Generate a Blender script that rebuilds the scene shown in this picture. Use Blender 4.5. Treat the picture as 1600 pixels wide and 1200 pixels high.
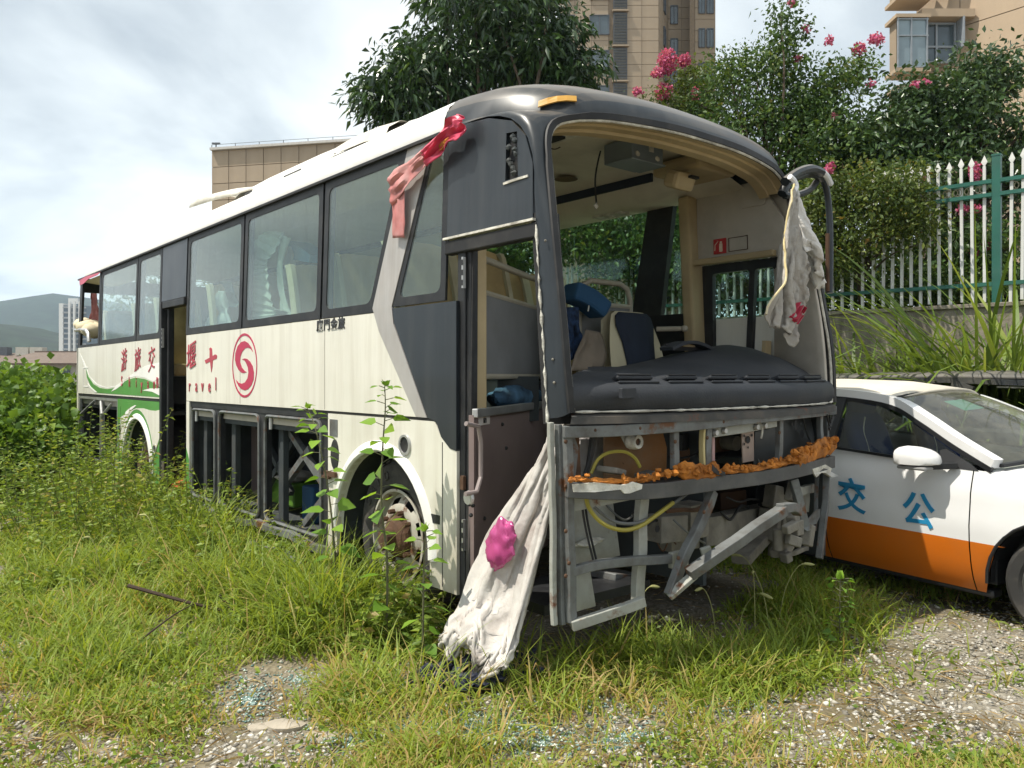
import bpy, math, random
import numpy as np
from mathutils import Vector, Matrix, Quaternion
from mathutils.geometry import tessellate_polygon

for o in list(bpy.data.objects):
    bpy.data.objects.remove(o)
random.seed(7)
RNG = np.random.default_rng(11)
R = math.radians
SC = bpy.context.scene
COL = SC.collection

# ------------------------------------------------------------------ camera
cam_d = bpy.data.cameras.new("camera")
cam_d.sensor_width = 36.0
cam_d.lens = 36.0 * 1250 / 1600
cam_d.shift_y = -12 / 1600
cam_d.clip_start = 0.05
cam_d.clip_end = 6000
cam = bpy.data.objects.new("camera", cam_d)
COL.objects.link(cam)
cam.location = (0, 0, 1.5)
cam.rotation_euler = (R(90), 0, 0)
SC.camera = cam

# ------------------------------------------------------------------ sky and sun
SUN_H = Vector((-0.966, -0.26, 0)).normalized()      # towards the sun, on the ground plane
SUN_EL = R(62.5)
world = bpy.data.worlds.new("World")
SC.world = world
world.use_nodes = True
wn, wl = world.node_tree.nodes, world.node_tree.links
wn.clear()
w_out = wn.new('ShaderNodeOutputWorld')
w_bg = wn.new('ShaderNodeBackground')
w_bg.inputs['Strength'].default_value = 0.1
sky = wn.new('ShaderNodeTexSky')
sky.sky_type = 'NISHITA'
sky.sun_disc = False
sky.sun_elevation = SUN_EL
sky.sun_rotation = math.atan2(SUN_H.x, SUN_H.y)
sky.air_density = 1.2
sky.dust_density = 2.5
tc = wn.new('ShaderNodeTexCoord')
sep = wn.new('ShaderNodeSeparateXYZ')
wl.new(tc.outputs['Generated'], sep.inputs[0])
addz = wn.new('ShaderNodeMath'); addz.operation = 'ADD'; addz.inputs[1].default_value = 0.28
absz = wn.new('ShaderNodeMath'); absz.operation = 'ABSOLUTE'
wl.new(sep.outputs['Z'], absz.inputs[0]); wl.new(absz.outputs[0], addz.inputs[0])
dx = wn.new('ShaderNodeMath'); dx.operation = 'DIVIDE'
dy = wn.new('ShaderNodeMath'); dy.operation = 'DIVIDE'
wl.new(sep.outputs['X'], dx.inputs[0]); wl.new(addz.outputs[0], dx.inputs[1])
wl.new(sep.outputs['Y'], dy.inputs[0]); wl.new(addz.outputs[0], dy.inputs[1])
comb = wn.new('ShaderNodeCombineXYZ')
wl.new(dx.outputs[0], comb.inputs['X']); wl.new(dy.outputs[0], comb.inputs['Y'])
cn = wn.new('ShaderNodeTexNoise'); cn.inputs['Scale'].default_value = 1.25
cn.inputs['Detail'].default_value = 7; cn.inputs['Roughness'].default_value = 0.5
cn.inputs['Distortion'].default_value = 0.35
wl.new(comb.outputs[0], cn.inputs['Vector'])
cr = wn.new('ShaderNodeValToRGB')                      # cloud brightness, white tops to blue-grey bases
cr.color_ramp.elements[0].position = 0.38; cr.color_ramp.elements[0].color = (4.5, 5.05, 5.55, 1)
cr.color_ramp.elements[1].position = 0.63; cr.color_ramp.elements[1].color = (9.8, 9.9, 9.8, 1)
e = cr.color_ramp.elements.new(0.5); e.color = (7.4, 7.95, 8.2, 1)
wl.new(cn.outputs['Fac'], cr.inputs[0])
cn2 = wn.new('ShaderNodeTexNoise'); cn2.inputs['Scale'].default_value = 0.9; cn2.inputs['Detail'].default_value = 4
wl.new(comb.outputs[0], cn2.inputs['Vector'])
mr = wn.new('ShaderNodeMapRange'); mr.inputs['From Min'].default_value = 0.3; mr.inputs['From Max'].default_value = 0.6
mr.inputs['To Min'].default_value = 0.93; mr.inputs['To Max'].default_value = 1.0
wl.new(cn2.outputs['Fac'], mr.inputs[0])
mx = wn.new('ShaderNodeMix'); mx.data_type = 'RGBA'
wl.new(mr.outputs[0], mx.inputs[0])
wl.new(sky.outputs[0], mx.inputs[6]); wl.new(cr.outputs[0], mx.inputs[7])
wl.new(mx.outputs[2], w_bg.inputs['Color'])
wl.new(w_bg.outputs[0], w_out.inputs[0])

sun_d = bpy.data.lights.new("sun", 'SUN')
sun_d.energy = 5.0
sun_d.angle = R(0.5)
sun_d.color = (1.0, 0.94, 0.83)
sun = bpy.data.objects.new("sun", sun_d)
COL.objects.link(sun)
to_sun = SUN_H * math.cos(SUN_EL) + Vector((0, 0, math.sin(SUN_EL)))
sun.rotation_euler = (-to_sun).to_track_quat('-Z', 'Y').to_euler()
sun.location = to_sun * 40

SC.view_settings.view_transform = 'Standard'
SC.view_settings.look = 'None'
SC.view_settings.exposure = 0.36
SC.view_settings.gamma = 1.0
SC.view_settings.use_curve_mapping = False
SC.cycles.max_bounces = 6
SC.cycles.diffuse_bounces = 3
SC.cycles.glossy_bounces = 3
SC.cycles.transmission_bounces = 4
SC.cycles.transparent_max_bounces = 14
SC.cycles.use_denoising = True

# ------------------------------------------------------------------ materials
MATS = {}
def M(name, col, rough=0.5, metal=0.0, spec=0.4, var=0.12, scale=6.0, bump=0.0, bscale=None,
      dirt=None, damt=0.4, streak=False, dscale=3.0, coat=0.0, stretch=(1, 1, 1), rust=None, topdust=None, lowdirt=None):
    """Principled material with noise-driven tint, optional dirt (vertical streaks or blotches) and fine relief."""
    if name in MATS: return MATS[name]
    m = bpy.data.materials.new(name); m.use_nodes = True
    n, l = m.node_tree.nodes, m.node_tree.links
    p = n['Principled BSDF']
    p.inputs['Roughness'].default_value = rough
    p.inputs['Metallic'].default_value = metal
    p.inputs['Specular IOR Level'].default_value = spec
    p.inputs['Coat Weight'].default_value = coat
    t = n.new('ShaderNodeTexCoord')
    mp = n.new('ShaderNodeMapping'); mp.inputs['Scale'].default_value = stretch
    l.new(t.outputs['Object'], mp.inputs[0])
    ns = n.new('ShaderNodeTexNoise'); ns.inputs['Scale'].default_value = scale; ns.inputs['Detail'].default_value = 6
    l.new(mp.outputs[0], ns.inputs['Vector'])
    r = n.new('ShaderNodeValToRGB')
    a, b = r.color_ramp.elements
    a.position, b.position = 0.3, 0.7
    a.color = tuple(max(0, c * (1 - var)) for c in col) + (1,)
    b.color = tuple(min(1, c * (1 + var)) for c in col) + (1,)
    l.new(ns.outputs['Fac'], r.inputs[0])
    out = r.outputs[0]
    for k, (dc, amt, sc_, st) in enumerate(([(dirt, damt, dscale, (1, 1, 0.07) if streak else (1, 1, 1))] if dirt else []) + ([(rust[0], 1.0, rust[1], (1, 1, 1))] if rust else [])):
        mp2 = n.new('ShaderNodeMapping'); mp2.inputs['Scale'].default_value = st
        mp2.inputs['Location'].default_value = (3.1 * k, 1.7, 0.4)
        l.new(t.outputs['Object'], mp2.inputs[0])
        n2 = n.new('ShaderNodeTexNoise'); n2.inputs['Scale'].default_value = sc_ * (4 if streak and not k and dirt else 1); n2.inputs['Detail'].default_value = 8
        n2.inputs['Roughness'].default_value = 0.65
        l.new(mp2.outputs[0], n2.inputs['Vector'])
        m2 = n.new('ShaderNodeMapRange')
        lo = rust[2] if (rust and (k or not dirt)) else 0.45
        m2.inputs['From Min'].default_value = lo; m2.inputs['From Max'].default_value = lo + (0.08 if (rust and (k or not dirt)) else 0.3)
        m2.inputs['To Max'].default_value = amt
        l.new(n2.outputs['Fac'], m2.inputs[0])
        mm = n.new('ShaderNodeMix'); mm.data_type = 'RGBA'
        l.new(m2.outputs[0], mm.inputs[0]); l.new(out, mm.inputs[6])
        mm.inputs[7].default_value = tuple(dc) + (1,)
        out = mm.outputs[2]
    if lowdirt:                                          # splashed grime that thins out upwards
        sz = n.new('ShaderNodeSeparateXYZ'); l.new(t.outputs['Object'], sz.inputs[0])
        n4 = n.new('ShaderNodeTexNoise'); n4.inputs['Scale'].default_value = 7.0; n4.inputs['Detail'].default_value = 8; l.new(t.outputs['Object'], n4.inputs['Vector'])
        a4 = n.new('ShaderNodeMath'); a4.operation = 'MULTIPLY_ADD'; a4.inputs[1].default_value = 0.7; l.new(n4.outputs['Fac'], a4.inputs[0]); l.new(sz.outputs['Z'], a4.inputs[2])
        m4 = n.new('ShaderNodeMapRange'); m4.inputs['From Min'].default_value = lowdirt[2]; m4.inputs['From Max'].default_value = lowdirt[1]; m4.inputs['To Max'].default_value = lowdirt[3]
        l.new(a4.outputs[0], m4.inputs[0])
        mm = n.new('ShaderNodeMix'); mm.data_type = 'RGBA'; l.new(m4.outputs[0], mm.inputs[0]); l.new(out, mm.inputs[6]); mm.inputs[7].default_value = tuple(lowdirt[0]) + (1,)
        out = mm.outputs[2]
    if topdust:                                          # dust that settled on faces turned to the sky
        gn = n.new('ShaderNodeNewGeometry'); sx = n.new('ShaderNodeSeparateXYZ'); l.new(gn.outputs['True Normal'], sx.inputs[0])
        n3 = n.new('ShaderNodeTexNoise'); n3.inputs['Scale'].default_value = 3.0; n3.inputs['Detail'].default_value = 8; l.new(t.outputs['Object'], n3.inputs['Vector'])
        ad = n.new('ShaderNodeMath'); ad.operation = 'MULTIPLY_ADD'; ad.inputs[1].default_value = 0.7; l.new(n3.outputs['Fac'], ad.inputs[0]); l.new(sx.outputs['Z'], ad.inputs[2])
        m3 = n.new('ShaderNodeMapRange'); m3.inputs['From Min'].default_value = 0.75; m3.inputs['From Max'].default_value = 1.25; m3.inputs['To Max'].default_value = topdust[1]
        l.new(ad.outputs[0], m3.inputs[0])
        mm = n.new('ShaderNodeMix'); mm.data_type = 'RGBA'; l.new(m3.outputs[0], mm.inputs[0]); l.new(out, mm.inputs[6]); mm.inputs[7].default_value = tuple(topdust[0]) + (1,)
        out = mm.outputs[2]
    l.new(out, p.inputs['Base Color'])
    rr_ = n.new('ShaderNodeMapRange'); rr_.inputs['To Min'].default_value = max(0.02, rough - 0.08); rr_.inputs['To Max'].default_value = min(1, rough + 0.12)
    l.new(ns.outputs['Fac'], rr_.inputs[0]); l.new(rr_.outputs[0], p.inputs['Roughness'])
    if bump:
        nb = n.new('ShaderNodeTexNoise'); nb.inputs['Scale'].default_value = bscale or scale * 4; nb.inputs['Detail'].default_value = 5
        l.new(mp.outputs[0], nb.inputs['Vector'])
        bp = n.new('ShaderNodeBump'); bp.inputs['Strength'].default_value = bump; bp.inputs['Distance'].default_value = 0.02
        l.new(nb.outputs['Fac'], bp.inputs['Height']); l.new(bp.outputs[0], p.inputs['Normal'])
    MATS[name] = m
    return m

def glass_mat(name, tint, dust, dust_amt, rough=0.06, refl=1.0):
    """Tinted pane: see-through tint, sky reflections by angle, a film of streaky dust."""
    if name in MATS: return MATS[name]
    m = bpy.data.materials.new(name); m.use_nodes = True
    n, l = m.node_tree.nodes, m.node_tree.links
    n.clear()
    o = n.new('ShaderNodeOutputMaterial')
    tr = n.new('ShaderNodeBsdfTransparent'); tr.inputs[0].default_value = tuple(tint) + (1,)
    gl = n.new('ShaderNodeBsdfGlossy'); gl.inputs['Roughness'].default_value = rough
    gl.inputs[0].default_value = (refl, refl, refl, 1)
    fr = n.new('ShaderNodeFresnel'); geo = n.new('ShaderNodeNewGeometry')
    ior = n.new('ShaderNodeMapRange'); ior.inputs['To Min'].default_value = 1.5; ior.inputs['To Max'].default_value = 1 / 1.5
    l.new(geo.outputs['Backfacing'], ior.inputs[0]); l.new(ior.outputs[0], fr.inputs[0])
    s1 = n.new('ShaderNodeMixShader')
    l.new(fr.outputs[0], s1.inputs[0]); l.new(tr.outputs[0], s1.inputs[1]); l.new(gl.outputs[0], s1.inputs[2])
    df = n.new('ShaderNodeBsdfDiffuse'); df.inputs[0].default_value = tuple(dust) + (1,)
    t = n.new('ShaderNodeTexCoord'); mp = n.new('ShaderNodeMapping'); mp.inputs['Scale'].default_value = (1, 1, 0.08)
    l.new(t.outputs['Object'], mp.inputs[0])
    ns = n.new('ShaderNodeTexNoise'); ns.inputs['Scale'].default_value = 16; ns.inputs['Detail'].default_value = 8
    l.new(mp.outputs[0], ns.inputs['Vector'])
    mr_ = n.new('ShaderNodeMapRange'); mr_.inputs['From Min'].default_value = 0.3; mr_.inputs['From Max'].default_value = 0.75
    mr_.inputs['To Min'].default_value = dust_amt * 0.55; mr_.inputs['To Max'].default_value = dust_amt * 1.7
    l.new(ns.outputs['Fac'], mr_.inputs[0])
    s2 = n.new('ShaderNodeMixShader')
    l.new(mr_.outputs[0], s2.inputs[0]); l.new(s1.outputs[0], s2.inputs[1]); l.new(df.outputs[0], s2.inputs[2])
    l.new(s2.outputs[0], o.inputs[0])
    MATS[name] = m
    return m

def leaf_mat(name, cols, trans=0.35, rough=0.5, spec=0.3):
    """Leaf material: colour picked per leaf from a ramp by the mesh's own 'rnd' value; part of the light goes through."""
    if name in MATS: return MATS[name]
    m = bpy.data.materials.new(name); m.use_nodes = True
    n, l = m.node_tree.nodes, m.node_tree.links
    p = n['Principled BSDF']; p.inputs['Roughness'].default_value = rough; p.inputs['Specular IOR Level'].default_value = spec
    at = n.new('ShaderNodeAttribute'); at.attribute_name = 'rnd'
    r = n.new('ShaderNodeValToRGB')
    while len(r.color_ramp.elements) < len(cols): r.color_ramp.elements.new(0.5)
    for i, (pos, c) in enumerate(cols):
        r.color_ramp.elements[i].position = pos; r.color_ramp.elements[i].color = tuple(c) + (1,)
    l.new(at.outputs['Fac'], r.inputs[0])
    l.new(r.outputs[0], p.inputs['Base Color'])
    tl = n.new('ShaderNodeBsdfTranslucent')
    br = n.new('ShaderNodeMix'); br.data_type = 'RGBA'; br.blend_type = 'MULTIPLY'; br.inputs[0].default_value = 1
    l.new(r.outputs[0], br.inputs[6]); br.inputs[7].default_value = (1.5, 1.35, 0.7, 1)
    l.new(br.outputs[2], tl.inputs[0])
    ms = n.new('ShaderNodeMixShader'); ms.inputs[0].default_value = trans
    l.new(p.outputs[0], ms.inputs[1]); l.new(tl.outputs[0], ms.inputs[2])
    l.new(ms.outputs[0], n['Material Output'].inputs[0])
    MATS[name] = m
    return m

# ------------------------------------------------------------------ mesh helpers
class MB:
    def __init__(s): s.v, s.f = [], []
    def add(s, vs, fs):
        k = len(s.v); s.v += [tuple(v) for v in vs]; s.f += [tuple(i + k for i in f) for f in fs]; return s
    def box(s, c, sz, rot=None):
        c = Vector(c); hx, hy, hz = (x / 2 for x in sz)
        vs = [Vector((x, y, z)) for x in (-hx, hx) for y in (-hy, hy) for z in (-hz, hz)]
        if rot is not None: vs = [rot @ v for v in vs]
        return s.add([c + v for v in vs], [(0, 1, 3, 2), (4, 6, 7, 5), (0, 4, 5, 1), (2, 3, 7, 6), (0, 2, 6, 4), (1, 5, 7, 3)])
    def bar(s, p, q, w, h=None, up=(0, 0, 1), open_=False):
        p, q = Vector(p), Vector(q); h = h or w
        d = (q - p).normalized(); up = Vector(up)
        if abs(d.dot(up)) > 0.98: up = Vector((1, 0, 0))
        sx = d.cross(up).normalized(); sy = sx.cross(d)
        vs = [o + sx * a * w / 2 + sy * b * h / 2 for o in (p, q) for a, b in ((-1, -1), (1, -1), (1, 1), (-1, 1))]
        return s.add(vs, [(3, 2, 1, 0), (4, 5, 6, 7), (0, 1, 5, 4), (1, 2, 6, 5), (2, 3, 7, 6), (3, 0, 4, 7)])
    def path(s, pts, w, h=None, up=(0, 0, 1)):
        """Rectangular section swept along points."""
        pts = [Vector(p) for p in pts]; h = h or w; k = len(s.v)
        for i, p in enumerate(pts):
            d = (pts[min(i + 1, len(pts) - 1)] - pts[max(i - 1, 0)]).normalized(); u = Vector(up)
            if abs(d.dot(u)) > 0.98: u = Vector((1, 0, 0))
            sx = d.cross(u).normalized(); sy = sx.cross(d)
            s.v += [tuple(p + sx * a * w / 2 + sy * b * h / 2) for a, b in ((-1, -1), (1, -1), (1, 1), (-1, 1))]
        for i in range(len(pts) - 1):
            for j in range(4):
                s.f.append((k + i * 4 + j, k + i * 4 + (j + 1) % 4, k + i * 4 + 4 + (j + 1) % 4, k + i * 4 + 4 + j))
        s.f += [(k + 3, k + 2, k + 1, k), tuple(k + (len(pts) - 1) * 4 + j for j in range(4))]
        return s
    def tube(s, pts, r, n=8, r2=None, cap=True):
        pts = [Vector(p) for p in pts]; k = len(s.v); m = len(pts); prev = None
        for i, p in enumerate(pts):
            d = (pts[min(i + 1, m - 1)] - pts[max(i - 1, 0)]).normalized()
            if prev is None:
                u = Vector((0, 0, 1)) if abs(d.z) < 0.9 else Vector((1, 0, 0)); sx = d.cross(u).normalized()
            else: sx = (prev - d * prev.dot(d)).normalized()
            prev = sx; sy = d.cross(sx); rr = r if r2 is None else r + (r2 - r) * i / max(1, m - 1)
            if isinstance(r, (list, tuple)): rr = r[i]
            s.v += [tuple(p + (sx * math.cos(2 * math.pi * j / n) + sy * math.sin(2 * math.pi * j / n)) * rr) for j in range(n)]
        for i in range(m - 1):
            for j in range(n):
                s.f.append((k + i * n + j, k + i * n + (j + 1) % n, k + (i + 1) * n + (j + 1) % n, k + (i + 1) * n + j))
        if cap: s.f += [tuple(k + j for j in reversed(range(n))), tuple(k + (m - 1) * n + j for j in range(n))]
        return s
    def prism(s, loop, off):
        """Closed planar outline of 3D points extruded by a vector (concave outlines are fine)."""
        loop = [Vector(p) for p in loop]; off = Vector(off); n = len(loop)
        tr = tessellate_polygon([loop]); k = len(s.v)
        s.v += [tuple(p) for p in loop] + [tuple(p + off) for p in loop]
        for t in tr:
            s.f.append(tuple(k + i for i in t)); s.f.append(tuple(k + n + i for i in reversed(t)))
        for i in range(n): s.f.append((k + i, k + (i + 1) % n, k + n + (i + 1) % n, k + n + i))
        return s
    def grid(s, rows, closed=False):
        k = len(s.v); m, n = len(rows), len(rows[0])
        for r_ in rows: s.v += [tuple(p) for p in r_]
        for i in range(m - 1):
            for j in range(n if closed else n - 1):
                s.f.append((k + i * n + j, k + i * n + (j + 1) % n, k + (i + 1) * n + (j + 1) % n, k + (i + 1) * n + j))
        return s
    def lathe(s, prof, n=24, mat=None):
        """prof: (radius, axial) pairs turned round local Y."""
        k = len(s.v); mat = mat or Matrix.Identity(4)
        for r_, a in prof:
            s.v += [tuple(mat @ Vector((r_ * math.cos(2 * math.pi * j / n), a, r_ * math.sin(2 * math.pi * j / n)))) for j in range(n)]
        for i in range(len(prof) - 1):
            for j in range(n):
                s.f.append((k + i * n + j, k + i * n + (j + 1) % n, k + (i + 1) * n + (j + 1) % n, k + (i + 1) * n + j))
        return s
    def blob(s, c, rad, n=10, m=6, jit=0.0, rot=None):
        c = Vector(c); rows = []
        for i in range(m + 1):
            a = math.pi * i / m; row = []
            for j in range(n):
                b = 2 * math.pi * j / n
                v = Vector((math.sin(a) * math.cos(b) * rad[0], math.sin(a) * math.sin(b) * rad[1], math.cos(a) * rad[2]))
                v *= 1 + random.uniform(-jit, jit)
                row.append(c + (rot @ v if rot is not None else v))
            rows.append(row)
        return s.grid(rows, True)
    def build(s, name, mat, parent=None, smooth=False, bevel=0, solid=0, subd=0):
        me = bpy.data.meshes.new(name)
        me.from_pydata(s.v, [], s.f); me.update()
        if mat is not None: me.materials.append(mat)
        o = bpy.data.objects.new(name, me); COL.objects.link(o)
        if parent is not None: o.parent = parent
        fix_normals(me)
        if smooth:
            me.polygons.foreach_set('use_smooth', [True] * len(me.polygons))
            try: me.set_sharp_from_angle(angle=R(40))
            except Exception: pass
        if solid:
            md = o.modifiers.new('solid', 'SOLIDIFY'); md.thickness = solid; md.offset = 0
        if subd:
            md = o.modifiers.new('sub', 'SUBSURF'); md.levels = subd; md.render_levels = subd
        if bevel:
            md = o.modifiers.new('bevel', 'BEVEL'); md.width = bevel; md.segments = 2; md.limit_method = 'ANGLE'
            md.harden_normals = False
        return o

def fix_normals(me):
    import bmesh
    b = bmesh.new(); b.from_mesh(me)
    bmesh.ops.recalc_face_normals(b, faces=b.faces)
    b.to_mesh(me); b.free()

def empty(name, loc=(0, 0, 0), rz=0.0):
    o = bpy.data.objects.new(name, None); COL.objects.link(o)
    o.empty_display_size = 0.2
    o.location = loc; o.rotation_euler = (0, 0, rz)
    return o
def tag(o, label=None, cat=None, group=None, kind=None):
    if label: o['label'] = label
    if cat: o['category'] = cat
    if group: o['group'] = group
    if kind: o['kind'] = kind
    return o
def copy_tree(o, parent=None):
    c = o.copy(); COL.objects.link(c)
    if parent is not None: c.parent = parent
    for ch in list(o.children): copy_tree(ch, c)
    return c
def share(o, parent, loc=None, rot=None, scale=None):
    """One more piece of a kind: shares the mesh."""
    c = o.copy(); COL.objects.link(c); c.parent = parent
    if loc is not None: c.location = loc
    if rot is not None: c.rotation_euler = rot
    if scale is not None: c.scale = scale
    return c
def mirror_t(pts): return pts
def rounded(pts, rad, n=5):
    """2D outline with rounded corners."""
    out = []; m = len(pts)
    for i in range(m):
        r_ = rad[i] if isinstance(rad, (list, tuple)) else rad
        p, a, b = (Vector(pts[i]), Vector(pts[i - 1]), Vector(pts[(i + 1) % m]))
        if r_ <= 0: out.append(tuple(p)); continue
        da, db = (a - p), (b - p)
        r1 = min(r_, da.length * 0.45, db.length * 0.45)
        A, B_ = p + da.normalized() * r1, p + db.normalized() * r1
        for k in range(n + 1):
            t = k / n
            out.append(tuple((1 - t) ** 2 * A + 2 * t * (1 - t) * p + t * t * B_))
    return out
def smooth_curve(pts, n=4):
    """Catmull-Rom through the points."""
    P = [Vector(p) for p in pts]; out = []
    for i in range(len(P) - 1):
        p0, p1, p2, p3 = P[max(i - 1, 0)], P[i], P[i + 1], P[min(i + 2, len(P) - 1)]
        for k in range(n):
            t = k / n
            out.append(0.5 * ((2 * p1) + (p2 - p0) * t + (2 * p0 - 5 * p1 + 4 * p2 - p3) * t * t + (3 * p1 - p0 - 3 * p2 + p3) * t ** 3))
    out.append(P[-1])
    return out

def text_mesh(body, size, mat, parent, name, matrix, sx=1.0, shear=0.0, bold=0.0, depth=0.002):
    cu = bpy.data.curves.new(name, 'FONT'); cu.body = body; cu.size = size; cu.shear = shear
    cu.offset = bold; cu.extrude = depth; cu.align_x = 'CENTER'; cu.align_y = 'CENTER'; cu.resolution_u = 4
    t = bpy.data.objects.new(name, cu); COL.objects.link(t)
    dg = bpy.context.evaluated_depsgraph_get()
    me = bpy.data.meshes.new_from_object(t.evaluated_get(dg))
    bpy.data.objects.remove(t)
    me.name = name
    me.transform(matrix @ Matrix.Diagonal((sx, 1, 1, 1)))
    me.materials.clear(); me.materials.append(mat)
    o = bpy.data.objects.new(name, me); COL.objects.link(o); o.parent = parent
    return o

def sim_cloth(name, pos, rest, pins, colliders, frames, mat, parent=None, bend=0.4, selfd=0.008, mass=0.2, tension=12.0, air=1.0):
    """Let a gathered sheet fall: pos/rest are rows of points (start and true size), pins are (row, column) held in place,
    colliders are (verts, faces) it falls on. Returns the settled sheet as a plain mesh."""
    m, n = len(pos), len(pos[0])
    me = bpy.data.meshes.new(name)
    me.from_pydata([tuple(p) for r_ in pos for p in r_], [], [(i * n + j, i * n + j + 1, (i + 1) * n + j + 1, (i + 1) * n + j) for i in range(m - 1) for j in range(n - 1)])
    o = bpy.data.objects.new(name, me); COL.objects.link(o)
    o.shape_key_add(name='Basis'); k = o.shape_key_add(name='rest')
    k.data.foreach_set('co', np.array([tuple(p) for r_ in rest for p in r_], dtype=np.float32).ravel())
    vg = o.vertex_groups.new(name='pin'); vg.add([i * n + j for i, j in pins], 1.0, 'ADD')
    tmp = []
    for V, F in colliders:
        cm = bpy.data.meshes.new('c'); cm.from_pydata([tuple(v) for v in V], [], F); c = bpy.data.objects.new('c', cm); COL.objects.link(c)
        c.modifiers.new('col', 'COLLISION'); c.collision.thickness_outer = 0.008; c.collision.cloth_friction = 12; tmp.append(c)
    md = o.modifiers.new('cloth', 'CLOTH'); s = md.settings
    s.quality = 5; s.mass = mass; s.tension_stiffness = tension; s.compression_stiffness = tension; s.shear_stiffness = 4; s.bending_stiffness = bend
    s.air_damping = air; s.vertex_group_mass = 'pin'; s.rest_shape_key = k
    cs = md.collision_settings; cs.use_collision = True; cs.distance_min = 0.006; cs.use_self_collision = True; cs.self_distance_min = selfd; cs.collision_quality = 2
    md.point_cache.frame_start = 1; md.point_cache.frame_end = frames
    for f in range(1, frames + 1): SC.frame_set(f)
    me2 = bpy.data.meshes.new_from_object(o.evaluated_get(bpy.context.evaluated_depsgraph_get()))
    for c in tmp: bpy.data.objects.remove(c)
    bpy.data.objects.remove(o); SC.frame_set(1)
    me2.name = name; me2.materials.clear(); me2.materials.append(mat)
    me2.polygons.foreach_set('use_smooth', [True] * len(me2.polygons))
    r_ = bpy.data.objects.new(name, me2); COL.objects.link(r_)
    if parent is not None: r_.parent = parent
    sd = r_.modifiers.new('solid', 'SOLIDIFY'); sd.thickness = 0.003; sd.offset = 0
    return r_
HAZE_D = 0.00020
# ------------------------------------------------------------------ the coach: (s back from the nose, t across from the near side, z up)
F_, HY_ = 1250.0, 588.0
BD = Vector((-1050, 1250, 0)).normalized(); BW = Vector((BD.y, -BD.x, 0)); BP = Vector((0.211, 3.775, 0))
coach = empty('coach', BP, math.atan2(-BD.y, -BD.x))
tag(coach, 'derelict cream and green coach with a stripped open front, standing in weeds', 'coach')
def B(s, t, z): return Vector((-s, t, z))
def tt(z): return 0.0 if z < 1.93 else 0.03 * (z - 1.93) / 0.95
def wall_t(s, z, far): return 2.5 - tt(z) if far else tt(z)

cream = M('cream_paint', (0.675, 0.655, 0.575), rough=0.42, var=0.05, scale=1.2, dirt=(0.36, 0.31, 0.23), damt=0.36, streak=True, dscale=3, coat=0.12, bump=0.5, bscale=1.6, lowdirt=((0.30, 0.25, 0.17), 0.45, 1.25, 0.75))
whitep = M('white_paint', (0.80, 0.79, 0.75), rough=0.4, var=0.04, scale=2, dirt=(0.45, 0.41, 0.34), damt=0.3, dscale=2.2)
greenp = M('green_paint', (0.085, 0.27, 0.06), rough=0.4, var=0.08, scale=2, dirt=(0.2, 0.22, 0.12), damt=0.3, streak=True, coat=0.15)
darkp = M('slate_paint', (0.017, 0.022, 0.027), rough=0.36, var=0.2, scale=3, dirt=(0.08, 0.08, 0.078), damt=0.3, streak=True, dscale=2.0, coat=0.12, topdust=((0.17, 0.145, 0.115), 0.75))
darkroof = M('faded_slate_paint', (0.035, 0.04, 0.045), rough=0.42, var=0.2, scale=3, dirt=(0.2, 0.18, 0.15), damt=0.55, dscale=4.5, coat=0.1)
silverp = M('silver_paint', (0.42, 0.40, 0.38), rough=0.38, metal=0.25, var=0.06, dirt=(0.25, 0.2, 0.16), damt=0.4, streak=True)
rubber = M('black_rubber', (0.014, 0.014, 0.015), rough=0.6, var=0.3, dirt=(0.1, 0.09, 0.08), damt=0.35, dscale=5)
blackm = M('black_metal', (0.012, 0.013, 0.015), rough=0.5, var=0.3, dirt=(0.09, 0.085, 0.08), damt=0.3, dscale=6)
bayin = M('dark_bay_board', (0.035, 0.042, 0.045), rough=0.75, var=0.25, dirt=(0.1, 0.09, 0.07), damt=0.4)
greym = M('grey_steel', (0.145, 0.152, 0.15), rough=0.5, metal=0.15, var=0.15, scale=8, dirt=(0.055, 0.045, 0.034), damt=0.85, dscale=9, rust=((0.12, 0.05, 0.02), 6.5, 0.57))
palem = M('pale_primer', (0.33, 0.335, 0.30), rough=0.6, var=0.12, scale=6, dirt=(0.14, 0.12, 0.09), damt=0.55, dscale=6, rust=((0.14, 0.05, 0.02), 6.0, 0.60))
chassis = M('dusty_chassis', (0.21, 0.195, 0.165), rough=0.8, var=0.25, scale=9, dirt=(0.06, 0.05, 0.042), damt=0.6, dscale=6, bump=0.3)
rustm = M('rust', (0.095, 0.05, 0.028), rough=0.85, var=0.4, scale=5, bump=0.3, dirt=(0.06, 0.03, 0.015), damt=0.6)
alum = M('aluminium', (0.5, 0.5, 0.49), rough=0.4, metal=0.7, var=0.12, dirt=(0.22, 0.2, 0.17), damt=0.5)
mauve = M('mauve_board', (0.24, 0.18, 0.17), rough=0.6, var=0.12, scale=3, dirt=(0.3, 0.24, 0.21), damt=0.4, dscale=2.5)
beige = M('beige_trim', (0.43, 0.335, 0.19), rough=0.65, var=0.1, scale=2, dirt=(0.22, 0.16, 0.09), damt=0.45, dscale=2)
ceilm = M('ceiling_trim', (0.66, 0.61, 0.50), rough=0.75, var=0.08, scale=2, dirt=(0.2, 0.16, 0.1), damt=0.4, dscale=1.6)
wallgrey = M('grey_beige_trim', (0.47, 0.43, 0.37), rough=0.7, var=0.08, dirt=(0.2, 0.17, 0.13), damt=0.4, dscale=2.5)
greyboard = M('grey_board', (0.2, 0.2, 0.2), rough=0.6, var=0.1, dirt=(0.12, 0.11, 0.1), damt=0.3)
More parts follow.
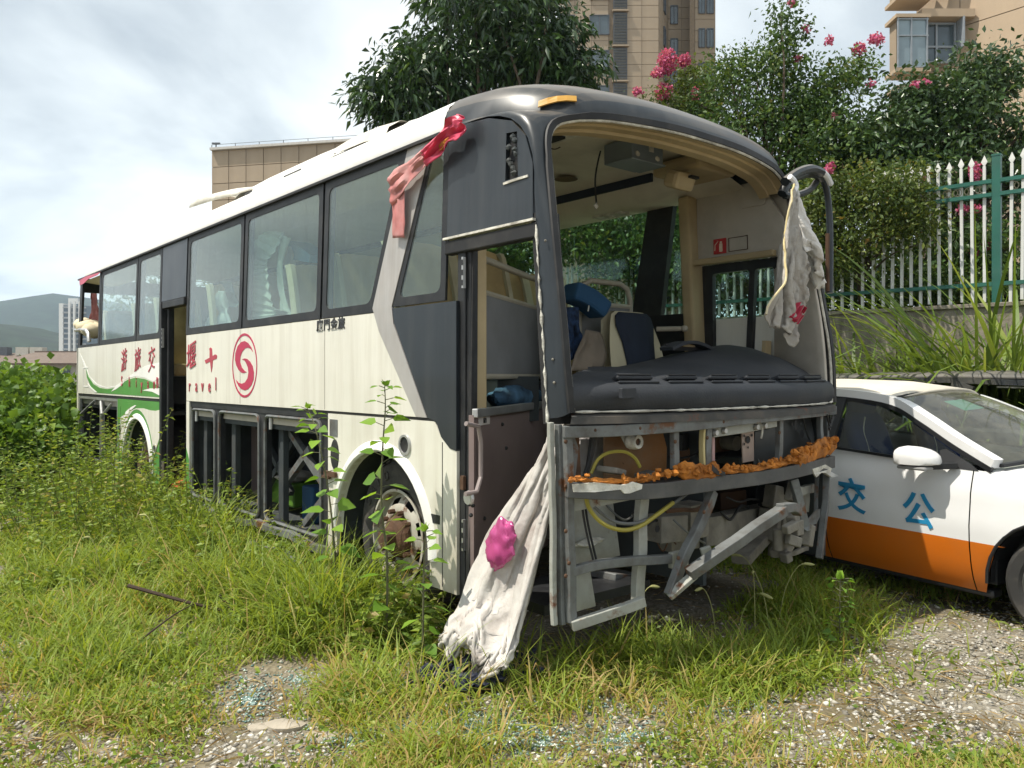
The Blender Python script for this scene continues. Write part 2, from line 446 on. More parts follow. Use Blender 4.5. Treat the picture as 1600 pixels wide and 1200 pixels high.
tubem = M('beige_tube', (0.42, 0.38, 0.30), rough=0.4, var=0.08, dirt=(0.2, 0.16, 0.11), damt=0.3)
seatm = M('ochre_seat_cloth', (0.50, 0.37, 0.18), rough=0.85, var=0.15, scale=5, dirt=(0.18, 0.12, 0.05), damt=0.4, bump=0.15, bscale=180)
seatside = M('cream_seat_side', (0.55, 0.49, 0.33), rough=0.75, var=0.08)
navyc = M('navy_cloth', (0.02, 0.027, 0.045), rough=0.85, var=0.2, bump=0.2, bscale=200)
dashm = M('dash_plastic', (0.021, 0.024, 0.030), rough=0.62, var=0.15, scale=4, bump=0.12, bscale=90, dirt=(0.07, 0.068, 0.066), damt=0.35, dscale=4)
foam = M('orange_foam', (0.46, 0.165, 0.024), rough=0.9, var=0.35, scale=11, bump=0.8, bscale=28, dirt=(0.09, 0.03, 0.012), damt=0.95, dscale=6)
amber = M('amber_lens', (0.46, 0.25, 0.045), rough=0.3, var=0.15, scale=8, dirt=(0.5, 0.4, 0.2), damt=0.3)
redp = M('red_vinyl', (0.42, 0.022, 0.07), rough=0.45, var=0.1, coat=0.1)
redchar = M('red_lettering', (0.40, 0.05, 0.075), rough=0.5, var=0.15, scale=9)
pinkf = M('pink_film', (0.46, 0.16, 0.15), rough=0.6, var=0.3, scale=7, dirt=(0.62, 0.45, 0.43), damt=0.6, dscale=4)
redfilm = M('red_film', (0.50, 0.035, 0.085), rough=0.4, var=0.2, coat=0.2)
yellow = M('yellow_hose', (0.34, 0.29, 0.05), rough=0.5, var=0.15)
sealw = M('old_sealant', (0.62, 0.60, 0.53), rough=0.8, var=0.3, scale=14, dirt=(0.1, 0.08, 0.06), damt=0.7, dscale=9, bump=0.4)
tyrem = M('tyre_rubber', (0.045, 0.042, 0.04), rough=0.85, var=0.25, scale=8, dirt=(0.16, 0.14, 0.115), damt=0.6, dscale=5, bump=0.2)
rimm = M('rim_paint', (0.42, 0.40, 0.34), rough=0.6, var=0.15, dirt=(0.2, 0.12, 0.06), damt=0.6, dscale=6, rust=((0.13, 0.06, 0.03), 7.0, 0.52))
bwin = glass_mat('coach_glass', (0.84, 0.92, 0.89), (0.30, 0.37, 0.34), 0.055)
bwin_far = glass_mat('coach_glass_far', (0.74, 0.87, 0.81), (0.22, 0.27, 0.24), 0.035)

def plate(name, loops, mat, parent=coach, thick=0.03, off=0.0, far=False, bevel=0, b=None):
    """Sheet of the coach side: outline loops (first outer, then holes) in (s, z); outer face `off` proud of the skin."""
    sg = 1 if not far else -1
    loops = [[Vector((p[0], p[1], 0)) for p in lp] for lp in loops]
    tri = tessellate_polygon(loops)
    flat = [p for lp in loops for p in lp]; n = len(flat)
    mb = b or MB(); k = len(mb.v)
    for d in (-off, thick - off):
        mb.v += [tuple(B(p.x, wall_t(p.x, p.y, far) + sg * d, p.y)) for p in flat]
    for t in tri:
        mb.f.append(tuple(k + i for i in t)); mb.f.append(tuple(k + n + i for i in reversed(t)))
    s0 = 0
    for lp in loops:
        m = len(lp)
        for i in range(m):
            a, c = s0 + i, s0 + (i + 1) % m
            mb.f.append((k + a, k + c, k + n + c, k + n + a))
        s0 += m
    if b is not None: return mb
    return mb.build(name, mat, parent, bevel=bevel)
def arc(cs, cz, r, a0, a1, n=16, rz=None):
    return [(cs + r * math.cos(R(a0 + (a1 - a0) * i / n)), cz + (rz or r) * math.sin(R(a0 + (a1 - a0) * i / n))) for i in range(n + 1)]
def side_matrix(s, z, off=0.003):
    return Matrix(((1, 0, 0, -s), (0, 0, -1, -off), (0, 1, 0, z), (0, 0, 0, 1)))

# ---- nose surface
def rake(z): return 0.32 * max(0.0, (z - 1.3) / 1.55) ** 2.2
def hw(z): return 1.25 - 0.08 * max(0.0, (z - 1.3) / 1.55) ** 2
def FS(t, z):
    u = min(1.1, abs(t - 1.25) / hw(z)); return rake(z) - 0.28 + 0.25 * u ** 2.6
def onF(px, py, ds=0.0):
    """Place on the nose surface (pushed ds inwards) for a point measured in the photograph."""
    s = 0.0; k = (px - 800) / F_
    for i in range(50):
        q = BP + BD * s
        t = (k * q.y - q.x) / (BW.x - k * BW.y)
        t = max(-0.3, min(2.8, t))
        Y = q.y + t * BW.y
        z = 1.5 - (py - HY_) / F_ * Y
        s = 0.5 * s + 0.5 * (FS(t, min(z, 2.9)) + ds)
    return B(s, t, z)
def onS(px, py, t=0.0):
    """Place on the plane t for a point measured in the photograph, as (s, z)."""
    k = (px - 800) / F_; q = BP + BW * t
    s = (k * q.y - q.x) / (BD.x - k * BD.y)
    return (s, 1.5 - (py - HY_) / F_ * (q.y + s * BD.y))

# ---- side skin, near side
ARC1 = (1.62, 0.47, 0.56)
ARC2 = (6.96, 0.47, 0.54)
plate('side_panel', [[(5.27, 1.262), (1.16, 1.262), (1.5, 1.70), (1.62, 1.90), (5.27, 1.90)]], cream, off=0.0)
rp = [(9.93, 1.262), (6.10, 1.262), (6.10, 1.90), (9.90, 1.90)]
rear_panel = plate('side_panel', [rp], cream)
plate('belt_moulding', [[(9.92, 1.235), (6.12, 1.235), (6.12, 1.258), (9.92, 1.258)]], rubber, off=-0.006, thick=0.02)
plate('belt_moulding', [[(5.26, 1.205), (2.33, 1.205), (2.33, 1.258), (5.26, 1.258)]], blackm, off=-0.012, thick=0.02)
plate('belt_moulding', [[(2.33, 1.246), (0.98, 1.246), (0.98, 1.259), (2.33, 1.259)]], rubber, off=-0.006, thick=0.02)
# front skirt with wheel arch
sk = [(2.31, 0.30)] + [(2.31, 1.243), (1.01, 1.243), (0.955, 1.165), (0.87, 1.11), (0.80, 1.10), (0.80, 0.30), (ARC1[0] - ARC1[2], 0.30)]
sk += arc(ARC1[0], ARC1[1], ARC1[2], 180, 0, 20) [::1]
sk = [(2.31, 0.30), (2.31, 1.243), (1.01, 1.243), (0.955, 1.165), (0.87, 1.11), (0.80, 1.10), (0.80, 0.30), (1.06, 0.30)] + arc(ARC1[0], ARC1[1], ARC1[2], 180, 0, 20) + [(2.18, 0.30)]
plate('front_skirt', [sk], cream, thick=0.03)
def arch_lip(c, mat, parent=coach):
    mb = MB(); rows = []
    for i in range(25):
        a = R(182 - 184 * i / 24); ca, sa = math.cos(a), math.sin(a)
        row = []
        for r_, d in ((0.0, 0.05), (0.0, -0.012), (0.012, -0.022), (0.05, -0.016), (0.068, 0.0), (0.068, 0.02)):
            row.append(B(c[0] + (c[2] + r_) * ca, d, c[1] + (c[2] + r_) * sa))
        rows.append(row)
    return mb.grid(rows).build('wheel_arch', mat, parent, smooth=True)
arch_lip(ARC1, whitep)
arch_lip(ARC2, whitep)
seam = plate('panel_seam', [[(0.938, 0.32), (0.932, 0.32), (0.932, 1.13), (0.938, 1.13)]], rubber, off=0.0015, thick=0.004)
for s_ in (7.04, 3.9, 2.36): plate('panel_seam', [[(s_ + .003, 1.27), (s_ - .003, 1.27), (s_ - .003, 1.895), (s_ + .003, 1.895)]], M('seam_grey', (0.30, 0.28, 0.24), rough=.7), off=0.0012, thick=0.003)
# rear skirt, green over cream
sk2 = [(7.80, 0.30), (7.80, 1.228), (6.13, 1.228), (6.13, 0.30), (ARC2[0] - 0.54, 0.30)] + arc(*ARC2, 180, 0, 20) + [(7.5, 0.30)]
plate('rear_skirt', [sk2], greenp)
crm = [onS(*p) for p in ((186, 712), (186, 655), (190, 651), (196, 647), (203, 642), (213, 638), (224, 638), (234, 641), (243, 642), (251, 640))]
crm += [onS(*p) for p in ((252, 655), (251.5, 668), (249, 685), (245, 698), (240, 706), (235, 711))]
crm += arc(ARC2[0], ARC2[1], 0.655, 158, 18, 16)
plate('livery_swoosh', [crm], cream, thick=0.003, off=0.0022)
plate('livery_swoosh', [[onS(*p) for p in ((193, 655), (197, 643), (204, 637), (211, 633), (213, 634), (206, 640), (200, 648), (195, 656))]], whitep, thick=0.003, off=0.0042)
# swooshes on the rear panel
gs = [onS(*p) for p in ((134, 572), (138, 588), (146, 600), (156, 606), (168, 608), (180, 606), (190, 600), (200, 593), (212, 590), (226, 592), (238, 597), (251, 606))]
gs += [onS(*p) for p in ((251, 620.8), (230, 619.3), (205, 617.5), (180, 615.8), (162, 614.6), (151, 613.6), (142, 604), (136, 590))]
plate('livery_swoosh', [gs], greenp, thick=0.003, off=0.0022)
plate('livery_swoosh', [[onS(*p) for p in ((125, 552), (131, 570), (140, 588), (152, 600), (166, 605), (180, 603), (190, 597), (206, 585), (226, 572), (250, 566), (251, 590), (240, 596), (226, 590), (212, 588), (199, 591), (189, 598), (180, 604.4), (168, 606.4), (156, 604), (146, 598), (139, 586), (134, 571), (129, 560))]], whitep, thick=0.003, off=0.0018)
plate('livery_swoosh', [[onS(*p) for p in ((174, 612), (182, 608), (190, 602), (196, 595), (188, 598), (181, 604))]], whitep, thick=0.003, off=0.0042)
plate('livery_swoosh', [[onS(*p) for p in ((223, 610), (234, 607), (251, 606.5), (251, 618.6), (246, 616), (238, 612))]], whitep, thick=0.003, off=0.0042)
plate('livery_swoosh', [[onS(*p) for p in ((137.5, 599), (143, 605), (152, 613), (149, 613), (141, 606))]], whitep, thick=0.003, off=0.0052)
plate('rear_corner_post', [[(9.99, 0.3), (9.90, 0.3), (9.90, 1.255), (9.99, 1.255)]], cream, thick=0.05)
plate('jamb_strip', [[(5.27, 0.30), (5.185, 0.30), (5.185, 1.257), (5.27, 1.257)]], cream, thick=0.04, off=0.001)
plate('livery_swoosh', [[(5.268, 0.305), (5.19, 0.305), (5.19, 0.70), (5.268, 0.80)]], greenp, thick=0.003, off=0.0032)

# ---- lettering and emblem
def chars(items, size, mat, sx, shear=0.12, bold=0.012):
    for ch, s, z in items:
        text_mesh(ch, size, mat, coach, 'letter', side_matrix(s, z, 0.0055) @ Matrix(((1, 0, 0, 0), (0.22, 1, 0, 0), (0, 0, 1, 0), (0, 0, 0, 1))), sx=sx, shear=shear, bold=bold)
chars([('游', 7.50, 1.675), ('旅', 6.93, 1.675), ('交', 6.40, 1.67)], 0.275, redchar, 0.95, 0.05, -0.001)
chars([('堰', 5.12, 1.675)], 0.275, redchar, 1.0, 0.05, 0.001)
plate('letter', [[onS(180 + x / 9.41, 535 + y / 9.41) for x, y in ((1320, 262), (1345, 250), (1390, 225), (1392, 130), (1386, 90), (1405, 74), (1424, 92), (1428, 130), (1432, 205), (1462, 180), (1482, 178), (1500, 195), (1496, 238), (1470, 248), (1438, 262), (1432, 360), (1416, 440), (1406, 360), (1398, 280), (1355, 302), (1335, 312))]], redchar, thick=0.003, off=0.003)
def serif(word, ss, zs, size):
    for ch, s, z in zip(word, ss, zs):
        text_mesh(ch, size, redchar, coach, 'letter', side_matrix(s, z, 0.0055), sx=0.8, bold=0.001)
        for dx in ():
            if ch:
                mb = MB(); mb.box(B(s - dx, -0.0065, z - size * 0.33), (0.036, 0.003, 0.011)); mb.build('letter_serif', redchar, coach)
sh_s = [onS(x, 600)[0] for x in (191, 203, 213.5, 222, 232, 241.5)]
serif('Shiyan', sh_s[:6], [1.437, 1.432, 1.428, 1.405, 1.418, 1.415], 0.17)
serif('B', [onS(246.5, 602)[0]], [1.425], 0.17)
serif('ravel', [onS(x, 603)[0] for x in (297, 307.5, 317, 328, 338)], [1.405, 1.408, 1.41, 1.408, 1.425], 0.17)
bt = M('black_lettering', (0.03, 0.03, 0.03), rough=0.4)
for i, ch in enumerate('廈門金旅'):
    text_mesh(ch, 0.085, bt, coach, 'letter', side_matrix(2.43 - 0.106 * i, 1.852 + 0.0005 * i), sx=1.15, bold=0.002)
def ring(cs, cz, ra, rb, w, n=48):
    return [[(cs + ra * math.cos(2 * math.pi * i / n), cz + rb * math.sin(2 * math.pi * i / n)) for i in range(n)],
            [(cs + (ra - w) * math.cos(2 * math.pi * i / n), cz + (rb - w) * math.sin(2 * math.pi * i / n)) for i in range(n)]]
def lz(pts): return [onS(350 + x / 10, 510 + y / 10) for x, y in pts]
def ell(cx, cy, a, b, n=48): return lz([(cx + a * math.cos(2 * math.pi * i / n), cy + b * math.sin(2 * math.pi * i / n)) for i in range(n)])
plate('emblem', [ell(326, 610, 194, 503), ell(326, 610, 182, 466)], redp, thick=0.003, off=0.0025)
plate('emblem', [lz(((455, 400), (430, 330), (380, 260), (325, 228), (270, 245), (215, 310), (180, 420), (175, 520), (195, 610), (230, 680), (275, 722), (310, 730), (355, 715), (320, 690), (280, 640), (255, 560), (258, 480), (285, 400), (330, 345), (375, 330), (420, 350)))], redp, thick=0.003, off=0.0025)
plate('emblem', [lz(((285, 515), (325, 500), (365, 508), (410, 550), (450, 620), (470, 720), (465, 830), (430, 920), (380, 980), (330, 1000), (275, 980), (230, 930), (200, 870), (192, 835), (230, 880), (280, 895), (330, 875), (370, 810), (385, 720), (375, 640), (345, 565), (320, 530)))], redp, thick=0.003, off=0.0025)

# ---- glazing, near side
def window(outline, name='window_pane', frame=0.06, rad=0.06, far=False, gm=None, glass_only=False):
    g = plate(name, [outline], gm or bwin, thick=0.005, off=-0.004, far=far)
    c = Vector((sum(p[0] for p in outline) / len(outline), sum(p[1] for p in outline) / len(outline)))
    inn = []
    m = len(outline); P = [Vector(p) for p in outline]
    area = sum(P[i].x * P[(i + 1) % m].y - P[(i + 1) % m].x * P[i].y for i in range(m))
    sg = 1 if area > 0 else -1
    for i in range(m):
        a, p, b_ = P[i - 1], P[i], P[(i + 1) % m]
        n1 = Vector((-(p - a).y, (p - a).x)).normalized() * sg; n2 = Vector((-(b_ - p).y, (b_ - p).x)).normalized() * sg
        inn.append(tuple(p + (n1 + n2) / max(0.3, 1 + n1.dot(n2)) * frame))
    plate('window_frame', [outline, rounded(inn, rad)], blackm, g, thick=0.016, off=0.0, far=far)
    return g
W0, W1 = 1.905, 2.868
window([(2.405, W0), (1.70, W0), (1.335, W1), (2.405, W1)])
window([(3.85, W0), (2.435, W0), (2.435, W1), (3.85, W1)])
window([(5.29, W0), (3.88, W0), (3.88, W1), (5.29, W1)])
window([(6.995, W0), (6.115, W0), (6.115, W1), (6.995, W1)])
window([(8.69, W0), (7.02, W0), (7.02, W1), (8.69, W1)])
window([(1.47, 1.925), (0.91, 1.925), (0.91, W1 + 0.03), (1.085, W1 + 0.03)], frame=0.05)
plate('window_pillar', [[(9.93, W0), (9.80, W0), (9.76, W1), (9.90, W1)]], blackm)
plate('window_pillar', [[(8.79, W0), (8.71, W0), (8.71, W1), (8.79, W1)]], blackm)
plate('window_sill', [[(9.8, W0 - 0.004), (8.79, W0 - 0.004), (8.79, W0 + 0.03), (9.8, W0 + 0.03)]], blackm)
for s_ in (2.42, 3.865, 5.30, 6.10, 7.0):
    plate('window_pillar', [[(s_ + 0.045, W0 + 0.04), (s_ - 0.045, W0 + 0.04), (s_ - 0.045, W1 - 0.03), (s_ + 0.045, W1 - 0.03)]], blackm, thick=0.05, off=-0.02)
plate('door_header', [[(6.085, 2.285), (5.315, 2.285), (5.315, W1), (6.085, W1)]], darkp, off=0.004)
# silver band, leaning forward
sw = [(1.70, 1.93), (1.335, 2.87), (1.06, 2.90), (1.47, 1.93), (1.45, 1.82), (1.09, 1.262), (1.20, 1.262), (1.62, 1.78)]
plate('silver_band', [sw], silverp, thick=0.02, off=0.004)
lowblk = [(1.463, 1.915), (1.443, 1.825), (1.085, 1.265), (0.99, 1.24), (0.945, 1.16), (0.86, 1.10), (0.80, 1.09), (0.80, 1.915)]
plate('lower_front_panel', [lowblk], darkp, thick=0.03, off=0.003)
# panel above the front door, with the arched top
hd = [(0.905, 2.275), (0.18, 2.275), (0.19, 2.55), (0.25, 2.70), (0.36, 2.80), (0.55, 2.86), (0.905, 2.895)]
plate('door_header', [hd, [(0.40, 2.50), (0.30, 2.50), (0.315, 2.735), (0.40, 2.745)]], darkp, off=0.003)
plate('vent_recess', [[(0.40, 2.50), (0.30, 2.50), (0.315, 2.735), (0.40, 2.745)]], rubber, thick=0.01, off=-0.02)
mb = MB()
for k in range(9):
    mb.blob(B(0.35 + random.uniform(-.03, .03), 0.02, 2.53 + k * 0.023), (0.02, 0.012, 0.016), 6, 4, 0.3)
mb.build('broken_foam', bayin, coach)
mb = MB(); mb.path([B(0.41, 0.012, 2.485), B(0.33, 0.010, 2.488), B(0.22, 0.012, 2.49)], 0.008, 0.012); mb.build('vent_ledge', sealw, coach)
mb = MB(); mb.path([B(0.92, 0.0, 2.266), B(0.16, 0.0, 2.266)], 0.02, 0.012); mb.build('door_drip_rail', sealw, coach)
mb = MB(); mb.path([B(0.92, 0.03, 2.215), B(0.15, 0.03, 2.215)], 0.06, 0.075); mb.build('door_track', rubber, coach, bevel=0.008)

# ---- front door opening
mb = MB()
mb.bar(B(0.785, 0.035, 0.28), B(0.785, 0.035, 2.26), 0.03, 0.07)
mb.bar(B(0.745, 0.05, 0.28), B(0.745, 0.06, 2.25), 0.05, 0.06)
mb.build('door_jamb', blackm, coach, bevel=0.006)
mb = MB(); mb.bar(B(0.72, 0.02, 0.3), B(0.72, 0.05, 2.2), 0.016, 0.03); mb.build('door_seal', rubber, coach)
for z0 in (1.98, 0.55):
    mb = MB(); mb.bar(B(0.752, 0.012, z0), B(0.752, 0.012, z0 + 0.17), 0.02, 0.012); mb.build('hinge', alum, coach)
    mb = MB()
    for q in range(3): mb.box(B(0.752, 0.004, z0 + 0.03 + q * 0.055), (0.012, 0.006, 0.03))
    mb.build('hinge_slot', blackm, coach)
mb = MB(); mb.box(B(0.755, 0.01, 0.92), (0.03, 0.02, 0.075)); mb.build('latch', rustm, coach)
# stepwell: a slanting board from the door jamb back to the gangway
DL, DD = Vector((-0.2, 4.34, 0)), Vector((0.3, 0.95, 0)).normalized()
CW = Matrix.Translation(BP) @ Matrix.Rotation(math.atan2(-BD.y, -BD.x), 4, 'Z'); CWI = CW.inverted()
def dia(q, z, n=0.0): return CWI @ (DL + DD * q + Vector((-DD.y, DD.x, 0)) * n + Vector((0, 0, z)))
def onD(px, py, n=0.0):
    k = (px - 800) / F_; a = DL + Vector((-DD.y, DD.x, 0)) * n
    q = (k * a.y - a.x) / (DD.x - k * DD.y); Y = a.y + q * DD.y
    return q, 1.5 - (py - HY_) / F_ * Y
nD = dia(0, 0, 1) - dia(0, 0, 0)
mb = MB(); mb.prism([dia(-0.02, 0.28), dia(1.55, 0.28), dia(1.55, 1.29), dia(-0.02, 1.29)], nD * 0.03); mb.build('stepwell_panel', mauve, coach)
mb = MB(); mb.bar(dia(-0.02, 1.30, -.005), dia(1.55, 1.30, -.005), 0.035, 0.05); mb.build('stepwell_edge', alum, coach, bevel=0.006)
mb = MB(); mb.box(B(0.62, 1.24, 0.78), (1.1, 0.03, 0.98)); mb.build('stepwell_panel', bayin, coach)
mb = MB(); mb.box(B(0.42, 0.5, 0.33), (0.45, 0.8, 0.05)); mb.build('door_step', blackm, coach)
mb = MB(); mb.prism([dia(0.0, 1.265, .03), dia(1.55, 1.265, .03), B(1.5, 2.44, 1.265), B(2.6, 2.44, 1.265), B(2.6, 0.06, 1.265)], (0, 0, 0.03)); mb.build('floor', bayin, coach)
P = [onD(x, y) for x, y in ((728, 662), (738, 666), (742, 690), (742, 745), (735, 768), (727, 772))]
mb = MB(); mb.tube([dia(q, z, -0.035 if 0 < i < 5 else 0) for i, (q, z) in enumerate(P)], 0.013, 8); mb.build('grab_handle', M('mauve_tube', (0.27, 0.225, 0.215), rough=0.45), coach, smooth=True)
q_, z_ = onD(755, 652)
lab = MB().prism([dia(q_ - .09, z_ - .042, -.004), dia(q_ + .09, z_ - .042, -.004), dia(q_ + .09, z_ + .042, -.004), dia(q_ - .09, z_ + .042, -.004)], nD * -0.004).build('notice_label', M('label_white', (0.62, 0.58, 0.55), rough=0.6, var=0.05), coach)
ex = (dia(1, 0) - dia(0, 0)).normalized(); c_ = dia(q_, z_ + .014, -.0105)
for dz_, txt in ((0, '注意安全请勿'), (-.034, '靠门')):
    tm = Matrix(((ex.x, 0, -nD.x, c_.x), (ex.y, 0, -nD.y, c_.y), (0, 1, 0, c_.z + dz_), (0, 0, 0, 1)))
    text_mesh(txt, 0.03, bt, lab, 'label_print', tm, sx=0.8)
for px, py in ((733, 788), (738, 790), (735, 805), (756, 810), (784, 663), (790, 700)):
    q_, z_ = onD(px, py)
    mb = MB(); mb.blob(dia(q_, z_, -.003), (0.012, 0.012, 0.012), 8, 4); mb.build('bolt', blackm, coach)
q_, z_ = onD(733, 778)
mb = MB(); mb.lathe([(0.0, -0.012), (0.035, -0.012), (0.04, 0.0), (0.04, 0.005)], 14, Matrix.Translation(dia(q_, z_))); mb.build('lock_plate', alum, coach)

# ---- middle door
mb = MB()
mb.bar(B(6.04, 0.03, 0.25), B(6.04, 0.03, 2.27), 0.10, 0.07)
mb.bar(B(5.95, 0.05, 0.25), B(5.95, 0.06, 2.25), 0.06, 0.05)
mb.bar(B(5.99, 0.03, 2.24), B(5.31, 0.03, 2.24), 0.09, 0.07)
mb.bar(B(5.30, 0.03, 1.27), B(5.30, 0.03, 2.27), 0.03, 0.05)
mb.build('door_jamb', blackm, coach, bevel=0.006)
for z0 in (1.80, 0.42):
    mb = MB(); mb.bar(B(5.99, -0.008, z0), B(5.99, -0.008, z0 + 0.2), 0.022, 0.014)
    mb.build('hinge', alum, coach)
    mb = MB()
    for q in range(4): mb.box(B(5.99, -0.017, z0 + 0.03 + q * 0.047), (0.012, 0.005, 0.025))
    mb.build('hinge_slot', blackm, coach)
mb = MB(); mb.box(B(5.6, 0.62, 0.78), (1.2, 0.03, 1.0)); mb.build('stepwell_panel', mauve, coach)
mb = MB(); mb.box(B(5.6, 0.6, 1.29), (1.2, 0.03, 0.06)); mb.build('stepwell_edge', alum, coach)
mb = MB(); mb.box(B(5.98, 0.62, 1.75), (0.55, 0.04, 0.86)); mb.build('door_partition', greyboard, coach)
mb = MB(); mb.bar(B(5.28, 0.5, 1.3), B(5.40, 0.5, 2.1), 0.05, 0.05); mb.build('door_post', bayin, coach)
mb = MB(); mb.box(B(5.6, 0.32, 0.33), (0.7, 0.55, 0.05)); mb.build('door_step', blackm, coach)
mb = MB(); mb.box(B(5.24, 0.32, 0.8), (0.03, 0.6, 0.95)); mb.build('stepwell_panel', mauve, coach)
mb = MB(); mb.lathe([(0, -0.01), (0.04, -0.01), (0.045, 0.0)], 12, Matrix.Translation(B(6.0, 0.60, 0.72))); mb.build('lock_plate', alum, coach)

# ---- luggage bays
hA = rounded([(5.13, 0.36), (4.53, 0.36), (4.53, 1.185), (5.13, 1.185)], 0.07)
hB = rounded([(4.42, 0.36), (3.53, 0.36), (3.53, 1.185), (4.42, 1.185)], 0.07)
hC = rounded([(3.41, 0.36), (2.44, 0.36), (2.44, 1.185), (3.41, 1.185)], 0.07)
plate('bay_frame', [[(5.183, 0.30), (2.315, 0.30), (2.315, 1.203), (5.183, 1.203)], hA, hB, hC], blackm, thick=0.05, off=-0.02)
for h in (hA, hB, hC):
    mb = MB(); mb.tube([B(a, 0.012, c) for a, c in h + [h[0]]], 0.014, 6, cap=False); mb.build('bay_gasket', greym, coach, smooth=True)
mb = MB(); mb.box(B(3.75, 1.1, 0.8), (2.95, 0.03, 0.95)); mb.box(B(3.75, 0.58, 0.3), (2.9, 1.05, 0.03)); mb.box(B(3.75, 0.58, 1.25), (2.9, 1.05, 0.02))
mb.box(B(5.17, 0.58, 0.8), (0.02, 1.05, 0.95)); mb.box(B(2.36, 0.58, 0.75), (0.02, 1.05, 0.9)); mb.build('bay_lining', bayin, coach)
for a, c in (((4.35, 1.15), (3.55, 0.52)), ((4.2, 0.40), (3.5, 0.95)), ((3.33, 1.10), (2.55, 0.62)), ((3.0, 0.36), (2.46, 0.75)), ((2.9, .95), (3.4, .6))):
    mb = MB(); mb.bar(B(a[0], 0.16 if a[0] < 3.35 else 0.3, a[1]), B(c[0], 0.16 if a[0] < 3.35 else 0.3, c[1]), 0.05, 0.045, up=(0, 1, 0)); mb.build('bay_brace', greym if a[0] < 3.35 else bayin, coach)
for s_ in (4.3, 3.3, 5.02):
    mb = MB(); mb.bar(B(s_, 0.12, 0.33), B(s_, 0.12, 1.22), 0.09, 0.05, up=(0, 1, 0)); mb.build('bay_post', bayin, coach, bevel=0.005)
for px, py in ((308, 645), (345, 651), (424, 655)):
    s_, z_ = onS(px, py, 0.04)
    mb = MB(); mb.tube([B(s_, 0.035, z_ + 0.02), B(s_, 0.035, z_ - 0.08)], 0.015, 8); mb.build('gas_strut', alum, coach, smooth=True)
mb = MB(); mb.box(B(3.85, 0.9, 1.0), (0.4, 0.03, 0.2)); mb.build('junction_box', bayin, coach)
mb = MB()
pts = [B(5.1 - 0.32 * i, -0.03 + random.uniform(-.03, .05), 0.30 + random.uniform(-.035, .03)) for i in range(10)]
mb.path(pts, 0.05, 0.05); mb.build('bent_sill', greym, coach)
mb = MB()
pts = [B(3.4 - 0.2 * i, -0.10 - 0.03 * (i % 3), 0.22 + random.uniform(-.03, .03)) for i in range(6)]
mb.path(pts, 0.05, 0.02); mb.build('bent_sill', greym, coach)

# rear bay
plate('bay_frame', [[(9.9, 0.35), (7.805, 0.35), (7.805, 1.225), (9.9, 1.225)], [(9.84, 0.4), (7.87, 0.4), (7.87, 1.19), (9.84, 1.19)]], alum, thick=0.03, off=-0.01)
mb = MB(); mb.box(B(8.85, 0.9, 0.8), (2.1, 0.03, 0.95)); mb.box(B(8.85, 0.5, 1.24), (2.1, 0.85, 0.02)); mb.box(B(8.85, 0.5, 0.33), (2.1, 0.85, 0.02)); mb.box(B(9.88, .5, .8), (.02, .85, .95)); mb.build('bay_lining', bayin, coach)
mb = MB(); mb.bar(B(8.72, 0.04, 0.36), B(8.72, 0.04, 1.2), 0.10, 0.04, up=(0, 1, 0)); mb.build('bay_post', alum, coach)
for a, c in (((9.0, 1.18), (9.45, 0.98)), ((8.15, 1.16), (8.35, 0.98)), ((8.7, 1.17), (8.3, 1.02))):
    mb = MB(); mb.tube([B(a[0], 0.02, a[1]), B(c[0], -0.06, c[1])], 0.018, 8); mb.build('gas_strut', alum, coach, smooth=True)

# ---- skirt fittings
plate('vent_grille', [[(2.28, 1.09), (2.17, 1.09), (2.17, 1.205), (2.28, 1.205)]], greym, thick=0.01, off=0.004)
def porthole(s, z, r, mat_ring):
    mb = MB(); mb.lathe([(r * 0.72, 0.012), (r * 0.78, -0.012), (r, -0.012), (r * 1.05, 0.0)], 20, Matrix.Translation(B(s, 0, z)))
    g = mb.build('lamp_ring', mat_ring, coach, smooth=True)
    mb = MB(); mb.lathe([(0.0, 0.0), (r * 0.78, -0.003)], 20, Matrix.Translation(B(s, -0.002, z))); mb.build('lamp_hole', rubber, g)
porthole(1.32, 1.09, 0.062, alum)
porthole(6.28, 0.72, 0.05, alum)
mb = MB(); mb.lathe([(0.0, -0.003), (0.075, -0.004), (0.08, 0.0)], 20, Matrix.Translation(B(2.21, 0, 0.965)) @ Matrix.Diagonal((0.75, 1, 1.35, 1))); mb.build('lamp_hole', rubber, coach)
mb = MB(); mb.box(B(2.25, -0.015, 0.83), (0.16, 0.02, 0.035)); mb.box(B(2.3, -0.02, 0.805), (0.10, 0.02, 0.02)); mb.build('broken_lamp', rustm, coach)
plate('fuel_flap', [[(7.74, 0.92), (7.66, 0.92), (7.66, 1.14), (7.74, 1.14)]], greenp, thick=0.01, off=0.004)
mb = MB(); mb.lathe([(0.0, -0.004), (0.05, -0.004)], 14, Matrix.Translation(B(7.70, 0, 0.87)) @ Matrix.Diagonal((0.8, 1, 1.6, 1))); mb.build('lamp_hole', rubber, coach)
plate('model_plate', [[(1.045, 0.665), (0.96, 0.665), (0.96, 0.715), (1.045, 0.715)]], blackm, thick=0.004, off=0.003)
mb = MB()
for a in ((9.6, 1.36, 9.25), (9.6, 1.62, 9.3)): mb.box(B((a[0] + a[2]) / 2, -0.002, a[1]), (0.3, 0.004, 0.012))
mb.box(B(9.58, -0.002, 1.49), (0.012, 0.004, 0.25)); mb.build('service_flap', whitep, coach)

